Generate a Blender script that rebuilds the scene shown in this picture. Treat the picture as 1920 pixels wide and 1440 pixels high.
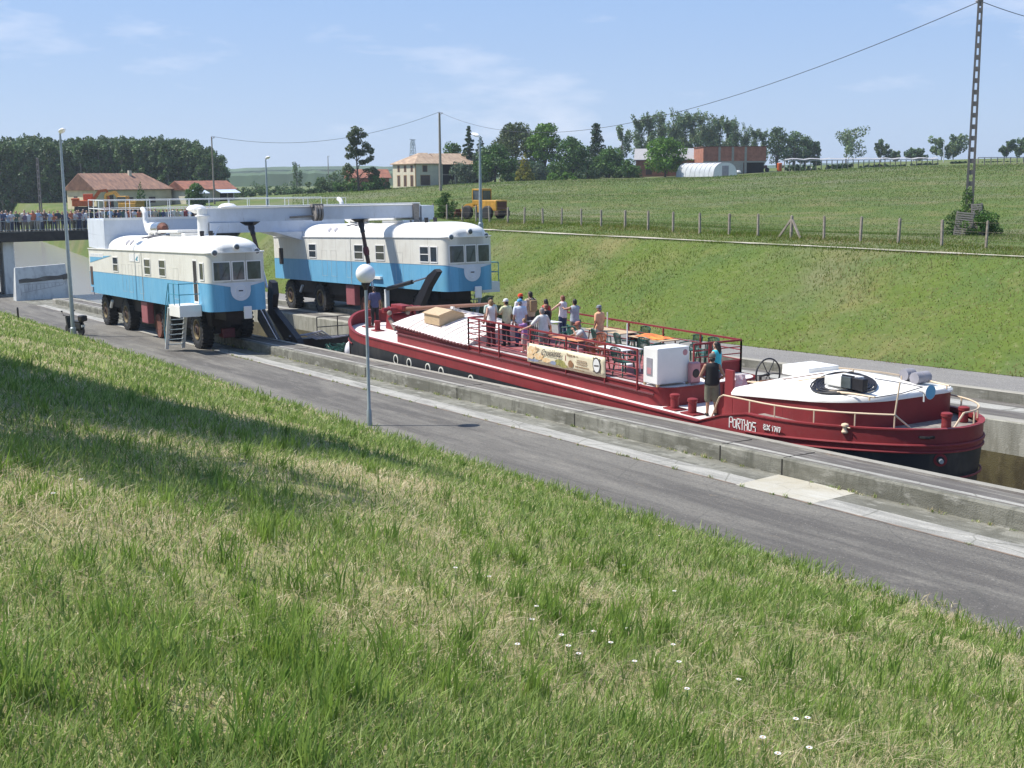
import bpy, bmesh, math, random
import numpy as np
from mathutils import Vector, Matrix, Euler
random.seed(7)
rng = np.random.default_rng(11)
R = math.radians
for _o in list(bpy.data.objects): bpy.data.objects.remove(_o)
C = bpy.context.scene
COL = C.collection

# ------------------------------------------------------------------ camera
# world: X runs along the canal slope (towards -X it falls 3.6 %), Y across it away from the camera, Z up; camera at the origin
F_PX = 2300.0
PITCH, ROLL, YAW = R(9.6), R(-0.4), R(31.3)
_fh = Vector((-math.cos(YAW), math.sin(YAW), 0)); _rt = Vector((math.sin(YAW), math.cos(YAW), 0)); _up = Vector((0, 0, 1))
_fw = _fh * math.cos(PITCH) - _up * math.sin(PITCH); _cu = _fh * math.sin(PITCH) + _up * math.cos(PITCH)
_cr = _rt * math.cos(ROLL) + _cu * math.sin(ROLL); _cuu = _cu * math.cos(ROLL) - _rt * math.sin(ROLL)
cam_d = bpy.data.cameras.new('camera'); cam = bpy.data.objects.new('camera', cam_d); COL.objects.link(cam)
cam_d.sensor_width = 36.0; cam_d.lens = 36.0 * F_PX / 1920.0
cam_d.clip_start = 0.1; cam_d.clip_end = 20000
cam.matrix_world = Matrix(((_cr.x, _cuu.x, -_fw.x, 0), (_cr.y, _cuu.y, -_fw.y, 0), (_cr.z, _cuu.z, -_fw.z, 0), (0, 0, 0, 1)))
C.camera = cam

def ray(x, y): return (_fw * F_PX + _cr * (x - 960) - _cuu * (y - 720)) / F_PX
def at(x, y, d): return ray(x, y) * d
def on_y(x, y, Y): r = ray(x, y); return r * (Y / r.y)
def on_x(x, y, X): r = ray(x, y); return r * (X / r.x)
def on_z(x, y, Z): r = ray(x, y); return r * (Z / r.z)
def proj(p): p = Vector(p); z = p.dot(_fw); return 960 + F_PX * p.dot(_cr) / z, 720 - F_PX * p.dot(_cuu) / z

# ------------------------------------------------------------------ world and sun
SUN_EL = R(56)
w = bpy.data.worlds.new('World'); C.world = w; w.use_nodes = True
nt = w.node_tree; nt.nodes.clear()
out = nt.nodes.new('ShaderNodeOutputWorld'); bg = nt.nodes.new('ShaderNodeBackground'); sky = nt.nodes.new('ShaderNodeTexSky')
sky.sky_type = 'NISHITA'; sky.sun_disc = False; sky.sun_elevation = SUN_EL; sky.sun_rotation = R(219.5)
sky.air_density = 1.0; sky.dust_density = 0.6; sky.ozone_density = 3.0; sky.altitude = 100
bg.inputs[1].default_value = 0.13
tc = nt.nodes.new('ShaderNodeTexCoord'); mp = nt.nodes.new('ShaderNodeMapping'); mp.inputs['Scale'].default_value = (2.2, 2.2, 9.0)
mp.inputs['Location'].default_value = (0.35, 0.2, 0.5)
nz = nt.nodes.new('ShaderNodeTexNoise'); nz.inputs['Scale'].default_value = 2.6; nz.inputs['Detail'].default_value = 5; nz.inputs['Roughness'].default_value = 0.6
cr = nt.nodes.new('ShaderNodeValToRGB'); cr.color_ramp.elements[0].position = 0.55; cr.color_ramp.elements[1].position = 0.80
cr.color_ramp.elements[0].color = (0, 0, 0, 1); cr.color_ramp.elements[1].color = (0.42, 0.42, 0.42, 1)
mx = nt.nodes.new('ShaderNodeMix'); mx.data_type = 'RGBA'; mx.inputs[7].default_value = (6.2, 6.1, 6.4, 1)
# hazy lower sky: the Nishita sky blended towards a pale lavender near the horizon
sx = nt.nodes.new('ShaderNodeSeparateXYZ'); hz1 = nt.nodes.new('ShaderNodeValToRGB')
hz1.color_ramp.elements[0].position = 0.0; hz1.color_ramp.elements[0].color = (2.55, 3.30, 4.55, 1); hz1.color_ramp.elements[1].position = 0.30; hz1.color_ramp.elements[1].color = (0.90, 1.95, 4.30, 1)
hf = nt.nodes.new('ShaderNodeMapRange'); hf.inputs[1].default_value = 0.10; hf.inputs[2].default_value = 0.8; hf.inputs[3].default_value = 0.88; hf.inputs[4].default_value = 0.15
hm = nt.nodes.new('ShaderNodeMix'); hm.data_type = 'RGBA'
nt.links.new(tc.outputs['Generated'], mp.inputs[0]); nt.links.new(mp.outputs[0], nz.inputs['Vector']); nt.links.new(nz.outputs[0], cr.inputs[0])
nt.links.new(cr.outputs[0], mx.inputs[0]); nt.links.new(tc.outputs['Generated'], sx.inputs[0]); nt.links.new(sx.outputs['Z'], hz1.inputs[0]); nt.links.new(sx.outputs['Z'], hf.inputs[0])
nt.links.new(hf.outputs[0], hm.inputs[0]); nt.links.new(sky.outputs[0], hm.inputs[6]); nt.links.new(hz1.outputs[0], hm.inputs[7]); nt.links.new(hm.outputs[2], mx.inputs[6])
nt.links.new(mx.outputs[2], bg.inputs[0]); nt.links.new(bg.outputs[0], out.inputs[0])
sd = bpy.data.lights.new('sun', 'SUN'); sd.energy = 4.6; sd.angle = R(0.55); sd.color = (1.0, 0.955, 0.88)
sun = bpy.data.objects.new('sun', sd); COL.objects.link(sun)
_az = R(50.6)
_sdir = Vector((math.cos(SUN_EL) * math.cos(_az), math.cos(SUN_EL) * math.sin(_az), -math.sin(SUN_EL)))
sun.rotation_euler = _sdir.to_track_quat('-Z', 'Y').to_euler(); sun.location = (-20, -30, 40)
C.view_settings.view_transform = 'Standard'; C.view_settings.look = 'None'; C.view_settings.gamma = 1
C.view_settings.exposure = 0.58
C.render.engine = 'CYCLES'
C.cycles.max_bounces = 6; C.cycles.transparent_max_bounces = 6; C.cycles.sample_clamp_indirect = 8

# ------------------------------------------------------------------ materials
MATS = {}
def mat(name, col, rough=0.6, metal=0.0, var=0.12, scale=3.0, bump=0.0, bscale=20.0, col2=None, transl=0.0, spec=None, stretch=(1, 1, 1), attr=False, detail=6.0, thr=(0.35, 0.65), coat=0.0):
    """Procedural principled material: base colour broken up by noise (towards col2 or darker), optional bump, optional vertex colour."""
    if name in MATS: return MATS[name]
    m = bpy.data.materials.new(name); m.use_nodes = True; t = m.node_tree; b = t.nodes['Principled BSDF']
    L = t.links.new
    b.inputs['Roughness'].default_value = rough; b.inputs['Metallic'].default_value = metal
    if spec is not None: b.inputs['Specular IOR Level'].default_value = spec
    if coat: b.inputs['Coat Weight'].default_value = coat; b.inputs['Coat Roughness'].default_value = 0.1
    geo = t.nodes.new('ShaderNodeTexCoord'); mpn = t.nodes.new('ShaderNodeMapping'); mpn.inputs['Scale'].default_value = stretch
    L(geo.outputs['Object'], mpn.inputs[0])
    n = t.nodes.new('ShaderNodeTexNoise'); n.inputs['Scale'].default_value = scale; n.inputs['Detail'].default_value = detail; n.inputs['Roughness'].default_value = 0.62
    L(mpn.outputs[0], n.inputs['Vector'])
    rp = t.nodes.new('ShaderNodeValToRGB'); rp.color_ramp.elements[0].position = thr[0]; rp.color_ramp.elements[1].position = thr[1]
    c2 = col2 if col2 else tuple(c * (1 - 2 * var) for c in col)
    rp.color_ramp.elements[0].color = (*c2, 1); rp.color_ramp.elements[1].color = (*col, 1)
    L(n.outputs[0], rp.inputs[0]); src = rp.outputs[0]
    if attr:
        a = t.nodes.new('ShaderNodeAttribute'); a.attribute_name = 'tint'
        mm = t.nodes.new('ShaderNodeMix'); mm.data_type = 'RGBA'; mm.blend_type = 'MULTIPLY'; mm.inputs[0].default_value = 1
        L(src, mm.inputs[6]); L(a.outputs['Color'], mm.inputs[7]); src = mm.outputs[2]
    L(src, b.inputs['Base Color'])
    if bump:
        n2 = t.nodes.new('ShaderNodeTexNoise'); n2.inputs['Scale'].default_value = bscale; n2.inputs['Detail'].default_value = 5
        bp = t.nodes.new('ShaderNodeBump'); bp.inputs['Strength'].default_value = bump; bp.inputs['Distance'].default_value = 0.03
        L(mpn.outputs[0], n2.inputs['Vector']); L(n2.outputs[0], bp.inputs['Height']); L(bp.outputs[0], b.inputs['Normal'])
    if transl:
        tr = t.nodes.new('ShaderNodeBsdfTranslucent'); ms = t.nodes.new('ShaderNodeMixShader'); ms.inputs[0].default_value = transl
        L(src, tr.inputs[0]); L(b.outputs[0], ms.inputs[1]); L(tr.outputs[0], ms.inputs[2]); L(ms.outputs[0], t.nodes['Material Output'].inputs[0])
    MATS[name] = m
    return m

def layered(name, base, layers, rough=0.85, bump=0.3, bscale=30.0, coords='Object'):
    """base colour plus noise layers: (colour, scale, lo, hi, stretch, strength)"""
    if name in MATS: return MATS[name]
    m = bpy.data.materials.new(name); m.use_nodes = True; t = m.node_tree; b = t.nodes['Principled BSDF']; L = t.links.new
    b.inputs['Roughness'].default_value = rough; b.inputs['Specular IOR Level'].default_value = 0.25
    tcn = t.nodes.new('ShaderNodeTexCoord'); src = None
    for i, (c, sc, lo, hi, st, k) in enumerate(layers):
        mpn = t.nodes.new('ShaderNodeMapping'); mpn.inputs['Scale'].default_value = st; mpn.inputs['Location'].default_value = (i * 7.3, i * 3.1, i * 1.7)
        L(tcn.outputs[coords], mpn.inputs[0])
        n = t.nodes.new('ShaderNodeTexNoise'); n.inputs['Scale'].default_value = sc; n.inputs['Detail'].default_value = 7; n.inputs['Roughness'].default_value = 0.65
        L(mpn.outputs[0], n.inputs['Vector'])
        mr = t.nodes.new('ShaderNodeMapRange'); mr.inputs[1].default_value = lo; mr.inputs[2].default_value = hi; mr.inputs[3].default_value = 0; mr.inputs[4].default_value = k
        L(n.outputs[0], mr.inputs[0])
        mm = t.nodes.new('ShaderNodeMix'); mm.data_type = 'RGBA'; mm.inputs[7].default_value = (*c, 1)
        if src is None: mm.inputs[6].default_value = (*base, 1)
        else: L(src, mm.inputs[6])
        L(mr.outputs[0], mm.inputs[0]); src = mm.outputs[2]
    L(src, b.inputs['Base Color'])
    if bump:
        n2 = t.nodes.new('ShaderNodeTexNoise'); n2.inputs['Scale'].default_value = bscale; n2.inputs['Detail'].default_value = 6
        bp = t.nodes.new('ShaderNodeBump'); bp.inputs['Strength'].default_value = bump; bp.inputs['Distance'].default_value = 0.03
        L(tcn.outputs[coords], n2.inputs['Vector']); L(n2.outputs[0], bp.inputs['Height']); L(bp.outputs[0], b.inputs['Normal'])
    MATS[name] = m
    return m

def M(name):
    return MATS[name]
mat('white_paint', (0.80, 0.79, 0.76), 0.35, var=0.05, scale=1.2)
mat('dark_red', (0.14, 0.02, 0.025), 0.5, var=0.15)
mat('terrace_floor', (0.36, 0.12, 0.12), 0.7, var=0.2, scale=5)
mat('black_steel', (0.016, 0.015, 0.02), 0.5, var=0.2)
mat('rubber', (0.030, 0.030, 0.032), 0.8, var=0.2, scale=8, bump=0.2)
mat('rim_yellow', (0.26, 0.20, 0.10), 0.6, var=0.25, scale=5)
mat('chassis', (0.022, 0.014, 0.015), 0.7, var=0.3)
mat('rust', (0.20, 0.075, 0.05), 0.8, var=0.25, scale=12)
mat('pale_red', (0.32, 0.10, 0.11), 0.6, var=0.1)
mat('glass', (0.03, 0.04, 0.05), 0.08, var=0.1, spec=0.7)
mat('cab_glass', (0.10, 0.12, 0.14), 0.06, var=0.3, scale=1.2, spec=0.8)
mat('chrome', (0.6, 0.6, 0.6), 0.25, metal=1, var=0.1)
mat('galvanised', (0.33, 0.38, 0.40), 0.5, metal=0.3, var=0.08, scale=6)
mat('teal_paint', (0.04, 0.26, 0.36), 0.45, var=0.1)
mat('wood_light', (0.55, 0.40, 0.24), 0.6, var=0.12, scale=4, stretch=(1, 8, 8))
mat('wood_brown', (0.20, 0.09, 0.05), 0.55, var=0.2, scale=4, stretch=(8, 1, 8))
mat('wood_grey', (0.30, 0.27, 0.24), 0.85, var=0.25, scale=6, stretch=(1, 1, 8))
mat('cardboard', (0.22, 0.18, 0.15), 0.8, var=0.06)
mat('plastic_green', (0.02, 0.10, 0.075), 0.4, var=0.1)
mat('plastic_white', (0.75, 0.75, 0.73), 0.35, var=0.04)
mat('plastic_grey', (0.30, 0.29, 0.32), 0.7, var=0.1)
mat('pinkish', (0.50, 0.24, 0.26), 0.5, var=0.05)
mat('cream_metal', (0.70, 0.55, 0.38), 0.45, var=0.06)
mat('globe_white', (0.82, 0.82, 0.84), 0.3, var=0.02)
mat('cloth_white', (0.72, 0.72, 0.70), 0.9, var=0.05)
mat('banner_cream', (0.70, 0.65, 0.46), 0.6, var=0.10, scale=3, col2=(0.62, 0.53, 0.38))
mat('skin', (0.50, 0.29, 0.20), 0.6, var=0.06)
mat('skin_tan', (0.36, 0.19, 0.12), 0.6, var=0.06)
mat('hair_dark', (0.018, 0.014, 0.013), 0.6, var=0.3)
mat('hair_blond', (0.32, 0.19, 0.08), 0.6, var=0.2)
mat('hair_grey', (0.25, 0.23, 0.22), 0.6, var=0.2)
mat('hair_red', (0.25, 0.08, 0.04), 0.6, var=0.2)
mat('orange_machine', (0.62, 0.12, 0.02), 0.5, var=0.15, scale=4)
mat('yellow_machine', (0.60, 0.31, 0.04), 0.5, var=0.18, scale=3)
mat('stucco', (0.66, 0.56, 0.36), 0.9, var=0.12, scale=.7)
mat('stucco_pale', (0.60, 0.55, 0.42), 0.9, var=0.08, scale=1.5)
mat('quoin', (0.42, 0.26, 0.14), 0.9, var=0.1)
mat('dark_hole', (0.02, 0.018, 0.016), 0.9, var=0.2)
mat('shutter', (0.09, 0.05, 0.035), 0.7, var=0.2)
mat('brick', (0.40, 0.165, 0.105), 0.9, var=0.18, scale=1.2)
mat('roof_sheet', (0.36, 0.35, 0.345), 0.6, var=0.07)
mat('awning', (0.55, 0.62, 0.72), 0.5, var=0.05)
mat('plastic_film', (0.62, 0.64, 0.66), 0.3, var=0.12, scale=0.8)
mat('wood_post', (0.34, 0.29, 0.24), 0.9, var=0.2, scale=6)
mat('bark', (0.10, 0.08, 0.06), 0.95, var=0.3, scale=6)
mat('bark_pale', (0.26, 0.24, 0.20), 0.9, var=0.25, scale=6)
mat('cable', (0.05, 0.05, 0.06), 0.6, var=0.1)
for nm, c in dict(leaf_forest=(0.105, 0.180, 0.072), leaf_poplar=(0.165, 0.245, 0.125), leaf_bright=(0.115, 0.240, 0.030), leaf_dark=(0.060, 0.115, 0.050), leaf_pine=(0.110, 0.155, 0.060), leaf_conifer=(0.105, 0.160, 0.105), leaf_yellow=(0.30, 0.30, 0.05), leaf_mid=(0.085, 0.180, 0.040)).items():
    mat(nm, c, 0.55, var=0.16, scale=0.6, transl=0.25, attr=True, spec=0.3)
mat('grass_blade', (1, 1, 1), 0.5, var=0.0, transl=0.42, attr=True, spec=0.35); mat('grass_far', (1, 1, 1), 0.7, var=0.0, transl=0.5, attr=True, spec=0.1)
mat('tile_roof', (0.36, 0.20, 0.13), 0.9, scale=1.3, col2=(0.17, 0.10, 0.075), bump=0.6, bscale=8, stretch=(1.5, .5, .5))
mat('tile_roof_pale', (0.46, 0.34, 0.23), 0.9, scale=1.2, col2=(0.26, 0.18, 0.13), bump=0.6, bscale=8, stretch=(1.5, .5, .5))
mat('tile_roof_red', (0.36, 0.14, 0.085), 0.9, scale=1.2, col2=(0.19, 0.085, 0.06), bump=0.5, bscale=8)

layered('roof_white', (0.80, 0.785, 0.745), [((0.66, 0.64, 0.58), 1.2, 0.50, 0.68, (1, 1, 1), 0.55), ((0.45, 0.42, 0.36), 7, 0.62, 0.74, (1.5, .5, 1), 0.45)], rough=0.35, bump=0.06, bscale=3)
layered('grey_paint', (0.60, 0.64, 0.70), [((0.46, 0.49, 0.53), 0.9, 0.46, 0.64, (1, 1, 0.5), 0.6), ((0.30, 0.27, 0.24), 5, 0.62, 0.72, (2, 2, 0.25), 0.5)], rough=0.4, bump=0.05, bscale=3)
layered('cream_paint', (0.66, 0.645, 0.575), [((0.54, 0.51, 0.44), 0.8, 0.45, 0.65, (1, 1, 1), 0.5), ((0.36, 0.31, 0.23), 3.0, 0.57, 0.72, (2.2, 2.2, 0.16), 0.55), ((0.16, 0.09, 0.05), 11, 0.70, 0.76, (1, 1, 1), 0.7)], rough=0.48, bump=0.14, bscale=1.8)
layered('blue_paint', (0.13, 0.37, 0.56), [((0.19, 0.43, 0.59), 0.9, 0.45, 0.65, (1, 1, 1), 0.5), ((0.06, 0.22, 0.36), 2.8, 0.55, 0.72, (2.4, 2.4, 0.16), 0.65), ((0.40, 0.55, 0.62), 4.0, 0.62, 0.74, (2.4, 2.4, 0.3), 0.35), ((0.14, 0.07, 0.04), 12, 0.69, 0.76, (1, 1, 1), 0.7)], rough=0.45, bump=0.14, bscale=1.8)
layered('red_paint', (0.220, 0.030, 0.034), [((0.155, 0.024, 0.027), 0.8, 0.45, 0.65, (1, 1, 1), 0.6), ((0.30, 0.095, 0.085), 2.6, 0.58, 0.74, (1.2, 1.2, 0.5), 0.45), ((0.13, 0.035, 0.02), 9, 0.63, 0.74, (1, 1, 0.3), 0.5)], rough=0.52, bump=0.14, bscale=1.6)
layered('deck_white', (0.74, 0.68, 0.65), [((0.55, 0.47, 0.43), 1.4, 0.48, 0.66, (1, 1, 1), 0.6), ((0.38, 0.22, 0.18), 6, 0.62, 0.74, (1, 1, 1), 0.5)], rough=0.6, bump=0.05)
layered('black_hull', (0.024, 0.026, 0.030), [((0.07, 0.065, 0.06), 1.8, 0.50, 0.70, (1, 1, 0.4), 0.7), ((0.15, 0.09, 0.06), 6, 0.66, 0.76, (1, 1, 0.3), 0.5)], rough=0.5, bump=0.08, bscale=4)
layered('asphalt', (0.168, 0.158, 0.138), [((0.095, 0.088, 0.080), 0.5, 0.43, 0.58, (0.12, 2.2, 1), 0.9), ((0.23, 0.215, 0.185), 1.3, 0.50, 0.68, (0.3, 1.2, 1), 0.7), ((0.06, 0.06, 0.06), 16, 0.48, 0.68, (1, 1, 1), 0.6), ((0.36, 0.34, 0.30), 20, 0.60, 0.70, (1, 1, 1), 0.6), ((0.26, 0.21, 0.14), 3.5, 0.64, 0.74, (.4, 1, 1), 0.5)], bump=0.5, bscale=30)
layered('concrete_bright', (0.37, 0.36, 0.325), [((0.22, 0.215, 0.195), 1.8, 0.42, 0.62, (0.25, 1.8, 1), 0.85), ((0.20, 0.20, 0.19), 14, 0.52, 0.7, (1, 1, 1), 0.6), ((0.56, 0.55, 0.50), 9, 0.58, 0.7, (1, 1, 1), 0.5)], bump=0.4)
layered('concrete_dull', (0.225, 0.22, 0.185), [((0.10, 0.10, 0.08), 2.0, 0.50, 0.62, (1.6, 1.0, 0.35), 0.75), ((0.115, 0.112, 0.09), 1.4, 0.42, 0.60, (0.35, 1.3, 1.3), 0.85), ((0.40, 0.39, 0.35), 4, 0.55, 0.7, (0.4, 1, 1), 0.6), ((0.12, 0.12, 0.11), 18, 0.55, 0.72, (1, 1, 1), 0.6)], bump=0.5)
layered('concrete_dark', (0.125, 0.117, 0.105), [((0.25, 0.235, 0.20), 2.0, 0.50, 0.62, (0.10, 7.0, 1), 0.8), ((0.055, 0.05, 0.045), 2.4, 0.52, 0.66, (0.12, 9.0, 1), 0.8), ((0.10, 0.09, 0.085), 1.6, 0.42, 0.62, (0.3, 2.5, 1), 0.8), ((0.30, 0.285, 0.26), 3, 0.54, 0.7, (0.25, 2.5, 1), 0.7), ((0.26, 0.15, 0.10), 2.2, 0.64, 0.74, (0.3, 2, 1), 0.5)], bump=0.5)
layered('concrete_ledge', (0.31, 0.295, 0.255), [((0.24, 0.23, 0.20), 5, 0.45, 0.65, (0.6, 2, 1), 0.7), ((0.44, 0.42, 0.37), 3, 0.55, 0.7, (0.4, 1, 1), 0.5)], bump=0.5)
layered('concrete_wall', (0.34, 0.335, 0.285), [((0.20, 0.195, 0.16), 1.2, 0.42, 0.62, (1.6, 1, 0.35), 0.8), ((0.13, 0.12, 0.085), 3, 0.52, 0.7, (1.5, 1, 0.3), 0.6), ((0.46, 0.45, 0.40), 5, 0.58, 0.72, (1, 1, 1), 0.6)], bump=0.4)
layered('concrete_wet', (0.11, 0.095, 0.05), [((0.06, 0.05, 0.03), 1.5, 0.42, 0.6, (1, 1, 0.7), 0.9), ((0.17, 0.14, 0.09), 4, 0.56, 0.7, (1, 1, 0.5), 0.7)], rough=0.5, bump=0.4)
layered('concrete_pale', (0.60, 0.62, 0.62), [((0.36, 0.37, 0.38), 2.0, 0.45, 0.65, (1, 1, 0.4), 0.7)], bump=0.2)
layered('patch_pale', (0.42, 0.40, 0.34), [((0.38, 0.35, 0.27), 1.3, 0.45, 0.62, (1, 1, 1), 0.8), ((0.50, 0.50, 0.46), 1.0, 0.52, 0.66, (0.5, 2, 1), 0.7), ((0.25, 0.24, 0.22), 20, 0.6, 0.72, (1, 1, 1), 0.6)], bump=0.3)
layered('gravel', (0.23, 0.22, 0.205), [((0.18, 0.17, 0.165), 1.0, 0.4, 0.62, (0.4, 1.2, 1), 0.7), ((0.42, 0.41, 0.38), 22, 0.52, 0.66, (1, 1, 1), 0.7), ((0.10, 0.095, 0.09), 30, 0.52, 0.66, (1, 1, 1), 0.7)], bump=0.8, bscale=40)
layered('turf_near', (0.33, 0.29, 0.15), [((0.22, 0.24, 0.08), 0.35, 0.42, 0.6, (1, 1, 1), 0.8), ((0.32, 0.27, 0.16), 3.0, 0.5, 0.7, (1, 1, 1), 0.6), ((0.06, 0.06, 0.03), 9.0, 0.5, 0.7, (1, 1, 1), 0.7)], rough=0.95, bump=0.8, bscale=12)
layered('turf_field', (0.090, 0.128, 0.022), [((0.20, 0.17, 0.075), 0.16, 0.47, 0.66, (1, 1, 0.2), 0.75), ((0.070, 0.115, 0.028), 0.35, 0.45, 0.65, (1, 1, 0.3), 0.75), ((0.15, 0.15, 0.09), 0.05, 0.5, 0.65, (1, 1, 1), 0.7), ((0.06, 0.085, 0.025), 2.5, 0.5, 0.72, (1, 1, 1), 0.6), ((0.24, 0.23, 0.12), 4.0, 0.56, 0.72, (1, 1, 1), 0.5)], rough=0.95, bump=0.9, bscale=3.0)
layered('turf_far', (0.075, 0.125, 0.040), [((0.12, 0.15, 0.055), 0.02, 0.45, 0.6, (0.3, 1, 1), 0.8), ((0.05, 0.09, 0.035), 0.05, 0.5, 0.65, (0.3, 1, 1), 0.7)], rough=0.95, bump=0.4, bscale=1.0)
layered('path_sand', (0.46, 0.42, 0.34), [((0.17, 0.19, 0.08), 0.9, 0.5, 0.6, (0.5, 1, 1), 0.9), ((0.30, 0.27, 0.2), 5, 0.5, 0.65, (1, 1, 1), 0.6)], bump=0.3)

def cracks(name, scale, width, col, k=.7):
    m = MATS[name]; t = m.node_tree; b = t.nodes['Principled BSDF']; L = t.links.new; src = b.inputs['Base Color'].links[0].from_socket
    tcn = t.nodes.new('ShaderNodeTexCoord'); n = t.nodes.new('ShaderNodeTexNoise'); n.inputs['Scale'].default_value = scale * 4; n.inputs['Detail'].default_value = 4; L(tcn.outputs['Object'], n.inputs['Vector'])
    vm = t.nodes.new('ShaderNodeMix'); vm.data_type = 'RGBA'; vm.inputs[0].default_value = .12; L(tcn.outputs['Object'], vm.inputs[6]); L(n.outputs['Color'], vm.inputs[7])
    vo = t.nodes.new('ShaderNodeTexVoronoi'); vo.feature = 'DISTANCE_TO_EDGE'; vo.inputs['Scale'].default_value = scale; L(vm.outputs[2], vo.inputs['Vector'])
    mr = t.nodes.new('ShaderNodeMapRange'); mr.inputs[1].default_value = 0; mr.inputs[2].default_value = width; mr.inputs[3].default_value = k; mr.inputs[4].default_value = 0; L(vo.outputs[0], mr.inputs[0])
    mm = t.nodes.new('ShaderNodeMix'); mm.data_type = 'RGBA'; mm.inputs[7].default_value = (*col, 1); L(mr.outputs[0], mm.inputs[0]); L(src, mm.inputs[6]); L(mm.outputs[2], b.inputs['Base Color'])
def seams(name, period, width, k, col):
    """plate joints: thin darker lines every `period` metres along the object"""
    m = MATS[name]; t = m.node_tree; b = t.nodes['Principled BSDF']; L = t.links.new; src = b.inputs['Base Color'].links[0].from_socket
    tcn = t.nodes.new('ShaderNodeTexCoord'); sp = t.nodes.new('ShaderNodeSeparateXYZ'); L(tcn.outputs['Object'], sp.inputs[0])
    a = t.nodes.new('ShaderNodeMath'); a.operation = 'PINGPONG'; a.inputs[1].default_value = period / 2; L(sp.outputs['X'], a.inputs[0])
    mr = t.nodes.new('ShaderNodeMapRange'); mr.inputs[1].default_value = 0; mr.inputs[2].default_value = width; mr.inputs[3].default_value = k; mr.inputs[4].default_value = 0; L(a.outputs[0], mr.inputs[0])
    mm = t.nodes.new('ShaderNodeMix'); mm.data_type = 'RGBA'; mm.inputs[7].default_value = (*col, 1); L(mr.outputs[0], mm.inputs[0]); L(src, mm.inputs[6]); L(mm.outputs[2], b.inputs['Base Color'])
seams('cream_paint', 1.93, .022, .6, (.30, .28, .23)); seams('blue_paint', 1.93, .022, .6, (.05, .17, .28)); seams('roof_white', 3.1, .02, .45, (.40, .38, .34)); seams('red_paint', 2.37, .022, .55, (.09, .012, .014))
cracks('asphalt', .28, .006, (.06, .06, .055), .35); cracks('concrete_bright', .5, .012, (.10, .10, .08), .6); cracks('patch_pale', .8, .008, (.15, .14, .12), .5)
def water_mat():
    m = bpy.data.materials.new('canal_water'); m.use_nodes = True; t = m.node_tree; b = t.nodes['Principled BSDF']; L = t.links.new
    b.inputs['Base Color'].default_value = (0.23, 0.22, 0.19, 1); b.inputs['Roughness'].default_value = 0.22; b.inputs['IOR'].default_value = 1.33
    tcn = t.nodes.new('ShaderNodeTexCoord'); n = t.nodes.new('ShaderNodeTexNoise'); n.inputs['Scale'].default_value = 1.6; n.inputs['Detail'].default_value = 4
    bp = t.nodes.new('ShaderNodeBump'); bp.inputs['Strength'].default_value = 0.25; bp.inputs['Distance'].default_value = 0.05
    L(tcn.outputs['Object'], n.inputs['Vector']); L(n.outputs[0], bp.inputs['Height']); L(bp.outputs[0], b.inputs['Normal'])
    MATS['canal_water'] = m
water_mat()

# ------------------------------------------------------------------ mesh helpers
def tag(o, label=None, cat=None, group=None, kind=None):
    if label: o['label'] = label
    if cat: o['category'] = cat
    if group: o['group'] = group
    if kind: o['kind'] = kind
    return o
def empty(name, loc=(0, 0, 0), rz=0.0, label=None, cat=None, group=None, parent=None):
    o = bpy.data.objects.new(name, None); COL.objects.link(o); o.empty_display_size = 0.2
    o.location = loc; o.rotation_euler = (0, 0, rz)
    if parent: o.parent = parent
    return tag(o, label, cat, group)

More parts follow.
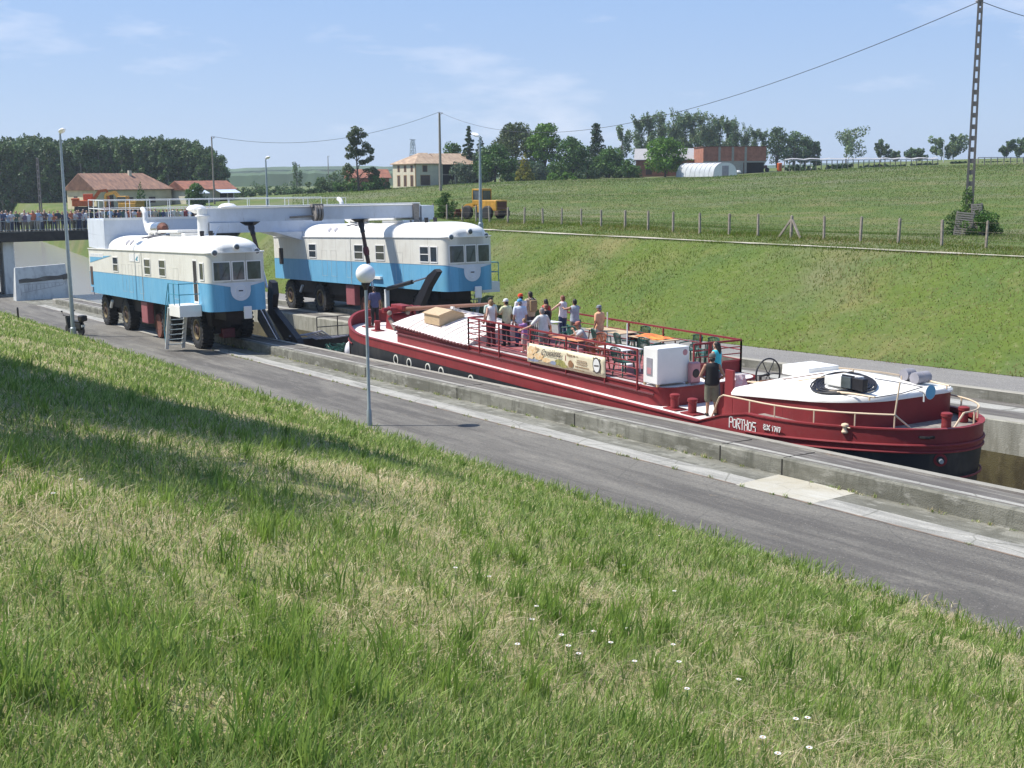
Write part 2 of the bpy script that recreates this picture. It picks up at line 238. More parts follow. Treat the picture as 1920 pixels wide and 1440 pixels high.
class MB:
    def __init__(s): s.v = []; s.f = []; s.mi = []; s.m = 0
    def mat(s, i): s.m = i; return s
    def add(s, vs, fs):
        b = len(s.v); s.v.extend([tuple(p) for p in vs]); s.f.extend([tuple(b + i for i in f) for f in fs]); s.mi.extend([s.m] * len(fs)); return s
    def box(s, x0, x1, y0, y1, z0, z1, bev=0.0, xf=None):
        if x0 > x1: x0, x1 = x1, x0
        if y0 > y1: y0, y1 = y1, y0
        if z0 > z1: z0, z1 = z1, z0
        if bev <= 0:
            vs = [Vector(p) for p in ((x0, y0, z0), (x1, y0, z0), (x1, y1, z0), (x0, y1, z0), (x0, y0, z1), (x1, y0, z1), (x1, y1, z1), (x0, y1, z1))]
            fs = [(0, 3, 2, 1), (4, 5, 6, 7), (0, 1, 5, 4), (1, 2, 6, 5), (2, 3, 7, 6), (3, 0, 4, 7)]
        else:
            bm = bmesh.new(); bmesh.ops.create_cube(bm, size=1.0)
            for v in bm.verts: v.co = Vector(((x0 + x1) / 2 + v.co.x * (x1 - x0), (y0 + y1) / 2 + v.co.y * (y1 - y0), (z0 + z1) / 2 + v.co.z * (z1 - z0)))
            bmesh.ops.bevel(bm, geom=bm.edges[:], offset=bev, segments=2, profile=0.5, affect='EDGES')
            bm.verts.index_update(); vs = [v.co.copy() for v in bm.verts]; fs = [tuple(v.index for v in f.verts) for f in bm.faces]; bm.free()
        if xf is not None: vs = [xf @ v for v in vs]
        return s.add(vs, fs)
    def bar(s, p, q, wx, wy=None, up=(0, 0, 1)):
        """rectangular bar from p to q"""
        wy = wy or wx; p = Vector(p); q = Vector(q); d = (q - p).normalized(); u = Vector(up)
        if abs(d.dot(u)) > 0.95: u = Vector((1, 0, 0))
        a = d.cross(u).normalized() * wx / 2; b = a.cross(d).normalized() * wy / 2
        vs = [p - a - b, p + a - b, p + a + b, p - a + b, q - a - b, q + a - b, q + a + b, q - a + b]
        return s.add(vs, [(0, 3, 2, 1), (4, 5, 6, 7), (0, 1, 5, 4), (1, 2, 6, 5), (2, 3, 7, 6), (3, 0, 4, 7)])
    def tube(s, pts, r, seg=8, cap=True, flat=1.0):
        """tube through points; r a number or list; flat squashes one axis"""
        P = [Vector(p) for p in pts]; n = len(P); rr = r if isinstance(r, (list, tuple)) else [r] * n
        base = len(s.v); ref = Vector((0, 0, 1)); prev = None; vs = []
        for i in range(n):
            d = (P[min(i + 1, n - 1)] - P[max(i - 1, 0)]).normalized()
            if prev is None:
                u = ref if abs(d.dot(ref)) < 0.9 else Vector((1, 0, 0)); a = d.cross(u).normalized()
            else: a = (prev - d * prev.dot(d)).normalized()
            prev = a; b = d.cross(a)
            for k in range(seg):
                t = 2 * math.pi * k / seg; vs.append(P[i] + a * math.cos(t) * rr[i] + b * math.sin(t) * rr[i] * flat)
        fs = [(i * seg + k, i * seg + (k + 1) % seg, (i + 1) * seg + (k + 1) % seg, (i + 1) * seg + k) for i in range(n - 1) for k in range(seg)]
        if cap: fs += [tuple(reversed(range(seg))), tuple((n - 1) * seg + k for k in range(seg))]
        return s.add(vs, fs)
    def lathe(s, prof, origin=(0, 0, 0), axis='Z', seg=16, cap=True):
        """prof: list of (radius, height) revolved about the axis through origin"""
        o = Vector(origin); vs = []
        for r, h in prof:
            for k in range(seg):
                t = 2 * math.pi * k / seg; c, q = r * math.cos(t), r * math.sin(t)
                vs.append(o + (Vector((c, q, h)) if axis == 'Z' else Vector((c, h, q)) if axis == 'Y' else Vector((h, c, q))))
        n = len(prof); fs = [(i * seg + k, i * seg + (k + 1) % seg, (i + 1) * seg + (k + 1) % seg, (i + 1) * seg + k) for i in range(n - 1) for k in range(seg)]
        if cap: fs += [tuple(reversed(range(seg))), tuple((n - 1) * seg + k for k in range(seg))]
        return s.add(vs, fs)
    def ell(s, c, r, seg=12, rings=8):
        c = Vector(c); r = (r, r, r) if isinstance(r, (int, float)) else r; vs = [c + Vector((0, 0, -r[2]))]
        for i in range(1, rings):
            p = -math.pi / 2 + math.pi * i / rings
            for k in range(seg):
                t = 2 * math.pi * k / seg; vs.append(c + Vector((math.cos(p) * math.cos(t) * r[0], math.cos(p) * math.sin(t) * r[1], math.sin(p) * r[2])))
        vs.append(c + Vector((0, 0, r[2]))); top = len(vs) - 1
        fs = [(0, 1 + (k + 1) % seg, 1 + k) for k in range(seg)]
        fs += [(1 + (i - 1) * seg + k, 1 + (i - 1) * seg + (k + 1) % seg, 1 + i * seg + (k + 1) % seg, 1 + i * seg + k) for i in range(1, rings - 1) for k in range(seg)]
        fs += [(1 + (rings - 2) * seg + k, 1 + (rings - 2) * seg + (k + 1) % seg, top) for k in range(seg)]
        return s.add(vs, fs)
    def loft(s, rings, closed=True, capa=False, capb=False):
        n = len(rings[0]); vs = [p for r in rings for p in r]; fs = []
        for i in range(len(rings) - 1):
            for k in range(n if closed else n - 1):
                fs.append((i * n + k, i * n + (k + 1) % n, (i + 1) * n + (k + 1) % n, (i + 1) * n + k))
        if capa: fs.append(tuple(reversed(range(n))))
        if capb: fs.append(tuple((len(rings) - 1) * n + k for k in range(n)))
        return s.add(vs, fs)
    def prism(s, poly, d):
        """poly: 3-D points, extruded by vector d"""
        d = Vector(d); a = [Vector(p) for p in poly]; n = len(a)
        return s.add(a + [p + d for p in a], [tuple(reversed(range(n))), tuple(range(n, 2 * n))] + [(k, (k + 1) % n, n + (k + 1) % n, n + k) for k in range(n)])
    def mesh(s, name, mats):
        me = bpy.data.meshes.new(name); me.from_pydata([tuple(p) for p in s.v], [], s.f)
        mats = mats if isinstance(mats, (list, tuple)) else [mats]
        for m in mats: me.materials.append(MATS[m] if isinstance(m, str) else m)
        if len(mats) > 1: me.polygons.foreach_set('material_index', s.mi)
        me.validate(); bm = bmesh.new(); bm.from_mesh(me); bmesh.ops.recalc_face_normals(bm, faces=bm.faces[:]); bm.to_mesh(me); bm.free(); me.update()
        return me
    def build(s, name, mats, parent=None, smooth=False, ang=40, loc=None):
        me = s.mesh(name, mats)
        if smooth:
            me.polygons.foreach_set('use_smooth', [True] * len(me.polygons))
            try: me.set_sharp_from_angle(angle=R(ang))
            except Exception: pass
        o = bpy.data.objects.new(name, me); COL.objects.link(o)
        if parent: o.parent = parent
        if loc is not None: o.location = loc
        return o

def np_mesh(name, verts, faces, m, tint=None, smooth=False):
    """fast mesh from numpy: verts (n,3); faces (k,3) or (k,4)"""
    me = bpy.data.meshes.new(name); nv = len(verts); nf, kf = faces.shape
    me.vertices.add(nv); me.vertices.foreach_set('co', np.asarray(verts, np.float32).ravel())
    me.loops.add(nf * kf); me.loops.foreach_set('vertex_index', faces.astype(np.int32).ravel())
    me.polygons.add(nf); me.polygons.foreach_set('loop_start', np.arange(0, nf * kf, kf, dtype=np.int32))
    if smooth: me.polygons.foreach_set('use_smooth', np.ones(nf, bool))
    me.update(calc_edges=True)
    if tint is not None:
        a = me.color_attributes.new('tint', 'FLOAT_COLOR', 'POINT'); c = np.ones((nv, 4), np.float32); c[:, :3] = tint; a.data.foreach_set('color', c.ravel())
    me.materials.append(MATS[m]); return me
def link(name, me, parent=None, loc=None):
    o = bpy.data.objects.new(name, me); COL.objects.link(o)
    if parent: o.parent = parent
    if loc is not None: o.location = loc
    return o
def copy_tree(o, parent=None):
    c = o.copy(); COL.objects.link(c)
    if parent: c.parent = parent
    for ch in list(o.children): copy_tree(ch, c)
    return c
def vnoise(x, y, seed=0):
    """cheap smooth noise, numpy"""
    r = np.random.default_rng(seed); s = np.zeros_like(x, dtype=float)
    for i in range(7):
        a = r.uniform(0, 2 * math.pi); f = r.uniform(0.5, 1.6); p = r.uniform(0, 6.28); b = r.uniform(0, 2 * math.pi); g = r.uniform(0.5, 1.6); q = r.uniform(0, 6.28)
        s += np.sin((x * math.cos(a) + y * math.sin(a)) * f + p + 1.3 * np.sin((x * math.cos(b) + y * math.sin(b)) * g + q))
    return s / 7 * 1.4
# stroke letters on a 1 x 1.5 grid
GL = {'P': [[(0, 0), (0, 1.5), (1, 1.5), (1, .75), (.3, .75)]], 'O': [[(0, .1), (0, 1.2), (.9, 1.2), (.9, .1), (0, .1)]], 'R': [[(0, 0), (0, 1.4), (1, 1.4), (1, .8), (.2, .75), (1, 0)]],
      'T': [[(-.1, 1.4), (1.1, 1.4)], [(.5, 1.4), (.5, 0)]], 'H': [[(0, 0), (0, 1.4)], [(.9, 0), (.9, 1.4)], [(0, .75), (.9, .75)]], 'S': [[(0, 0), (1, 0), (1, .7), (0, .7), (0, 1.3), (1, 1.3)]],
      'B': [[(0, 0), (0, 1.4), (.8, 1.4), (.8, .75), (0, .75)], [(.8, .75), (1, .6), (1, 0), (0, 0)]], 'X': [[(0, 0), (1, 1.4)], [(0, 1.4), (1, 0)]], '1': [[(.2, 1.1), (.5, 1.4), (.5, 0)]],
      '7': [[(0, 1.4), (1, 1.4), (.4, 0)]], '0': [[(0, 0), (0, 1.4), (.9, 1.4), (.9, 0), (0, 0)]], ' ': []}
def stroke_text(mb, text, origin, right, up, h, w, th, gap=0.35, depth=0.01):
    o = Vector(origin); r = Vector(right).normalized(); u = Vector(up).normalized(); n = r.cross(u); sc = h / 1.5; x = 0
    for ch in text:
        for pl in GL[ch]:
            for a, b in zip(pl[:-1], pl[1:]):
                p = o + r * (x + a[0] * w) + u * a[1] * sc; q = o + r * (x + b[0] * w) + u * b[1] * sc
                d = (q - p).normalized() * th / 2; mb.bar(p - d, q + d, th, depth, up=tuple(n))
        x += w * (1 + gap)
    return x
def font_text(name, body, size, m, parent, mw, extrude=0.004, spacing=1.0, shear=0.0):
    cu = bpy.data.curves.new(name, 'FONT'); cu.body = body; cu.size = size; cu.extrude = extrude; cu.space_character = spacing; cu.shear = shear
    tmp = bpy.data.objects.new(name, cu); COL.objects.link(tmp); bpy.context.view_layer.update()
    me = bpy.data.meshes.new_from_object(tmp.evaluated_get(bpy.context.evaluated_depsgraph_get())); bpy.data.objects.remove(tmp)
    me.materials.clear(); me.materials.append(MATS[m]); me.transform(mw)
    return link(name, me, parent)
# ------------------------------------------------------------------ ground heights
Z0, SL = -5.975, 0.036
def road(X): return Z0 + SL * np.maximum(X, -108.0)
def rd(x): return Z0 + SL * max(x, -108.0)
PATH_Y = 39.5
def path_z(X): return -2.82 + 0.0083 * np.maximum(X, -75)
_cp = []   # (X, Y, z) control points of the land beyond the path
def cpx(x, y, d, dz=0.0): p = at(x, y, d); _cp.append((p.x, p.y, p.z + dz))
for X in (-75, -60, -45, -30, -15, 5): _cp.append((X, 39.5, float(path_z(np.float64(X))))); _cp.append((X, 43.5, -3.05 if X > -65 else -3.1))
for x, y, d in [(1920, 430, 78), (1920, 390, 100), (1920, 350, 135), (1920, 309, 200), (1700, 440, 78), (1700, 390, 105), (1700, 350, 145), (1700, 315, 205), (1500, 430, 85), (1500, 385, 115), (1500, 350, 155), (1500, 322, 215),
                (1300, 420, 95), (1300, 385, 125), (1300, 355, 165), (1300, 334, 222), (1100, 410, 105), (1100, 375, 140), (1100, 350, 180), (1100, 337, 225), (950, 405, 112), (950, 375, 145), (950, 341, 228), (860, 405, 108), (860, 375, 145), (860, 346, 225),
                (760, 380, 150), (760, 352, 232), (650, 385, 150), (650, 366, 200), (560, 366, 220)]: cpx(x, y, d)
for x, z, d in [(1300, 0.8, 330), (1600, 3.0, 330), (1900, 4.0, 330), (1000, 0.0, 330), (800, -1.5, 330), (600, -4.5, 330), (400, -5, 300), (200, -5, 300), (0, -5, 300), (300, -5, 190), (100, -5, 190), (420, -4.8, 160), (560, -4.8, 160), (-300, -5, 200), (-300, -5, 320), (2300, 3.5, 250), (2300, 0, 130), (2300, 3.5, 330)]:
    p = at(x, 333, d); _cp.append((p.x, p.y, z))
for X, z in ((-90, -3.8), (-105, -4.4), (-125, -4.7), (-160, -5), (-220, -5)): _cp.append((X, 43.0 if X > -110 else 46.0, z))
_cp = np.array(_cp); _cx, _cy = _cp[:, 0] / 100, _cp[:, 1] / 100
def _phi(r2): return np.where(r2 > 1e-12, 0.5 * r2 * np.log(np.maximum(r2, 1e-12)), 0)
_n = len(_cp); _K = _phi((_cx[:, None] - _cx[None]) ** 2 + (_cy[:, None] - _cy[None]) ** 2) + np.eye(_n) * 2e-4
_Pm = np.stack([np.ones(_n), _cx, _cy], 1)
_A = np.block([[_K, _Pm], [_Pm.T, np.zeros((3, 3))]]); _sol = np.linalg.solve(_A, np.concatenate([_cp[:, 2], np.zeros(3)]))
def field_z(X, Y):
    sh = np.shape(X); x = np.ravel(X) / 100.; y = np.ravel(Y) / 100.; o = np.empty(len(x))
    for i in range(0, len(x), 20000):
        a, b = x[i:i + 20000], y[i:i + 20000]
        o[i:i + 20000] = _phi((a[:, None] - _cx) ** 2 + (b[:, None] - _cy) ** 2) @ _sol[:_n] + _sol[_n] + _sol[_n + 1] * a + _sol[_n + 2] * b
    D = np.hypot(x, y) * 100; az = x * 0 + np.arctan2(y, -x)
    far = np.where(az > 0.62, np.clip((az - 0.62) / 0.5, 0, 1) * 8 - 5, -5)
    t = np.clip((D - 300) / 350, 0, 1); t = t * t * (3 - 2 * t)
    return (o * (1 - t) + far * t).reshape(sh)
BANK0 = 32.4
def foot_y(X): return BANK0 + 0.075 * np.clip(-X - 105, 0, 160)
def ground_far(X, Y):
    """land on the far side of the canal"""
    X = np.asarray(X, float); Y = np.asarray(Y, float)
    k = np.clip((-X - 92) / 22, 0, 1); k = k * k * (3 - 2 * k)
    foot = (road(X) + 0.70) * (1 - k) + (-11.2) * k
    fy = foot_y(X); k4 = np.clip((-X - 125) / 30, 0, 1); top_y = fy + 6.1 * (1 - k4) + 2.2 * k4
    ty = np.clip((Y - fy) / (top_y - fy), 0, 1)
    ztop = np.where(X > -78, path_z(X), 0); fz = field_z(X, np.maximum(Y, top_y))
    kk = np.clip((-X - 70) / 12, 0, 1); edge = ztop * (1 - kk) + fz * kk
    bank = foot + (edge - foot) * (ty ** 0.92) + (0.16 * vnoise(X / 2.1, Y / 1.7, 3) + 0.06 * vnoise(X / .8, Y / .7, 6)) * np.sin(np.pi * ty)
    tb = np.clip((Y - top_y) / 5.0, 0, 1)
    return np.where(Y < top_y, bank, edge * (1 - tb) + fz * tb + 0.05 * vnoise(X / 3, Y / 3, 5) * tb)
ROAD_Y0 = 14.25
def ground_near(X, Y):
    X = np.asarray(X, float); Y = np.asarray(Y, float)
    t = np.clip((ROAD_Y0 - Y) / 14.25, 0, 3)
    top = -1.72 + 0.034 * X
    z = (road(X) + 0.03) * (1 - t) + top * t
    z = np.where(t > 1, top + (t - 1) * 0.9, z)
    e = np.clip((ROAD_Y0 - Y) / 1.2, 0, 1)
    return z + e * (0.10 * vnoise(X / 1.6, Y / 1.6, 1) + 0.05 * vnoise(X * 1.7, Y * 1.7, 2)) + 0.35 * np.sin(np.pi * np.clip(t, 0, 1)) * 0.3

def grid_mesh(name, xs, ys, hf, m):
    Xg, Yg = np.meshgrid(xs, ys, indexing='ij'); Z = hf(Xg, Yg); nx, ny = Xg.shape
    v = np.stack([Xg.ravel(), Yg.ravel(), Z.ravel()], 1); i = np.arange(nx - 1)[:, None] * ny + np.arange(ny - 1)[None]
    f = np.stack([i, i + ny, i + ny + 1, i + 1], -1).reshape(-1, 4)
    return np_mesh(name, v, f, m, smooth=True)
def spaced(a, b, s0, grow):
    o = [a]; s = s0
    while o[-1] < b: o.append(o[-1] + s); s *= grow
    return np.array(o)
xs_n = np.concatenate([-spaced(8, 9000, 4.0, 1.25)[::-1] - 120, np.arange(-120, 40, 0.5), 40 + spaced(0.5, 3000, 1, 1.3)])
ys_n = np.concatenate([-spaced(30, 4000, 2, 1.3)[::-1], np.arange(-29, 14.2, 0.45), [ROAD_Y0]])
tag(link('grass_bank_ground', grid_mesh('grass_bank_ground', xs_n, ys_n, ground_near, 'turf_near')), kind='structure')
xs_f = np.concatenate([-spaced(210, 12000, 4.0, 1.16)[::-1], np.arange(-208, 20, 1.0), 20 + spaced(0.5, 8000, 1, 1.25)])
ys_f = np.concatenate([np.arange(BANK0, 44, 0.5), np.arange(44, 120, 1.5), 120 + spaced(1, 12000, 3, 1.10)])
o = link('field', grid_mesh('field', xs_f, ys_f, ground_far, 'turf_field')); tag(o, kind='structure')

# ------------------------------------------------------------------ canal corridor (everything follows the slope of the road)
def strips(name, X0, X1, prof, mats, parent=None, step=4.0):
    """prof: list of (Y, dz above the road line, material index of the face to the next point)"""
    mb = MB(); n = int((X1 - X0) / step) + 1; xs = [X0 + (X1 - X0) * i / n for i in range(n + 1)]
    if X0 < -108 < X1: xs = sorted(set(xs + [-108.0]))
    for x0, x1 in zip(xs[:-1], xs[1:]):
        for (ya, za, mi), (yb, zb, _) in zip(prof[:-1], prof[1:]):
            mb.mat(mi); mb.add([(x0, ya, rd(x0) + za), (x1, ya, rd(x1) + za), (x1, yb, rd(x1) + zb), (x0, yb, rd(x0) + zb)], [(0, 1, 2, 3)])
    return mb.build(name, mats, parent)
tag(strips('road', -118, 30, [(13.6, -0.02, 0), (14.3, 0.0, 0), (17.76, 0.0, 0)], ['asphalt']), kind='structure')
tag(strips('concrete_track', -100, 30, [(17.72, 0.006, 2), (17.78, 0.006, 0), (18.40, 0.005, 1), (19.2, 0.001, 1)], ['concrete_bright', 'concrete_dull', mat('joint_rust', (.24, .17, .12), .9, var=.2, scale=2.5, col2=(.10, .09, .08))]), kind='structure')
tag(strips('quay_apron', -118, -100, [(17.76, 0.004, 0), (22.3, 0.0, 0)], ['concrete_dull']), kind='structure')
wn = ['concrete_dull', 'concrete_dark', 'rust', 'concrete_bright', 'concrete_ledge', 'concrete_wall', 'concrete_wet']
o = strips('canal_wall', -100, 30, [(19.2, -0.5, 0), (19.2, 0.36, 0), (19.24, 0.40, 0), (19.38, 0.40, 2), (19.42, 0.385, 1), (19.46, 0.40, 3), (19.60, 0.40, 1), (20.24, 0.39, 1), (20.26, 0.43, 4), (20.48, 0.43, 4), (20.50, 0.40, 5), (20.50, -0.4, 6), (20.50, -4.6, 6)], wn)
tag(o, 'long grey concrete canal wall with rusty guide rail, in front of the red barge', 'wall')
for jx in (-95, -86, -77.5, -68.5, -59, -50.5, -42.3, -35.1, -28.2, -22.0, -19.9, -13.5, -7.0):
    mb = MB(); mb.box(jx, jx + .035, 19.192, 19.21, rd(jx), rd(jx) + .37); mb.box(jx, jx + .03, 19.25, 20.2, rd(jx) + .38, rd(jx) + .406); mb.build('expansion_joint', 'dark_hole', o)
mb = MB(); mb.box(-101.2, -100.0, 19.2, 20.5, -10.2, rd(-100) + 0.33, 0.04); mb.build('end_block', 'concrete_ledge', o)
wf = ['concrete_ledge', 'concrete_dark', 'concrete_bright', 'concrete_dull', 'concrete_wall', 'concrete_wet', 'concrete_ledge']
o = strips('canal_wall', -94, 30, [(26.9, -4.6, 5), (26.9, -0.45, 4), (26.9, 0.38, 4), (26.93, 0.41, 0), (27.35, 0.41, 1), (28.3, 0.40, 2), (28.95, 0.40, 1), (29.5, 0.40, 3), (29.5, 0.68, 6), (29.54, 0.71, 6), (29.72, 0.71, 3), (29.72, 0.2, 3)], wf)
tag(o, 'far concrete canal wall with stained inner face and stepped top below the gravel track', 'wall')
tag(strips('gravel_track', -94, 30, [(29.72, 0.69, 0), (33.0, 0.69, 0)], ['gravel']), kind='structure')
tag(strips('canal_floor', -118, 30, [(20.3, -4.2, 0), (27.0, -4.2, 0)], ['concrete_wet']), kind='structure')
# repaired patch beside the kerb
mb = MB(); q = [(-19.75, 17.70), (-17.50, 17.82), (-17.62, 19.17), (-19.95, 19.17)]
mb.add([(x, y, rd(x) + 0.008) for x, y in q], [(0, 1, 2, 3)])
tag(mb.build('concrete_patch', 'patch_pale'), kind='structure')
# water: lower reach (basin) and the wedge that carries the barge
mb = MB(); mb.add([(-900, 8, -10.45), (-49, 8, -10.45), (-49, 33.0, -10.45), (-110, 33.5, -10.45), (-320, 50, -10.45), (-900, 50, -10.45)], [(0, 1, 2, 3, 4, 5)])
tag(mb.build('canal_water', 'canal_water'), kind='structure')
mb = MB(); mb.add([(-54.2, 20.5, -8.25), (30, 20.5, -8.25), (30, 26.9, -8.25), (-54.2, 26.9, -8.25)], [(0, 1, 2, 3)])
tag(mb.build('wedge_water', 'canal_water'), kind='structure')
# sandy footpath along the top of the far bank
mb = MB(); xs = [(-82 + i * 1.0) for i in range(105)]
for x0, x1 in zip(xs[:-1], xs[1:]):
    wa = 0.30 + 0.10 * math.sin(x0 * 0.7) + 0.06 * math.sin(x0 * 2.3); wb = 0.30 + 0.10 * math.sin(x1 * 0.7) + 0.06 * math.sin(x1 * 2.3)
    g = lambda x, y: float(ground_far(np.array([x]), np.array([y]))[0]) + 0.05
    mb.add([(x0, PATH_Y - wa, g(x0, PATH_Y - wa)), (x1, PATH_Y - wb, g(x1, PATH_Y - wb)), (x1, PATH_Y + wb, g(x1, PATH_Y + wb)), (x0, PATH_Y + wa, g(x0, PATH_Y + wa))], [(0, 1, 2, 3)])
tag(mb.build('path', 'path_sand'), kind='structure')
def gz(x, y): return float(ground_far(np.array([float(x)]), np.array([float(y)]))[0])
def gn(x, y): return float(ground_near(np.array([float(x)]), np.array([float(y)]))[0])
def at_ground(px, d):
    """ground point in the direction of photo column px at distance d"""
    p = at(px, 333, d); return Vector((p.x, p.y, gz(p.x, p.y)))

# distant country: two low wooded ridges on the horizon
def ridge(name, d, x0, x1, h0, h1, seed, m):
    r = random.Random(seed); mb = MB(); pts = []
    n = 120
    for i in range(n + 1):
        px = x0 + (x1 - x0) * i / n; p = at(px, 333, d); hh = h0 + (h1 - h0) * (0.5 + 0.5 * math.sin(i * 0.21 + seed) * math.sin(i * 0.083 + 2 * seed)) + r.uniform(0, 1.2)
        pts.append((p, hh))
    rings = []
    for p, hh in pts:
        dr = Vector((p.x, p.y, 0)).normalized()
        rings.append([Vector((p.x, p.y, -6)), Vector((p.x, p.y, -5)) + dr * 5 + Vector((0, 0, hh * 0.8)), Vector((p.x, p.y, -5)) + dr * 30 + Vector((0, 0, hh)), Vector((p.x, p.y, -6)) + dr * 120])
    mb.loft(rings, closed=False); return tag(mb.build(name, m, smooth=False), kind='structure')
mat('far_wood', (0.065, 0.115, 0.045), 0.9, var=0.2, scale=0.03, detail=8)
ridge('hills', 750, -300, 1250, 6.5, 9.5, 3, 'far_wood')
ridge('hills', 1250, -400, 2400, 12, 17, 5, 'far_wood')

# ------------------------------------------------------------------ grass
def blades(pos, h, width, lean, col, seed, near=True):
    """pos (n,3), h, width (n), lean: sideways tip offset as a fraction of the height; returns one mesh of tapering blades"""
    r = np.random.default_rng(seed); n = len(pos); a = r.uniform(0, 2 * np.pi, n); b = r.uniform(0, 2 * np.pi, n)
    wx, wy = np.cos(a) * width / 2, np.sin(a) * width / 2
    lx, ly = np.cos(b) * lean * h, np.sin(b) * lean * h
    lx += 0.10 * h; ly += 0.06 * h
    up = np.sqrt(np.maximum(1 - lean ** 2 * 0.5, 0.15)) * h
    def lay(t, ws):
        cx = pos[:, 0] + lx * t ** 1.8; cy = pos[:, 1] + ly * t ** 1.8; cz = pos[:, 2] + up * (t - 0.18 * lean * t * t)
        return np.stack([cx - wx * ws, cy - wy * ws, cz], 1), np.stack([cx + wx * ws, cy + wy * ws, cz], 1)
    if near:
        L0 = lay(0.0, 0.8); L1 = lay(0.5, 1.0); tip = lay(1.0, 0.05)
        v = np.stack([L0[0], L0[1], L1[0], L1[1], tip[0]], 1).reshape(-1, 3); k = 5
        i = np.arange(n)[:, None] * k; f = np.concatenate([i + np.array([[0, 1, 3]]), i + np.array([[0, 3, 2]]), i + np.array([[2, 3, 4]])], 0)
    else:
        L0 = lay(0.0, 1.0); tip = lay(1.0, 0.05); v = np.stack([L0[0], L0[1], tip[0]], 1).reshape(-1, 3); k = 3
        i = np.arange(n)[:, None] * k; f = i + np.array([[0, 1, 2]])
    tint = np.repeat(col, k, axis=0)
    return v, f, tint
def grass_cols(n, dryness, r, vary=.25, greens=((0.20, 0.30, 0.060), (0.31, 0.38, 0.12), (0.12, 0.20, 0.040), (0.25, 0.34, 0.10)), dry=((0.60, 0.50, 0.29), (0.46, 0.38, 0.20), (0.74, 0.66, 0.44))):
    g = np.array(greens)[r.integers(0, len(greens), n)]; d = np.array(dry)[r.integers(0, len(dry), n)]
    isdry = (r.uniform(0, 1, n) < dryness)[:, None]
    return np.where(isdry, d, g) * r.uniform(1 - vary, 1 + vary, (n, 1))
def near_grass():
    r = np.random.default_rng(5); N = 520000
    az = r.uniform(R(-48), R(36), N); d = 2.2 * np.exp(r.uniform(0, 1, N) ** .9 * math.log(105 / 2.2))
    th = math.pi - YAW + az  # direction angle measured from +X
    th = np.arctan2(_fh.y, _fh.x) - az
    X = d * np.cos(th); Y = d * np.sin(th)
    # clumping
    cl = vnoise(X * 2.2, Y * 2.2, 21); keep = (Y < ROAD_Y0 + 0.25 + 0.22 * vnoise(X * 1.5, Y * 0, 4)) & (Y > -20); X, Y, d, cl = X[keep], Y[keep], d[keep], cl[keep]; n = len(X)
    patch = vnoise(X / 1.3, Y / 1.3, 33) + 0.6 * vnoise(X / 0.5, Y / 0.5, 34)
    dist = np.clip((d - 6) / 16, 0, 1); dryness = np.clip(0.38 + 0.45 * patch - 0.26 * dist, 0.06, 0.9)
    col = grass_cols(n, dryness, r); isdry = col[:, 0] > col[:, 1]
    tall = np.clip(0.5 + 0.9 * cl, 0, 1)
    h = np.where(isdry, r.uniform(0.05, 0.15, n), r.uniform(0.07, 0.17, n) + 0.13 * tall * r.uniform(0, 1, n) ** 2)
    h *= np.clip(0.75 + (d - 6) / 40, 0.75, 1.15)
    wdt = np.where(isdry, r.uniform(0.003, 0.006, n), r.uniform(0.0045, 0.009, n)) * np.maximum(1, d / 7.5) ** 0.85
    lean = np.where(isdry, r.uniform(0.5, 1.15, n), r.uniform(0.10, 0.90, n))
    edge = (ROAD_Y0 - Y) < 0.8; h = np.where(edge, h * 1.15, h)
    Z = ground_near(X, np.minimum(Y, ROAD_Y0)) - 0.01
    return blades(np.stack([X, Y, Z], 1), h, wdt, lean, col, 6)
v, f, t = near_grass()
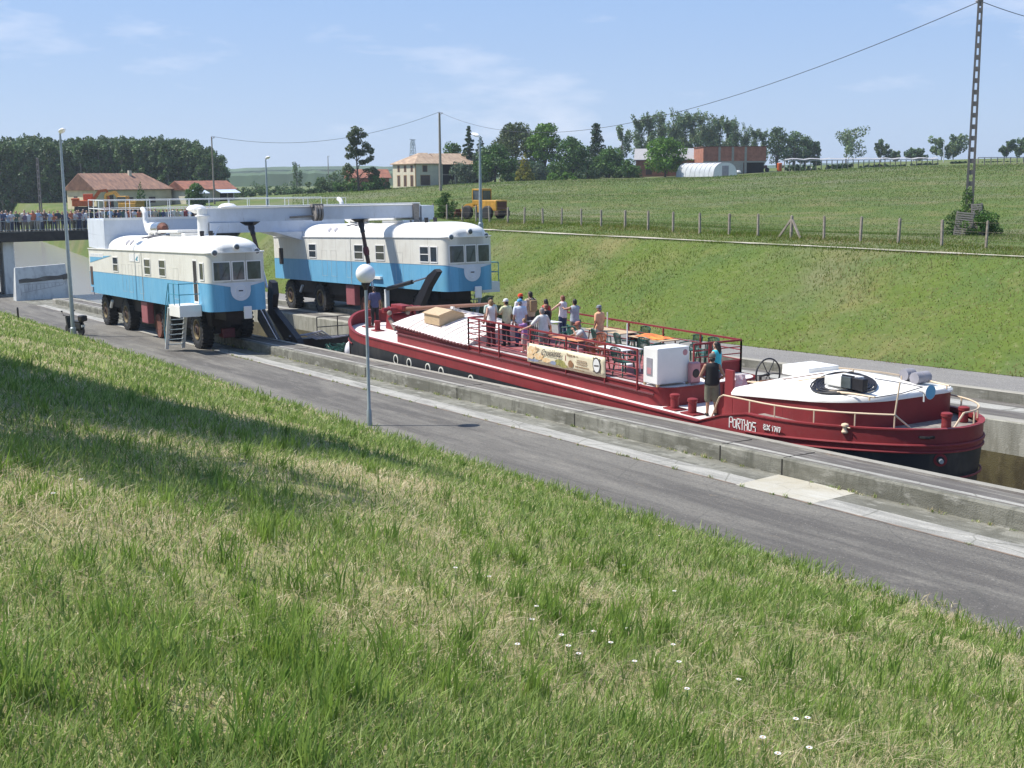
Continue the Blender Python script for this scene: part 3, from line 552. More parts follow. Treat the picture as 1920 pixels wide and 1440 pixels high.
def tufts():
    r = np.random.default_rng(15); NT = 2300; th = np.arctan2(_fh.y, _fh.x) - r.uniform(R(-45), R(36), NT); d = 4.5 * np.exp(r.uniform(0, 1, NT) ** 1.3 * math.log(40 / 4.5)); cx, cy = d * np.cos(th), d * np.sin(th)
    keep = (cy < ROAD_Y0 - .1) & (vnoise(cx / .8, cy / .8, 61) + r.uniform(-.7, .7, NT) > .15); cx, cy, d = cx[keep], cy[keep], d[keep]; NT = len(cx); k = 26
    X = np.repeat(cx, k) + r.normal(0, .045, NT * k) * np.repeat(r.uniform(.6, 1.8, NT), k); Y = np.repeat(cy, k) + r.normal(0, .045, NT * k) * np.repeat(r.uniform(.6, 1.8, NT), k); n = NT * k
    hh = np.repeat(r.uniform(.16, .36, NT), k) * r.uniform(.45, 1.1, n); dd = np.repeat(d, k)
    g = np.array(((0.15, 0.25, 0.045), (0.24, 0.34, 0.075), (0.19, 0.29, 0.05)))[np.repeat(r.integers(0, 3, NT), k)] * r.uniform(.8, 1.25, (n, 1))
    v1, f1, t1 = blades(np.stack([X, Y, ground_near(X, np.minimum(Y, ROAD_Y0)) - .01], 1), hh, r.uniform(.006, .012, n) * np.maximum(1, dd / 8) ** .7, r.uniform(.05, .55, n), g, 16)
    # flattened straw
    N = 180000; th = np.arctan2(_fh.y, _fh.x) - r.uniform(R(-45), R(36), N); d = 2.4 * np.exp(r.uniform(0, 1, N) ** .9 * math.log(40 / 2.4)); X, Y = d * np.cos(th), d * np.sin(th)
    keep = (Y < ROAD_Y0) & (vnoise(X / 1.3, Y / 1.3, 33) + 0.7 * vnoise(X / .45, Y / .45, 64) + r.uniform(-.6, .6, N) > .22); X, Y, d = X[keep], Y[keep], d[keep]; n = len(X)
    c = np.array(((0.56, 0.48, 0.29), (0.44, 0.36, 0.20), (0.66, 0.58, 0.38)))[r.integers(0, 3, n)] * r.uniform(.75, 1.2, (n, 1))
    v2, f2, t2 = blades(np.stack([X, Y, ground_near(X, np.minimum(Y, ROAD_Y0)) + r.uniform(.0, .05, n)], 1), r.uniform(.06, .17, n), r.uniform(.003, .006, n) * np.maximum(1, d / 7.5) ** .85, r.uniform(1.1, 1.9, n), c, 17)
    return (v1, f1, t1), (v2, f2, t2)
(v1, f1, t1), (v2, f2, t2) = tufts()
v, f, t = np.concatenate([v, v1, v2]), np.concatenate([f, f1 + len(v), f2 + len(v) + len(v1)]), np.concatenate([t, t1, t2])
tag(link('grass', np_mesh('grass', v, f, 'grass_blade', t)), 'uneven green grass with straw coloured patches on the slope above the road', 'grass', kind='stuff')
def far_grass():
    r = np.random.default_rng(8); out = []
    # bank
    N = 150000; X = -102 + 100 * r.uniform(0, 1, N) ** 1; Y = r.uniform(BANK0 - 0.1, 46, N); keep = np.abs(Y - PATH_Y) > 0.22; X, Y = X[keep], Y[keep]; n = len(X)
    patch = vnoise(X / 4.5, Y / 2.2, 41) + 0.6 * vnoise(X / 1.2, Y / 0.9, 42); low = np.clip((36.5 - Y) / 4, 0, 1)
    fence = np.clip(1 - np.abs(Y - 43.3) / 1.4, 0, 1)
    col = grass_cols(n, np.clip(0.24 + 0.34 * patch + 0.24 * low, 0.03, 0.9), r, .12, greens=((0.115, 0.162, 0.020), (0.145, 0.188, 0.028), (0.090, 0.142, 0.020)), dry=((0.27, 0.22, 0.09), (0.21, 0.17, 0.07), (0.33, 0.27, 0.125)))
    h = r.uniform(0.04, 0.11, n) * (1 + 1.3 * np.clip(vnoise(X / 1.1, Y / 1.1, 44), 0, 1)) * (1 + 1.6 * fence * r.uniform(0, 1, n)); out.append(blades(np.stack([X, Y, ground_far(X, Y) - 0.01], 1), h, r.uniform(0.018, 0.045, n), r.uniform(0.1, 0.9, n), col, 9, False))
    # meadow beyond the fence
    N = 220000; az = r.uniform(R(-10), R(27), N); d = 58 * np.exp(r.uniform(0, 1, N) * math.log(230 / 58.)); th = np.arctan2(_fh.y, _fh.x) - az
    X = d * np.cos(th); Y = d * np.sin(th); keep = Y > 44; X, Y, d = X[keep], Y[keep], d[keep]; n = len(X)
    patch = vnoise(X / 9, Y / 7, 51) + 0.5 * vnoise(X / 2.6, Y / 2.6, 52)
    col = grass_cols(n, np.clip(0.22 + 0.25 * patch, 0.03, 0.8), r, .08, greens=((0.100, 0.160, 0.030), (0.118, 0.175, 0.034), (0.085, 0.145, 0.028)), dry=((0.24, 0.22, 0.10), (0.19, 0.195, 0.085), (0.27, 0.245, 0.13)))
    h = r.uniform(0.06, 0.18, n) * np.maximum(1, d / 110); out.append(blades(np.stack([X, Y, ground_far(X, Y) - 0.02], 1), h, r.uniform(0.02, 0.045, n) * d / 70, r.uniform(0.2, 0.9, n), col, 10, False))
    # left bank of the basin and the land by the bridge
    return out
for nm, lb, (v, f, t) in zip(('grass', 'grass'), ('short green and straw grass covering the far canal bank', 'tall meadow grass in the open field beyond the fence'), far_grass()):
    tag(link(nm, np_mesh(nm, v, f, 'grass_far', t)), lb, 'grass', kind='stuff')
def weeds():
    r = np.random.default_rng(71); xs = np.concatenate([r.uniform(-60, -6, 150), r.uniform(-60, -6, 60)]); ys = np.concatenate([19.17 - np.abs(r.normal(0, .03, 150)), 17.72 + r.normal(0, .03, 60)]); k = 16
    X = np.repeat(xs, k) + r.normal(0, .05, len(xs) * k); Y = np.repeat(ys, k) - np.abs(r.normal(0, .025, len(xs) * k)); n = len(X)
    c = grass_cols(n, np.full(n, .35), r, .2); sz = np.repeat(r.uniform(.3, 1.2, len(xs)), k)
    return blades(np.stack([X, Y, road(X) + .003], 1), r.uniform(.05, .13, n) * sz, r.uniform(.008, .018, n), r.uniform(.2, 1.0, n), c, 72)
v, f, t = weeds(); tag(link('weeds', np_mesh('weeds', v, f, 'grass_blade', t)), 'small weeds growing in the joints along the kerb', 'weeds', kind='stuff')
# daisies
def daisy(px, py):
    # where the ray meets the grassy slope
    r_ = ray(px, py); t = 3.0
    while t < 60 and (r_ * t).z > gn((r_ * t).x, (r_ * t).y) + 0.10: t += 0.05
    p = r_ * t; k = empty('daisy', (p.x, p.y, gn(p.x, p.y)))
    return k
# ------------------------------------------------------------------ the two canal locomotives
LW, LL = 2.75, 23.5
ZB, ZM, ZR = 1.97, 3.28, 4.60
def fx(y, off=0.0):
    u = min(1.0, abs((y - LW / 2) / (LW / 2 + off))); return -0.9 + (0.9 + off) * (1 - u ** 4.2) ** (1 / 4.2)
def body_plan(off=0.0, n=22):
    pts = [Vector((-LL, -off, 0)), Vector((-10, -off, 0))]
    for i in range(n + 1):
        a = math.pi * i / n; c = -math.cos(a); y = LW / 2 + (LW / 2 + off) * math.copysign(abs(c) ** 0.55, c); pts.append(Vector((fx(y, off), y, 0)))
    pts += [Vector((-10, LW + off, 0)), Vector((-LL, LW + off, 0))]
    return pts
def ring(plan, z): return [Vector((p.x, p.y, z)) for p in plan]
def front_panel(mb, poly_yz, off=0.012, nsub=10):
    """closed region on the curved front, given as lower(y) and upper(y) z functions over [y0,y1]"""
    y0, y1, lo, hi = poly_yz
    ys = [y0 + (y1 - y0) * i / nsub for i in range(nsub + 1)]
    a = [Vector((fx(y, off), y, lo(y))) for y in ys]; b = [Vector((fx(y, off), y, hi(y))) for y in ys]
    mb.loft([a, b], closed=False)
def wheel(parent, x, y, side, r=0.92, wdt=0.6, z=None):
    t = MB(); h = wdt / 2; prof = [(0.50, -h * .8), (0.62, -h), (r - .16, -h), (r - .04, -h * .82), (r, -h * .5), (r, h * .5), (r - .04, h * .82), (r - .16, h), (0.62, h), (0.50, h * .8)]
    t.lathe(prof, axis='Y', seg=36, cap=False)
    for k in range(28):   # tread lugs
        a = 2 * math.pi * k / 28; m_ = Matrix.Rotation(a, 4, 'Y')
        for s_, sh in ((-1, 0.0), (1, math.pi / 28)):
            m2 = Matrix.Rotation(a + sh, 4, 'Y'); t.box(-0.05, 0.05, s_ * h * .96, s_ * h * .12, r - 0.10, r + 0.035, xf=m2)
    ty = t.build('wheel', 'rubber', parent, smooth=True, ang=35, loc=(x, y, (z if z is not None else r)))
    q = MB(); s = side
    q.mat(0).lathe([(0.51, s * h * .75), (0.50, s * h * .98), (0.45, s * h * .98), (0.43, s * h * .6)], axis='Y', seg=28, cap=False)
    q.mat(1).lathe([(0.44, s * h * .55), (0.30, s * h * .45), (0.28, s * h * .9), (0.20, s * h * 1.02), (0.05, s * h * 1.05)], axis='Y', seg=24)
    for k in range(10):
        a = 2 * math.pi * k / 10; q.mat(0).ell((0.36 * math.cos(a), s * h * .56, 0.36 * math.sin(a)), 0.028, 6, 4)
    q.build('rim', ['rim_yellow', 'shutter'], ty, smooth=True, ang=35)
def side_window(parent, x0, x1, z0, z1, y, s, bar=True, g='glass', slant=0.0):
    f = MB(); fr = 0.05; yy0, yy1 = (y - 0.03, y + 0.01) if s < 0 else (y - 0.01, y + 0.03)
    f.box(x0 - fr, x0, yy0, yy1, z0 - fr, z1 + fr); f.box(x1, x1 + fr, yy0, yy1, z0 - fr, z1 + fr); f.box(x0, x1, yy0, yy1, z1, z1 + fr); f.box(x0, x1, yy0, yy1, z0 - fr, z0)
    if bar: f.box(x0, x1, yy0 + .002, yy1, (z0 + z1) / 2 - .02, (z0 + z1) / 2 + .02)
    w_ = f.build('window', 'white_paint', parent); gm = MB(); gm.box(x0 + .001, x1 - .001, y - 0.008 if s < 0 else y, y if s < 0 else y + 0.008, z0 + .001, z1 - .001); gm.build('pane', g, w_)
def locomotive(loc, label, near_side_stairs, z_far):
    T = empty('canal_locomotive', loc, label=label, cat='locomotive', group='twin blue and white canal locomotives on either side of the channel')
    T.rotation_euler = (0, -math.atan(SL), 0)
    P = body_plan(); PO = body_plan(0.004)
    b = MB(); b.mat(1).loft([ring(P, ZB), ring(P, ZB + .04)], capa=True); b.loft([ring(P, ZB + .04), ring(P, ZM)])
    b.mat(0).loft([ring(P, ZM), ring(P, ZR)], capb=True)
    b.mat(0).loft([ring(body_plan(0.012), ZM - .015), ring(body_plan(0.012), ZM + .015)])
    body = b.build('body', ['cream_paint', 'blue_paint'], T, smooth=True, ang=30)
    # gutter + roof
    r = MB(); r.loft([ring(body_plan(0.05), ZR), ring(body_plan(0.05), ZR + .05)], capa=True, capb=True)
    rings = []; N = 9; x_r, x_f = -19.9, 0.04
    def rplan(hw, xr, xf, n=36):
        o = []; cx, hl = (xr + xf) / 2, (xf - xr) / 2
        for i in range(n):
            a = 2 * math.pi * i / n; c, s_ = math.cos(a), math.sin(a)
            o.append((cx + hl * math.copysign(abs(c) ** 0.25, c), LW / 2 + hw * math.copysign(abs(s_) ** 0.42, s_)))
        return o
    for i in range(N + 1):
        t = i / N; a = t * math.pi / 2; ins = 1 - math.cos(a); z = ZR + .05 + 0.72 * math.sin(a) ** 0.9
        hw = (LW / 2 + .03) * (1 - ins * .92); rings.append([Vector((x, y, z)) for x, y in rplan(hw, x_r + 1.3 * ins ** 1.1, x_f - 2.2 * ins ** 1.3)])
    r.loft(rings, capb=True)
    roof = r.build('roof', 'roof_white', T, smooth=True, ang=50)
    for x0 in (-14.6, -13.7): v = MB(); v.bar((x0, .06, 4.96), (x0 + .1, .24, 5.14), .42, .03, up=(0, -.7, .7)); v.build('roof_vent', 'plastic_grey', roof)
    for x0 in (-12.8, -11.7): v = MB(); v.bar((x0, .48, 5.265), (x0 + .6, 1.05, 5.385), .42, .03); v.build('roof_vent', 'plastic_grey', roof)
    # windscreen
    for y0, y1 in ((.25, .96), (1.10, 1.63), (1.78, 2.44)):
        f = MB(); front_panel(f, (y0 - .05, y1 + .05, lambda y: 3.34, lambda y: 4.24), 0.014); w_ = f.build('windscreen', 'white_paint', T, smooth=True)
        g = MB(); front_panel(g, (y0, y1, lambda y: 3.39, lambda y: 4.19), 0.024); g.build('pane', 'cab_glass', w_, smooth=True)
        k = MB(); k.bar((fx((y0 + y1) / 2, .03), (y0 + y1) / 2 - .1, 3.40), (fx(y1, .03), y1 - .12, 3.98), .015); k.build('wiper', 'black_steel', w_)
    # white swoosh and round emblem on the nose
    s_ = MB(); front_panel(s_, (.08, LW - .08, lambda y: 3.26 - 0.26 * max(0, 1 - abs(y - LW / 2) / 1.35), lambda y: 3.30), 0.010, 24)
    c = LW / 2 + .05; hw = .47
    front_panel(s_, (c - hw, c + hw, lambda y: 2.88 - 0.45 * math.sqrt(max(0, 1 - ((y - c) / hw) ** 2)), lambda y: 3.20), 0.016, 20)
    e = s_.build('nose_emblem', 'grey_paint', T, smooth=True)
    pl = MB(); pl.box(fx(c, .02), fx(c, .02) + .012, c - .1, c + .1, 2.86, 2.91); pl.build('badge_plate', 'black_steel', e)
    rg = MB(); rg.tube([(fx(c + .26 * math.cos(a), .02), c + .26 * math.cos(a), 2.88 + .26 * math.sin(a)) for a in [i * math.pi / 10 for i in range(21)]], .008, 5, cap=False); rg.build('badge_ring', 'white_paint', e)
    for y, z, x in ((.32, 4.62, -.12), (1.32, 4.86, 0.0), (2.3, 4.64, -.16)):
        h = MB(); h.mat(0).lathe([(.10, -.25), (.14, -.02), (.15, .10), (.12, .12)], (x, y, z), 'X', 16); h.mat(1).lathe([(.115, .122), (.05, .13)], (x, y, z), 'X', 14); h.build('headlight', ['white_paint', 'cab_glass'], T, smooth=True)
    # side windows, both flanks
    for yy, sg in ((0, -1), (LW, 1)):
        for x0, x1 in ((-17.5, -16.45), (-10.8, -9.7), (-8.0, -6.95)): side_window(T, x0, x1, 3.42, 4.17, yy, sg)
        side_window(T, -1.62 if sg * (1 if near_side_stairs else -1) > 0 else -1.3, -.95 if sg * (1 if near_side_stairs else -1) > 0 else -.78, 3.42, 4.14, yy, sg, bar=False)
        if (sg < 0) != near_side_stairs: side_window(T, -2.75, -1.85, 3.42, 4.14, yy, sg)
    # door, platform and stairs on the outer flank
    ys = -1 if near_side_stairs else 1; y0 = 0 if near_side_stairs else LW
    def Y(d): return y0 + ys * d     # distance outwards from the flank
    d = MB(); d.mat(0).box(-2.4, -1.72, Y(-.02), Y(.012), 2.3, 4.33); d.mat(1).box(-2.32, -1.80, Y(.0), Y(.022), 2.4, 4.25); dr = d.build('door', ['white_paint', 'dark_hole'], T)
    k = MB(); k.ell((-1.76, Y(.04), 3.3), .04, 8, 6); k.build('door_handle', 'chrome', dr)
    p = MB(); p.box(-3.05, -1.35, Y(0.02), Y(1.02), 2.22, 2.27); p.box(-3.05, -1.35, Y(1.0), Y(1.03), 1.74, 2.22); p.box(-1.38, -1.35, Y(.02), Y(1.0), 1.74, 2.22); p.box(-1.9, -1.7, Y(.02), Y(.1), 1.7, 2.2)
    plat = p.build('boarding_platform', 'white_paint', T)
    st = MB()
    for yy in (Y(1.0), Y(.22)): st.bar((-3.05, yy, 2.12), (-3.95, yy, .10), .05, .17, up=(0, 1, 0))
    st.build('stair_stringer', 'white_paint', T)
    tr = MB()
    for i in range(8): t = (i + .6) / 8.4; tr.box(-3.05 - .9 * t - .10, -3.05 - .9 * t + .10, Y(.24), Y(.98), 2.12 - 2.02 * t, 2.15 - 2.02 * t)
    tr.build('stair_treads', 'galvanised', T)
    rl = MB(); H = 3.25
    for pts in ([(-3.05, Y(1.0), 2.27), (-3.05, Y(1.0), H), (-1.4, Y(1.0), H), (-1.4, Y(.05), H)], [(-2.25, Y(1.0), 2.27), (-2.25, Y(1.0), H)], [(-1.4, Y(1.0), 2.27), (-1.4, Y(1.0), H)], [(-3.05, Y(1.0), 2.76), (-1.4, Y(1.0), 2.76), (-1.4, Y(.05), 2.76)],
                [(-3.05, Y(1.0), H), (-3.55, Y(1.0), 2.5), (-4.15, Y(1.0), .9), (-4.1, Y(1.0), .25)], [(-3.05, Y(1.0), 2.76), (-3.35, Y(1.0), 2.2), (-3.95, Y(1.0), .65)]):
        rl.tube(pts, .022, 6)
    rl.build('stair_railing', 'teal_paint', T)
    # markings on the flank beside the channel road
    if near_side_stairs:
        m_ = MB(); m_.mat(0).box(-13.8, -11.75, -.02, -.004, 4.02, 4.42)
        lg = m_.build('logo_panel', 'white_paint', T)
        m_ = MB(); m_.prism([(-12.5, -.022, 4.12), (-12.1, -.022, 4.33), (-11.95, -.022, 4.28), (-12.15, -.022, 4.15), (-11.95, -.022, 4.10), (-12.25, -.022, 4.08)], (0, -.004, 0)); m_.build('logo_mark', 'teal_paint', lg)
        m_ = MB(); m_.mat(0).prism([(-23.2, -.004, 3.78), (-23.2, -.004, 4.12), (-17.8, -.004, 4.27)], (0, -.01, 0)); m_.build('pennant', 'blue_paint', T)
        m_ = MB(); m_.mat(0).box(-23.2, -19.8, -.02, -.004, 4.14, 4.36); mk = m_.build('name_panel', 'white_paint', T)
        m_ = MB(); r_ = random.Random(3)
        for i in range(10):
            x = -23.0 + i * .33; m_.box(x, x + .03, -.026, -.02, 4.18, 4.32)
            if i % 3: m_.box(x + .16, x + .19, -.026, -.02, 4.18, 4.32); m_.box(x + .03, x + .16, -.026, -.02, 4.24 + .05 * (i % 2), 4.26 + .05 * (i % 2))
        m_.build('lettering', 'grey_paint', mk)
        m_ = MB(); m_.box(-23.3, -22.7, -.02, .0, 2.45, 3.55); m_.build('rear_grille', 'shutter', T)
        m_ = MB(); m_.box(-23.2, -22.75, -.06, .0, 2.08, 2.32); m_.box(-23.3, -22.6, -.05, 0, 1.85, 2.0); m_.build('socket_box', 'plastic_grey', T)
    else:
        m_ = MB(); m_.box(-22.6, -21.9, -.02, .0, 2.9, 3.9); m_.build('rear_grille', 'dark_hole', T)
        m_ = MB(); m_.box(-9.1, -7.3, -.14, .0, 2.38, 2.52); m_.build('strip_light', 'white_paint', T)
    m_ = MB()
    for x in (-15.6, -14.2, -12.0, -5.6):
        m_.box(x, x + .55, -.012, .0, 2.5, 3.9) if False else None
        for a_, b_ in (((x, 2.35), (x, 3.85)), ((x + .8, 2.35), (x + .8, 3.85)), ((x, 3.85), (x + .8, 3.85)), ((x, 2.35), (x + .8, 2.35))): m_.bar((a_[0], -.002, a_[1]), (b_[0], -.002, b_[1]), .012, .008)
    m_.build('hatch_seams', 'cream_paint', T)
    # roof furniture
    e = MB(); e.mat(0).lathe([(.16, -1.5), (.30, -1.25), (.33, -1.0), (.33, .0)], (-13.6, 1.5, 5.75), 'X', 18); e.mat(1).lathe([(.34, 0), (.34, 1.25)], (-13.6, 1.5, 5.75), 'X', 18); e.mat(2).lathe([(.31, 1.25), (.14, 1.6)], (-13.6, 1.5, 5.75), 'X', 14)
    for x in (-14.2, -13.0): e.mat(0).box(x, x + .12, 1.2, 1.8, 5.3, 5.5)
    mf = e.build('muffler', ['white_paint', 'chrome', 'rust'], T, smooth=True)
    e = MB(); e.tube([(-15.1, 1.5, 5.75), (-15.5, 1.5, 5.85), (-15.75, 1.5, 6.2), (-15.75, 1.5, 6.6), (-15.95, 1.5, 6.78), (-16.2, 1.5, 6.84)], [.15, .15, .14, .13, .13, .13], 12); e.build('exhaust_pipe', 'white_paint', mf, smooth=True)
    a = MB(); a.box(-10.6, -7.0, .75, 2.0, 5.52, 5.66, .03); a.box(-9.0, -6.4, .9, 1.9, 5.35, 5.50, .03); a.build('roof_hatch', 'white_paint', roof)
    for x, y in ((-3.9, 1.0), (-3.5, 1.3)): a = MB(); a.lathe([(.09, 0), (.11, .25), (.10, .30)], (x, y, 5.3), 'Z', 10); a.build('horn', 'black_steel', roof)
    # chassis
    c = MB(); c.mat(0).box(-22.9, -2.4, .75, 2.2, 1.15, 1.96); c.mat(0).box(-22.0, -2.8, 1.05, 1.8, .75, 1.15); c.mat(0).box(-2.4, -.7, .9, 1.7, 1.5, 1.96)
    for x in (-3.9, -9.0, -17.3, -22.2): c.mat(0).lathe([(.14, .4), (.14, 2.8)], (x, 0, .92), 'Y', 10)
    c.mat(1).box(-3.2, -2.5, 1.3, 1.9, .55, 1.0, .04)
    ch = c.build('chassis', ['chassis', 'dark_red'], T)
    c = MB(); c.box(-12.6, -11.4, .14, .5, .75, 1.92, .05); c.build('tool_box', 'pale_red', T)
    c = MB(); c.lathe([(.62, -.2), (.66, -.1), (.66, .1), (.62, .2)], (-10.9, .75, .66), 'Y', 20); c.build('guide_wheel', 'rust', T)
    c = MB(); c.tube([(-20.0, .3, 1.2), (-19.6, .3, 1.6)], .09, 8); c.build('air_tank', 'plastic_white', T)
    b2 = MB(); b2.box(.06, .16, 1.48, 1.86, 1.60, 2.18, .04); b2.box(-.3, .06, 1.6, 1.7, 1.9, 1.95); b2.build('front_box', 'white_paint', T)
    for x in (-3.9, -9.0, -17.3, -22.2):
        wheel(T, x, .75, -1); wheel(T, x, 2.72, 1, z=.92 + z_far)
    # side cable seam
    c = MB(); c.tube([(-11.35, -.015, 4.55), (-11.35, -.02, 2.0)], .015, 6); c.build('drain_pipe', 'cream_paint', T)
    return T
L1 = locomotive((-53.87, 17.0, rd(-53.87) + .0), 'blue and white locomotive on the near road, with white stairs at its cab', True, .40)
L2 = locomotive((-52.55, 28.35, rd(-52.55) + .36), 'blue and white locomotive on the far side, behind the bow of the red barge', False, .33)

# ------------------------------------------------------------------ gantry beams linking the locomotives
G = empty('rear_gantry', (-75.2, 18.4, -2.4), label='wide grey box beam with a railed walkway joining the rear ends of both locomotives', cat='gantry')
def gp(x, y, z): return Vector((x + 75.2, y - 18.4, z + 2.4))
def slab(mb, A, B, wx, z0, z1, z0b=None, z1b=None):
    """beam from A=(x,y) to B=(x,y), wx wide along X"""
    z0b = z0 if z0b is None else z0b; z1b = z1 if z1b is None else z1b; a0, a1, b0, b1 = A[0] - wx / 2, A[0] + wx / 2, B[0] - wx / 2, B[0] + wx / 2
    vs = [gp(a0, A[1], z0), gp(a1, A[1], z0), gp(b1, B[1], z0b), gp(b0, B[1], z0b), gp(a0, A[1], z1), gp(a1, A[1], z1), gp(b1, B[1], z1b), gp(b0, B[1], z1b)]
    mb.add(vs, [(0, 3, 2, 1), (4, 5, 6, 7), (0, 1, 5, 4), (1, 2, 6, 5), (2, 3, 7, 6), (3, 0, 4, 7)])
xa, xb = -75.25, -73.1
b = MB(); slab(b, (xa, 17.0), (xb, 31.1), 4.1, -3.22, -2.33)
b.build('beam', 'grey_paint', G)
b = MB(); slab(b, (xa, 17.0), (xa + .42, 19.75), 4.1, -4.03, -3.225); b.build('near_tower', 'grey_paint', G)
b = MB(); b.prism([gp(xb - .15 - 2.05, 26.6, -3.225), gp(xb - .15 - 2.05, 28.35, -3.225), gp(xb - .15 - 2.05, 28.35, -3.75)], (4.1, 0, 0)); slab(b, (xb - .1, 28.36), (xb, 31.1), 4.1, -3.9, -3.225); b.build('far_tower', 'grey_paint', G)
rl = MB(); xr = 1.95
def wp(y, k=1): t = (y - 17.0) / 14.1; return xa + (xb - xa) * t + k * xr
ysr = [17.1 + i * 1.18 for i in range(13)]
for k in (1, -1):
    for y in ysr: rl.tube([gp(wp(y, k), y, -2.33), gp(wp(y, k), y, -1.22)], .020, 6)
    for z in (-1.22, -1.72): rl.tube([gp(wp(ysr[0], k), ysr[0], z), gp(wp(ysr[-1], k), ysr[-1], z)], .020, 6)
rl.tube([gp(wp(17.1, 1), 17.1, -1.22), gp(wp(17.1, -1), 17.1, -1.22)], .026, 6); rl.tube([gp(wp(17.1, 1), 17.1, -1.72), gp(wp(17.1, -1), 17.1, -1.72)], .026, 6)
for k in (.33, -.33): rl.tube([gp(wp(17.1, k), 17.1, -2.33), gp(wp(17.1, k), 17.1, -1.22)], .024, 6)
rl.build('railing', 'white_paint', G)
tb = MB(); slab(tb, (xa + 2.06, 17.0), (xb + 2.06, 31.1), .05, -2.33, -2.2); tb.build('kick_plate', 'white_paint', G)

G2 = empty('front_gantry', (-59.3, 18.6, -2.6), label='long grey box beam over the channel with pulleys and hanging jacks, nearer the locomotive cabs', cat='gantry')
def g2(x, y, z): return (x + 59.3, y - 18.6, z + 2.6)
def bx2(mb, x0, x1, y0, y1, z0, z1, bev=0): a = g2(x0, y0, z0); c = g2(x1, y1, z1); mb.box(a[0], c[0], a[1], c[1], a[2], c[2], bev)
b = MB(); bx2(b, -60.0, -59.3, 18.45, 30.35, -2.12, -1.47); b.build('beam', 'grey_paint', G2)
b = MB(); bx2(b, -60.05, -59.25, 18.4, 30.4, -1.465, -1.42); b.tube([g2(-59.2, 19.4, -1.38), g2(-59.2, 30.3, -1.36)], .035, 8); b.build('top_flange', 'white_paint', G2)
b = MB(); bx2(b, -60.1, -59.2, 30.41, 31.15, -2.25, -1.5); bx2(b, -59.95, -59.4, 30.5, 31.0, -3.15, -2.26); b.build('end_box', 'grey_paint', G2)
b = MB(); b.lathe([(.27, -.45), (.27, .72), (.36, .72), (.36, .78), (.27, .80), (.27, 1.1)], g2(-59.5, 18.55, -2.55), 'Z', 20); b.build('column', 'white_paint', G2, smooth=True, ang=35)
for i, (x, y, z) in enumerate(((-60.1, 18.45, -1.48), (-60.3, 20.1, -1.44))):
    b = MB(); b.lathe([(.12, -.2), (.5, .0), (.46, .08), (.3, .19), (.06, .23)], g2(x, y, z), 'Z', 18); b.build('vent_cap', 'white_paint', G2, smooth=True, ang=35)
b = MB()
for y in (24.2, 24.35, 24.5): b.lathe([(.42, -.05), (.42, .05)], g2(-59.05, y, -1.75), 'Y', 18)
bx2(b, -59.25, -58.9, 24.05, 24.65, -1.45, -1.3); b.tube([g2(-59.1, 22.9, -1.95), g2(-59.1, 24.3, -1.9)], .06, 6); b.build('pulley', 'wood_grey', G2, smooth=True, ang=35)
b = MB(); bx2(b, -59.75, -59.2, 18.8, 20.35, -2.62, -2.13, .03); b.tube([g2(-59.2, 19.3, -2.3), g2(-59.2, 18.9, -2.9)], .05, 6); b.build('winch_case', 'grey_paint', G2)
b = MB(); bx2(b, -59.3, -59.1, 29.9, 30.2, -2.6, -1.4); b.tube([g2(-59.15, 29.7, -2.2), g2(-59.05, 29.9, -3.1)], .06, 6); b.build('cable_clamp', 'wood_grey', G2)
def jack(y, zb_, xb_):
    j = MB(); a = Vector(g2(-59.4, y, -2.13)); c = Vector(g2(xb_, y + .1, zb_))
    j.mat(0).lathe([(.55, 0), (.25, -.18), (.1, -.2)], a, 'Z', 4)
    d = c - a
    P_ = [a + d * t for t in (.03, .10, .14, .2)]; j.mat(0).tube(P_, [.14, .17, .12, .13], 10)
    j.mat(1).tube([a + d * .2, a + d * .42], [.10, .10], 10); j.mat(2).tube([a + d * .42, a + d * .48, a + d * .54], [.14, .17, .13], 10); j.mat(1).tube([a + d * .54, a + d * .66], .11, 10); j.mat(3).tube([a + d * .66, c], .075, 10)
    j.build('hanging_jack', ['black_steel', 'shutter', 'dark_red', 'chrome'], G2, smooth=True, ang=40)
jack(20.9, -5.3, -57.6); jack(26.9, -5.6, -58.3)

# ------------------------------------------------------------------ push arms and the mask across the channel
A1 = empty('push_arm', (-56.3, 20.9, -5.2), label='black steel arm sloping from the nearer locomotive down to the mask', cat='machine arm', group='arms that lower the mask')
def plate(mb, o, pts, y0, y1): mb.prism([(x - o[0], y0 - o[1], z - o[2]) for x, z in pts], (0, y1 - y0, 0))
o1 = (-56.3, 20.9, -5.2)
m_ = MB(); plate(m_, o1, [(-56.75, -4.85), (-56.3, -4.95), (-56.2, -5.5), (-56.45, -6.15), (-53.4, -7.35), (-52.9, -7.9), (-54.6, -7.75), (-57.0, -6.5), (-57.0, -5.6)], 20.78, 21.08); m_.build('boom', 'black_steel', A1)
m_ = MB(); plate(m_, o1, [(-58.0, -6.0), (-57.2, -6.3), (-54.8, -7.9), (-56.4, -7.85), (-58.2, -6.9)], 20.65, 20.72); m_.build('side_plate', 'plastic_grey', A1)
m_ = MB(); m_.tube([(-57.8 - o1[0], -.35, -6.05 - o1[2]), (-55.0 - o1[0], -.35, -7.75 - o1[2])], .05, 8); m_.build('piston_rod', 'chrome', A1)
A2 = empty('push_arm', (-52.6, 27.85, -4.6), label='black steel arm raised against the far locomotive with its hydraulic ram', cat='machine arm', group='arms that lower the mask')
o2 = (-52.6, 27.85, -4.6)
m_ = MB(); plate(m_, o2, [(-52.35, -4.5), (-52.6, -4.38), (-53.4, -4.75), (-54.3, -5.6), (-56.3, -7.9), (-55.3, -7.9), (-54.0, -6.1), (-53.3, -5.3)], 27.65, 27.95); m_.build('boom', 'black_steel', A2)
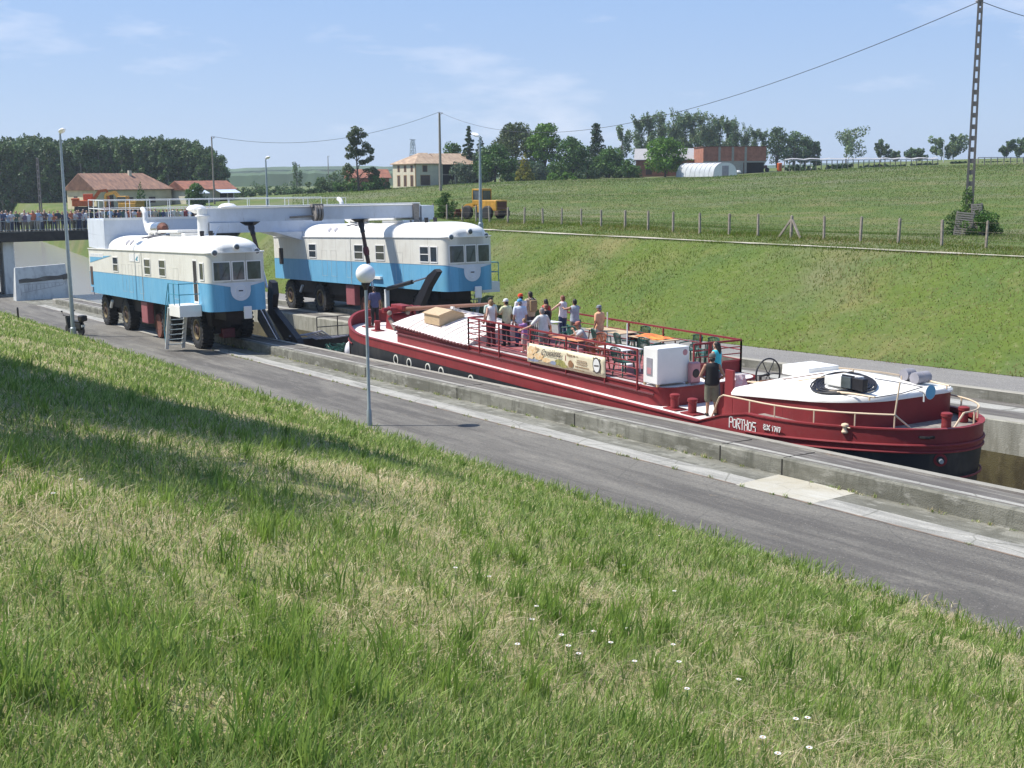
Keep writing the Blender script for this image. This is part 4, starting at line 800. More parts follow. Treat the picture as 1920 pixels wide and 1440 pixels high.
m_ = MB(); m_.mat(0).tube([(-58.3 - o2[0], 0, -5.75 - o2[2]), (-55.4 - o2[0], 0, -5.2 - o2[2])], .11, 10); m_.mat(1).tube([(-55.4 - o2[0], 0, -5.2 - o2[2]), (-53.2 - o2[0], 0, -4.75 - o2[2])], .05, 8); m_.build('hydraulic_ram', ['black_steel', 'chrome'], A2, smooth=True)
m_ = MB(); m_.box(-58.5 - o2[0], -58.3 - o2[0], -.1, .1, -7.3 - o2[2], -5.8 - o2[2]); m_.build('ram_post', 'plastic_white', A2)
MK = empty('mask_gate', (-54, 23.7, -7.6), label='black steel mask across the channel ahead of the bow, with a thin railing and hoses', cat='mask gate')
def mk(mb, x0, x1, y0, y1, z0, z1, bev=0): mb.box(x0 + 54, x1 + 54, y0 - 23.7, y1 - 23.7, z0 + 7.6, z1 + 7.6, bev)
m_ = MB(); mk(m_, -54.45, -53.9, 20.62, 26.85, -7.95, -7.45, .03); mk(m_, -54.3, -54.1, 20.62, 26.85, -10.6, -7.95); mk(m_, -54.5, -53.7, 24.9, 26.0, -7.45, -6.95, .03)
for y in (21.0, 22.4, 23.8, 25.2, 26.4): mk(m_, -54.1, -53.8, y, y + .12, -9.6, -7.95)
m_.build('gate_frame', 'black_steel', MK)
m_ = MB()
for y in (22.05, 23.1, 24.1, 24.95): m_.tube([(.05, y - 23.7, .15), (.05, y - 23.7, 1.12)], .028, 6)
for z in (1.12, .65): m_.tube([(.05, 22.05 - 23.7, z), (.05, 24.95 - 23.7, z)], .024, 6)
m_.ell((.05, 24.1 - 23.7, 1.18), .07, 8, 6); m_.build('railing', 'black_steel', MK)
m_ = MB()
for i in range(6):
    y = 21.4 + i * .16; m_.tube([(-.1, y - 23.7 - .7, .3), (.2, y - 23.7, .34 + .03 * i), (.35, y - 23.2, .12), (.3, y - 22.9 + .1 * i, .18)], .035, 8)
m_.build('hose_bundle', 'plastic_grey', MK, smooth=True)
# fenders and a heap of green netting floating by the stem
for i, (px, py, lb) in enumerate(((656, 657, 'white pear shaped fender hanging in front of the red bow'), (668, 654, 'white fender half hidden behind the first, against the red bow'))):
    p = on_x(px, py, -52.6 + i * .5); f_ = MB(); f_.lathe([(.04, .46), (.07, .40), (.16, .33), (.25, .1), (.27, -.08), (.2, -.28), (.06, -.38)], (0, 0, 0), 'Z', 18)
    o = f_.build('fender', 'globe_white', smooth=True, ang=60, loc=p); tag(o, lb, 'fender', 'white fenders by the bow')
    t_ = MB(); t_.tube([(0, 0, .44), (.05, .05, .9), (.5, .2, 1.1)], .015, 5); t_.build('fender_rope', 'cream_metal', o)
p = on_x(628, 652, -53.0); f_ = MB(); r_ = random.Random(4)
for i in range(14): a = [Vector((r_.uniform(-.4, .4), r_.uniform(-.5, .5), r_.uniform(-.2, .25))) for _ in range(4)]; f_.tube(a, .02, 5)
f_.ell((0, 0, -.15), (.35, .5, .2), 10, 6)
tag(f_.build('net_bundle', 'plastic_green', loc=p), 'dark green net bundle on the mask frame beside the white fenders', 'net')
# ------------------------------------------------------------------ the barge
BO = Vector((-34.0, 23.27, -8.25))
B = empty('canal_barge', BO, label='long dark red and black canal barge with a terrace deck and white roofed cabin', cat='barge')
YC, HW = 23.27, 2.52
def bl(x, y, z): return Vector((x - BO.x, y - BO.y, z - BO.z))
XB0, XB1, XS0, XS1 = -50.75, -45.4, -22.8, -18.15
def hull_half(off, bexp=1.85, bl_=0.0, sl_=0.0):
    """near half of the plan from stem to stern centre, as (X, half width)"""
    o = []; n = 18
    b0 = XB0 + bl_ - off; s1 = XS1 - sl_ + off
    for i in range(n + 1):
        a = math.pi / 2 * i / n; u = math.cos(a); v = math.sin(a); o.append((XB1 - (XB1 - b0) * u ** (2 / bexp), (HW + off) * v ** (2 / bexp)))
    for i in range(1, 24): o.append((XB1 + (XS0 - XB1) * i / 24, HW + off))
    for i in range(n + 1):
        a = math.pi / 2 * i / n; u = math.sin(a); v = math.cos(a); o.append((XS0 + (s1 - XS0) * u ** (2 / 2.1), (HW + off) * v ** (2 / 2.1)))
    return o
def smooth01(t): t = max(0, min(1, t)); return t * t * (3 - 2 * t)
def top_z(X):
    z = -6.43
    if X < -46.0: z += 0.52 * ((-46.0 - X) / 4.8) ** 2
    z += 0.50 * smooth01((X + 24.2) / 0.8) + 0.16 * smooth01((X + 22.5) / 4.5)
    return z
def red_z(X): return -6.76 + 0.10 * smooth01((-46 - X) / 5) + 0.18 * smooth01((X + 30) / 7) + 0.28 * smooth01((X + 24) / 6)
def hull_ring(off, zf, bl_=0.0, sl_=0.0):
    h = hull_half(off, bl_=bl_, sl_=sl_); near = [bl(x, YC - w_, zf(x)) for x, w_ in h]; far = [bl(x, YC + w_, zf(x)) for x, w_ in reversed(h)]
    return near + far[1:-1]
m_ = MB(); m_.mat(0).loft([hull_ring(0, top_z), hull_ring(0.0, red_z, 0.02)]); m_.mat(1).loft([hull_ring(-0.005, red_z, 0.02), hull_ring(-0.03, lambda x: -7.6, 0.12, .12), hull_ring(-.1, lambda x: -9.0, .4, .8), hull_ring(-.4, lambda x: -9.7, .9, 2.4)], capb=True)
hull = m_.build('hull', ['red_paint', 'black_hull'], B, smooth=True, ang=25)
m_ = MB(); m_.loft([hull_ring(.03, top_z), hull_ring(.03, lambda x: top_z(x) + .035), hull_ring(-.11, lambda x: top_z(x) + .035), hull_ring(-.11, lambda x: top_z(x) - .08)]); m_.build('gunwale', 'red_paint', B, smooth=True, ang=30)
# bow paint: red shell with a black band
def part_ring(off, z, x1): h = [p for p in hull_half(off) if p[0] <= x1]; return [bl(x, YC + w_, z) for x, w_ in reversed(h)] + [bl(x, YC - w_, z) for x, w_ in h[1:]]
m_ = MB(); m_.mat(1).loft([part_ring(.012, -6.74, -47.9), part_ring(.010, -6.93, -47.9)], closed=False); m_.mat(0).loft([part_ring(.012, -6.93, -48.6), part_ring(-.01, -7.9, -48.6)], closed=False); m_.build('bow_band', ['red_paint', 'black_hull'], B, smooth=True)
def tube_along(zf, off, x0, x1, r, name, m, both=True):
    m_ = MB(); h = [p for p in hull_half(off) if x0 <= p[0] <= x1]
    if x1 > -18: m_.tube([bl(x, YC - w_, zf(x)) for x, w_ in h] + [bl(x, YC + w_, zf(x)) for x, w_ in reversed(h)], r, 8)
    elif x0 < -51: m_.tube([bl(x, YC + w_, zf(x)) for x, w_ in reversed(h)] + [bl(x, YC - w_, zf(x)) for x, w_ in h], r, 8)
    else:
        for s_ in (-1, 1): m_.tube([bl(x, YC + s_ * w_, zf(x)) for x, w_ in h], r, 8)
    return m_.build(name, m, B, smooth=True)
tube_along(lambda x: red_z(x) + .18, .02, -23.2, -10, .035, 'rub_rail', 'red_paint')
tube_along(lambda x: red_z(x) + .02, .015, -24.5, -10, .03, 'rub_rail', 'red_paint')
tube_along(lambda x: -6.93 , .02, -60, -47.5, .03, 'rub_rail', 'red_paint')
tube_along(lambda x: red_z(x) - .62, -.01, -18.9, -10, .025, 'waterline_rail', 'red_paint')
# decks
def deck_poly(x0, x1, off, z):
    h = [p for p in hull_half(off) if x0 <= p[0] <= x1]; return [bl(x, YC - w_, z) for x, w_ in h] + [bl(x, YC + w_, z) for x, w_ in reversed(h)]
m_ = MB(); m_.prism(deck_poly(-60, -23.3, -.03, -6.49), (0, 0, -.05)); m_.build('side_deck', 'deck_white', B)
m_ = MB(); m_.prism(deck_poly(-23.25, -10, -.04, -5.97), (0, 0, -.50)); m_.build('aft_deck', 'wood_grey', B)
# red margin inside the gunwale
m_ = MB(); h = [p for p in hull_half(-.04) if -48.5 < p[0] < -23.9]
m_.loft([[bl(x, YC - w_, -6.475) for x, w_ in h], [bl(x, YC - w_ + .16, -6.475) for x, w_ in h]], closed=False); m_.build('deck_margin', 'red_paint', B)
# hold trunk
def rrect(x0, x1, y0, y1, rs, z, n=6):
    """rounded rectangle; rs = radii at (x0,y0),(x1,y0),(x1,y1),(x0,y1)"""
    o = []
    for (cx, cy, a0), r_ in zip(((x0, y0, math.pi), (x1, y0, 1.5 * math.pi), (x1, y1, 0), (x0, y1, .5 * math.pi)), rs):
        px = cx + (r_ if cx == x0 else -r_); py = cy + (r_ if cy == y0 else -r_)
        for i in range(n + 1): a = a0 + math.pi / 2 * i / n; o.append(bl(px + r_ * math.cos(a), py + r_ * math.sin(a), z))
    return o
TY0, TY1 = 21.35, 25.2
m_ = MB(); rs = (.25, .65, .65, .25); m_.loft([rrect(-44.1, -26.95, TY0, TY1, rs, -6.5), rrect(-44.1, -26.95, TY0, TY1, rs, -5.95)]); m_.build('hold_trunk', 'red_paint', B, smooth=True, ang=30)
m_ = MB(); m_.prism(rrect(-44.05, -27.0, TY0 + .03, TY1 - .03, rs, -5.945), (0, 0, -.04)); m_.build('trunk_deck', 'deck_white', B)
m_ = MB(); m_.prism([bl(-37.95, TY0 + .16, -5.91), bl(-28.1, TY0 + .16, -5.91), bl(-28.1, TY1 - .12, -5.91), bl(-37.95, TY1 - .12, -5.91)], (0, 0, -.02)); m_.build('terrace_floor', 'terrace_floor', B)
m_ = MB(); m_.loft([rrect(-44.13, -26.9, TY0 - .035, TY1 + .03, rs, -6.0), rrect(-44.13, -26.9, TY0 - .035, TY1 + .03, rs, -5.94)]); m_.build('trunk_rim', 'red_paint', B, smooth=True, ang=30)
m_ = MB(); m_.tube([bl(-43.9, TY0 - .03, -6.13), bl(-27.3, TY0 - .03, -6.15)], .035, 8); m_.build('trunk_rail', 'dark_red', B)
# hatch cover with standing seams
def hz(y, b0, rise): u = (y - YC) / 2.03; return b0 + rise * max(0.0, math.cos(u * math.pi / 2)) ** 0.85
m_ = MB(); rings = []; ny = 18
for i, x in enumerate([-44.25, -44.2, -43.9, -43.2, -42, -40.5, -39, -37.98]):
    ris = .56 * (.0 if i == 0 else .72 if i == 1 else .86 if i == 2 else .95 if i == 3 else 1); b0 = -5.80 - .14 * smooth01((x + 44.2) / 6)
    rings.append([bl(x, YC + 2.03 * (2 * k / ny - 1), hz(YC + 2.03 * (2 * k / ny - 1), b0, ris)) for k in range(ny + 1)])
m_.loft(rings, closed=False); m_.add([*rings[-1]], [tuple(range(ny + 1))]); hc = m_.build('hatch_cover', 'deck_white', B, smooth=True, ang=40)
m_ = MB()
for i in range(13):
    x = -43.7 + i * .46; b0 = -5.80 - .14 * smooth01((x + 44.2) / 6) + .02; m_.tube([bl(x + .12 * math.cos(k * .2), YC + 2.05 * (2 * k / 16 - 1), hz(YC + 2.03 * (2 * k / 16 - 1), b0, .56 if i > 2 else .53)) for k in range(17)], .014, 6)
m_.build('hatch_seam', 'deck_white', hc, smooth=True)
for s_ in (-1, 1): m_ = MB(); m_.tube([bl(-44.1 + k * .0625, YC + s_ * 2.055, -5.80 - .14 * smooth01((k * .0625 + .1) / 6) - .015 + .028 * math.cos(k * math.pi / 2)) for k in range(98)], .022, 5); m_.build('hatch_lacing', 'dark_red', hc)
m_ = MB(); m_.loft([[bl(-44.12 + 6.1 * t, TY0 - .002, -5.95) for t in (0, 1)], [bl(-44.12 + 6.1 * t, TY0 - .002, -5.82 - .12 * t) for t in (0, 1)]], closed=False); m_.build('hatch_coaming', 'red_paint', B)
# wooden skylight, boom and crutch
c = on_z(833, 594, -5.32); m_ = MB(); m_.box(-.62, .62, -.55, .55, -.25, .12); m_.prism([(-.68, -.6, .12), (.68, -.6, .12), (.68, 0, .30), (-.68, 0, .30)], (0, 0, .03)); m_.prism([(-.68, 0, .30), (.68, 0, .30), (.68, .6, .12), (-.68, .6, .12)], (0, 0, .03)); m_.prism([(-.62, -.55, .12), (-.62, .55, .12), (-.62, 0, .3)], (1.24, 0, 0))
m_.build('skylight', 'wood_light', B, loc=c - BO)
a, b_ = on_y(748, 580, 23.5), on_y(925, 570, 23.5); m_ = MB(); m_.tube([a - BO, b_ - BO], [.10, .06], 12); bm_ = m_.build('lowered_mast', 'wood_brown', B, smooth=True)
q = on_y(853, 576, 23.5) - BO; m_ = MB(); m_.tube([q + Vector((0, 0, -.45)), q], .06, 8); m_.box(q.x - .1, q.x + .1, q.y - .15, q.y + .15, q.z - .05, q.z + .03); m_.build('mast_crutch', 'plastic_white', B)
# bow gear: windlass and bollards
wl = Vector((-47.9, 23.5, -6.5)) - BO; m_ = MB()
for s_ in (-.55, .55): m_.prism([wl + Vector((-.35, s_ - .04, 0)), wl + Vector((.45, s_ - .04, 0)), wl + Vector((.2, s_ - .04, .95)), wl + Vector((-.1, s_ - .04, 1.0))], (0, .08, 0))
m_.tube([wl + Vector((.05, -.9, .85)), wl + Vector((.05, .9, .85))], .12, 10); m_.tube([wl + Vector((0, -.5, .45)), wl + Vector((0, .5, .45))], .24, 14); m_.box(wl.x - .5, wl.x + .6, wl.y - .25, wl.y + .25, wl.z + .85, wl.z + 1.05, .03)
m_.build('windlass', 'red_paint', B, smooth=True, ang=30)
m_ = MB(); m_.ell(wl + Vector((.45, .1, .75)), .11, 10, 8); m_.build('windlass_gear', 'cardboard', B, smooth=True)
m_ = MB(); m_.ell(wl + Vector((.3, -.7, .75)), .11, 10, 8); m_.tube([wl + Vector((.15, -.62, .5)), wl + Vector((.7, -.62, .1))], .1, 8); m_.build('windlass_gear', 'cardboard', B, smooth=True)
def bollard(x, y, z, h=.42, r=.13, base=True):
    m_ = MB(); m_.lathe([(r * .92, 0), (r, .03), (r * .93, .08), (r * .93, h - .1), (r * 1.12, h - .07), (r * 1.12, h), (r * .8, h + .02)], bl(x, y, z), 'Z', 18)
    if base: p = bl(x, y, z); m_.box(p.x - .28, p.x + .28, p.y - .2, p.y + .2, p.z, p.z + .035)
    m_.build('bollard', 'red_paint', B, smooth=True, ang=35)
for px, py, z in ((691, 613, -6.48), (708, 620, -6.48), (1265, 767, -6.48), (1298, 776, -6.48)): p = on_z(px, py, z); bollard(p.x, p.y, z)
for px, py in ((1774, 802), (1806, 790)): p = on_z(px, py, -5.95); bollard(p.x, p.y, -5.96, .36, .12, False)
# portholes
for x in (-42.85, -41.7, -40.15, -39.1, -36.9): 
    m_ = MB(); m_.lathe([(.20, .0), (.205, -.03), (.155, -.035), (.15, .0)], (0, 0, 0), 'Y', 20, cap=False); po = m_.build('porthole', 'cream_paint', B, smooth=True, ang=30, loc=bl(x, YC - HW + .025, -7.02))
    m_ = MB(); m_.lathe([(.15, -.012), (.02, -.012)], (0, 0, 0), 'Y', 20); m_.build('pane', 'plastic_grey', po)
# terrace railing
posts = [on_y(px, 650, TY0).x for px in (881, 901, 938, 997, 1064, 1137, 1198)]
def rail_part(name, pts_posts, zs, top, r=.018, pz=-6.16):
    m_ = MB()
    for p in pts_posts: m_.bar(bl(p[0], p[1], pz), bl(p[0], p[1], top), .045)
    a, b_ = pts_posts[0], pts_posts[-1]
    m_.bar(bl(a[0], a[1], top), bl(b_[0], b_[1], top), .055)
    for z in zs: m_.tube([bl(a[0], a[1], z), bl(b_[0], b_[1], z)], r, 6)
    return m_.build(name, 'red_paint', B)
rail_part('near_railing', [(x, TY0 - .05) for x in posts], (-5.13, -5.32, -5.51, -5.72), -4.95)
rail_part('front_railing', [(posts[0], TY0 - .05), (posts[0], TY0 + .75)], (-5.13, -5.32, -5.51, -5.72), -4.95, pz=-5.9)
rail_part('far_railing', [(-38.0, TY1), (-35.7, TY1), (-33.7, TY1), (-31.8, TY1), (-29.9, TY1), (-28.0, TY1)], (-5.25, -5.55), -4.95, pz=-5.95)
rail_part('end_railing', [(-28.0, 23.35), (-28.0, 23.95), (-28.0, TY1)], (-5.15, -5.35, -5.55), -4.95, pz=-5.95)
m_ = MB(); p = bl(-28.05, 23.2, -5.94); m_.box(p.x - .02, p.x + .02, p.y, p.y + 2.0, p.z, p.z + .36); m_.box(p.x, p.x + .05, p.y + .75, p.y + .85, p.z - .5, p.z + 1.02); m_.build('end_panel', 'red_paint', B)
m_ = MB(); p = bl(-26.95, 23.6, -6.45); m_.box(p.x, p.x + .04, p.y, p.y + .9, p.z, p.z + .5); m_.bar(p + Vector((.1, .3, -.02)), p + Vector((-.9, .3, 1.1)), .03); m_.build('companion_ladder', 'dark_red', B)
# curved red locker beside the aft cabin door
m_ = MB(); p = bl(-24.75, 21.9, -6.47); m_.prism([p + Vector((-.55 * math.cos(a) * 1.0, 0, .55 * math.sin(a) * 1.15)) for a in [i * math.pi / 10 for i in range(11)]], (0, 1.0, 0)); m_.build('curved_locker', 'red_paint', B)
m_ = MB(); p = bl(-24.4, 21.42, -6.47); m_.box(p.x, p.x + .32, p.y, p.y + .07, p.z, p.z + 1.42, .01); m_.build('cabin_cheek', 'red_paint', B)
# aft cabin
def ez(X): return -5.62 + .36 * smooth01((X + 24.2) / 4.8)
AC = (-24.05, -19.85)
ra = (.1, 1.35, .7, .1)
def cab_ring(zf, grow=0.0):
    pts = rrect(AC[0] - grow, AC[1] + grow, TY0 - grow, TY1 + grow, tuple(r_ + grow for r_ in ra), 0, 10); return [Vector((p.x, p.y, zf(p.x + BO.x, p.y + BO.y) - BO.z)) for p in pts]
m_ = MB(); m_.loft([cab_ring(lambda x, y: -6.3), cab_ring(lambda x, y: ez(x))]); m_.build('aft_cabin', 'red_paint', B, smooth=True, ang=30)
def roofz(x, y, s=1.0): u = (y - YC) / 2.02; return ez(x) + .03 + .52 * s * max(0, math.cos(u * math.pi / 2)) * (1 - .93 * smooth01((x + 22.2) / 2.6))
m_ = MB(); ringsr = []; cx, cy = -21.8 - BO.x, 0.0
base = cab_ring(lambda x, y: ez(x), .05); low = [p - Vector((0, 0, .05)) for p in base]
ringsr = [low, base]
for s_ in (.98, .85, .7, .5, .3, .12):
    rr_ = []
    for p in base:
        x = cx + (p.x - cx) * s_; y = p.y * s_; rr_.append(Vector((x, y, roofz(x + BO.x, y + BO.y) - BO.z)))
    ringsr.append(rr_)
m_.loft(ringsr, capa=True, capb=True); ar = m_.build('aft_roof', 'roof_white', B, smooth=True, ang=35)
m_ = MB(); q = bl(-23.3, 23.4, roofz(-23.3, 23.4) + .05); m_.box(q.x - .42, q.x + .55, q.y - .6, q.y + .5, q.z - .22, q.z + .04, .02); m_.build('sliding_hatch', 'roof_white', ar)
def on_roof(px, py):
    z = -5.2
    for _ in range(8): p = on_z(px, py, z); z = roofz(p.x, p.y)
    return p
def rtube(pxs, lift, r, name, m, par, posts_=()):
    m_ = MB(); m_.tube([on_roof(*p) + Vector((0, 0, lift)) - BO for p in pxs], r, 6)
    for p in posts_: q = on_roof(*p) - BO; m_.tube([q, q + Vector((0, 0, lift))], r * .8, 6)
    return m_.build(name, m, par, smooth=True)
rtube([(1402, 722), (1500, 735), (1590, 744), (1640, 752)], .09, .028, 'roof_grab_rail', 'cream_metal', ar, [(1420, 724), (1535, 740), (1630, 751)])
rtube([(1572, 697), (1650, 705), (1720, 716), (1780, 731)], .10, .024, 'roof_grab_rail', 'cream_metal', ar, [(1600, 699), (1690, 712), (1775, 730)])
rtube([(1410, 720), (1470, 722), (1540, 712), (1600, 700)], .06, .016, 'boat_hook', 'cream_metal', ar)
rtube([(1425, 718), (1480, 714), (1545, 704)], .06, .014, 'boat_hook', 'wood_brown', ar)
def rofp(x, y, dz): return Vector((x, y, roofz(x + BO.x, y + BO.y) - BO.z + dz))
m_ = MB(); ctr = on_roof(1583, 710) - BO
for k in range(9):
    rr_ = .50 + .035 * k; m_.tube([rofp(ctr.x + math.cos(a) * rr_ * (1 + .05 * math.sin(3 * a + k)), ctr.y + math.sin(a) * rr_, .025 + .014 * (k % 3)) for a in [i * math.pi / 12 for i in range(25)]], .022, 6, cap=False)
m_.build('hose_coil', 'black_steel', ar, smooth=True)
m_ = MB(); m_.box(ctr.x - .32, ctr.x + .32, ctr.y - .35, ctr.y + .35, ctr.z - .15, ctr.z + .07, .02); m_.build('roof_hatch', 'roof_white', ar)
m_ = MB(); m_.tube([on_roof(1640, 712) - BO + Vector((0, 0, .03)), on_roof(1690, 720) - BO + Vector((0, 0, .03)), on_roof(1730, 728) - BO + Vector((0, 0, .03)), on_roof(1690, 740) - BO + Vector((0, 0, .03)), on_roof(1640, 748) - BO + Vector((0, 0, .03))], .012, 5); m_.build('loose_cable', 'cable', ar)
# floodlight box
fl = on_roof(1600, 737) - BO; m_ = MB(); m_.mat(0).box(fl.x - .02, fl.x + .34, fl.y - .05, fl.y + .12, fl.z + .08, fl.z + .38, .02); m_.mat(1).box(fl.x - .34, fl.x - .03, fl.y - .08, fl.y - .02, fl.z + .10, fl.z + .38, .01); m_.mat(0).box(fl.x - .37, fl.x + .0, fl.y - .02, fl.y + .03, fl.z + .07, fl.z + .41)
m_.build('floodlight', ['black_steel', 'cab_glass'], ar)
for i, (px, py) in enumerate(((1703, 714), (1727, 720))):
    q = on_roof(px, py) - BO + Vector((0, 0, .16)); m_ = MB(); L_ = .16 if i == 0 else .24
    m_.tube([q + Vector((-.02, -L_, 0)), q + Vector((-.02, L_, 0))], [.15, .15], 14); m_.tube([q + Vector((-.02, -.02, 0)), q + Vector((-.02, .02, 0))], .157, 14); m_.build('rolled_cushion', 'plastic_grey', ar, smooth=True, ang=40)
q = on_y(1743, 735, 22.4) - BO; m_ = MB(); m_.mat(0).lathe([(.03, -.3), (.05, -.15), (.13, .0), (.17, .03)], q, 'X', 16); m_.mat(1).lathe([(.165, .031), (.03, .035)], q, 'X', 16); m_.mat(0).tube([q + Vector((-.15, 0, -.02)), q + Vector((-.15, 0, -.25))], .02, 6); m_.build('signal_horn', ['plastic_white', 'blue_paint'], ar, smooth=True)
# wheel and steering position
q = on_y(1440, 702, 23.4) - BO; m_ = MB(); rw = .44
for p0 in [0]: m_.tube([q + Vector((0, rw * math.cos(a), rw * math.sin(a))) for a in [i * math.pi / 16 for i in range(33)]], .024, 8, cap=False)
for a in [i * math.pi / 3 for i in range(6)]: m_.tube([q, q + Vector((0, rw * math.cos(a), rw * math.sin(a)))], .014, 6)
m_.ell(q, .06, 8, 6); m_.tube([q, q + Vector((-.3, 0, -.1)), q + Vector((-.3, 0, -.9))], .04, 8); m_.build('steering_wheel', 'black_steel', B, smooth=True)
a, b_ = on_y(1372, 735, 24.6) - BO, on_y(1478, 712, 24.6) - BO; za = on_y(1372, 706, 24.6).z - BO.z
m_ = MB(); m_.box(a.x, b_.x, a.y, a.y + .05, a.z - .3, za); wbp = m_.build('folded_wheelhouse_side', 'cardboard', B)
m_ = MB(); m_.box(b_.x + .0, b_.x + .05, a.y - .0, a.y + .55, za - .35, za + .01); m_.build('plywood_end', 'wood_light', wbp)
c = on_y(1388, 712, 22.7) - BO; m_ = MB(); m_.loft([[c + Vector((.06 * math.sin(k * 2.1 + j), -.22 + .09 * k, .14 - .09 * j + .02 * math.sin(k * 3 + j))) for k in range(6)] for j in range(5)], closed=False); m_.build('hanging_towel', mat('towel_pink', (.75, .45, .48), .9, var=.3, scale=14, col2=(.8, .8, .78)), B, smooth=True)
m_ = MB(); c = bl(-24.0, 22.9, -6.4); m_.box(c.x - .1, c.x + .05, c.y - 1.2, c.y + 1.8, c.z, c.z + .75); m_.build('cabin_front', 'dark_red', B)
# side handrail of the aft deck
def rz_(x): return -5.59 + .16 * smooth01((x + 22.5) / 4.5)
def hr(pts_off, x0, x1, dz, far=False): return [bl(x, YC + (w_ if far else -w_), rz_(x)) for x, w_ in hull_half(pts_off) if x0 <= x <= x1]
m_ = MB(); hpts = [bl(-24.3, YC - 2.42, -6.38), bl(-23.95, YC - 2.42, -5.68), bl(-23.8, YC - 2.42, -5.60)] + hr(-.10, -23.6, -18.9, .34); m_.tube(hpts, .021, 8)
for x in (-23.0, -22.0, -20.9, -19.8, -19.0): hw_ = min(hull_half(-.10), key=lambda p: abs(p[0] - x)); m_.tube([bl(hw_[0], YC - hw_[1], top_z(hw_[0])), bl(hw_[0], YC - hw_[1], rz_(hw_[0]))], .018, 6)
e = hpts[-1]; m_.tube([e, e + Vector((.25, .35, -.36))], .02, 8); m_.tube([e, e + Vector((.02, .1, .75))], .02, 8)
m_.build('handrail', 'cream_metal', B, smooth=True)
m_ = MB(); hh = [p for p in hull_half(-.12) if p[0] > -20.6]; pts = [bl(x, YC + w_, top_z(x) + .34) for x, w_ in hh] ; near_tail = [bl(x, YC - w_, top_z(x) + .34) for x, w_ in reversed([p for p in hh if p[0] > -17.95])]
pts = pts + near_tail[1:3]; m_.tube(pts, .021, 8); m_.tube([pts[-1], pts[-1] + Vector((-.1, -.2, -.36))], .026, 8)
for k in (2, len(pts) // 2, len(pts) - 3): m_.tube([pts[k], pts[k] - Vector((0, 0, .34))], .022, 6)
m_.build('stern_rail', 'cream_metal', B, smooth=True)
# small cream capstan and rope on the aft side deck, exhaust outlet
q = bl(-19.95, YC - 2.05, -5.96); m_ = MB(); m_.lathe([(.07, 0), (.08, .03), (.05, .08), (.05, .14), (.09, .17), (.08, .21), (.03, .23)], q, 'Z', 14); m_.tube([q + Vector((-.16, 0, .14)), q + Vector((.16, 0, .14))], .016, 6); m_.build('mooring_cleat', 'cream_metal', B, smooth=True)
m_ = MB(); q = bl(-18.65, YC - .9, -5.94); m_.tube([q + Vector((.28 * math.cos(a), .22 * math.sin(a), .012 * (i // 16))) for i, a in enumerate([k * math.pi / 8 for k in range(49)])], .022, 6); m_.build('rope_coil', 'hair_dark', B)
hwp = min([p for p in hull_half(0) if p[0] > -22], key=lambda p: abs(proj((p[0], YC - p[1], -6.6))[0] - 1768)); c = bl(hwp[0], YC - hwp[1], min([-6.3 - .02 * i for i in range(40)], key=lambda z: abs(proj((hwp[0], YC - hwp[1], z))[1] - 862)))
m_ = MB(); d = Vector((.75, -.66, 0)); m_.mat(0).tube([c - d * .06, c + d * .03], .15, 18); m_.mat(1).tube([c + d * .02, c + d * .045], .09, 16); m_.mat(2).tube([c + d * .02, c + d * .20], .05, 10); m_.build('exhaust_outlet', ['red_paint', 'black_hull', 'galvanised'], B, smooth=True, ang=35)
m_ = MB(); c = bl(-17.45, 23.3, -7.2); m_.tube([c, c + Vector((.5, .3, -.35)), c + Vector((1.3, .5, -1.05))], .05, 8); m_.box(c.x - .15, c.x + .45, c.y - .06, c.y + .06, c.z - 2.0, c.z + .02); m_.build('rudder', 'black_hull', B)
m_ = MB(); stroke_text(m_, 'PORTHOS', bl(-23.42, YC - HW - .006, -6.36), (1, 0, 0.03), (0, 0, 1), .27, .115, .026, gap=.24); m_.build('ship_name', 'white_paint', B)
m_ = MB(); stroke_text(m_, 'BX', bl(-22.16, YC - HW - .006, -6.20), (1, 0, 0.03), (0, 0, 1), .125, .09, .026, gap=.35); stroke_text(m_, '1707', bl(-21.87, YC - HW - .006, -6.19), (1, 0, 0.03), (0, 0, 1), .12, .055, .024, gap=.45); m_.build('registration', 'white_paint', B)
q = on_z(1232, 716, -5.93)

# ------------------------------------------------------------------ banner on the railing
BN = empty('banner', bl(-33.98, TY0 - .09, -6.02) + BO, label='cream printed banner tied to the terrace railing of the barge', cat='banner')
BW_, BH_ = 4.40, .62
m_ = MB(); n = 22
def bwav(x, z): return -.012 * math.sin(x * 2.2) - .008 * math.sin(z * 7 + x)
m_.loft([[Vector((BW_ * i / n, bwav(BW_ * i / n, BH_ * j / 4), BH_ * j / 4 + .04 * (i / n))) for i in range(n + 1)] for j in range(5)], closed=False)
sheet = m_.build('sheet', 'banner_cream', BN, smooth=True)
so = sheet.modifiers.new('thick', 'SOLIDIFY'); so.thickness = .006
def bp(x, z, d=.012): return Vector((x, bwav(x, z) - d - .006, z + .04 * x / BW_))
mat('ink_dark', (.06, .05, .05), .7); mat('ink_brown', (.28, .14, .06), .7, var=.2, scale=20); mat('ink_orange', (.60, .36, .14), .7, var=.3, scale=14, col2=(.66, .55, .38)); mat('ink_olive', (.35, .33, .10), .7, var=.3, scale=9); mat('ink_blue', (.25, .30, .42), .7, var=.2, scale=12)
font_text('title', 'Croisières', .30, 'ink_dark', sheet, Matrix.Translation(bp(.86, .30)) @ Matrix.Rotation(R(90), 4, 'X') @ Matrix.Rotation(R(4), 4, 'Z'), .002, .92, .45)
font_text('title_line', 'Les', .2, 'ink_brown', sheet, Matrix.Translation(bp(.48, .43)) @ Matrix.Rotation(R(90), 4, 'X'), .002, .9, .4)
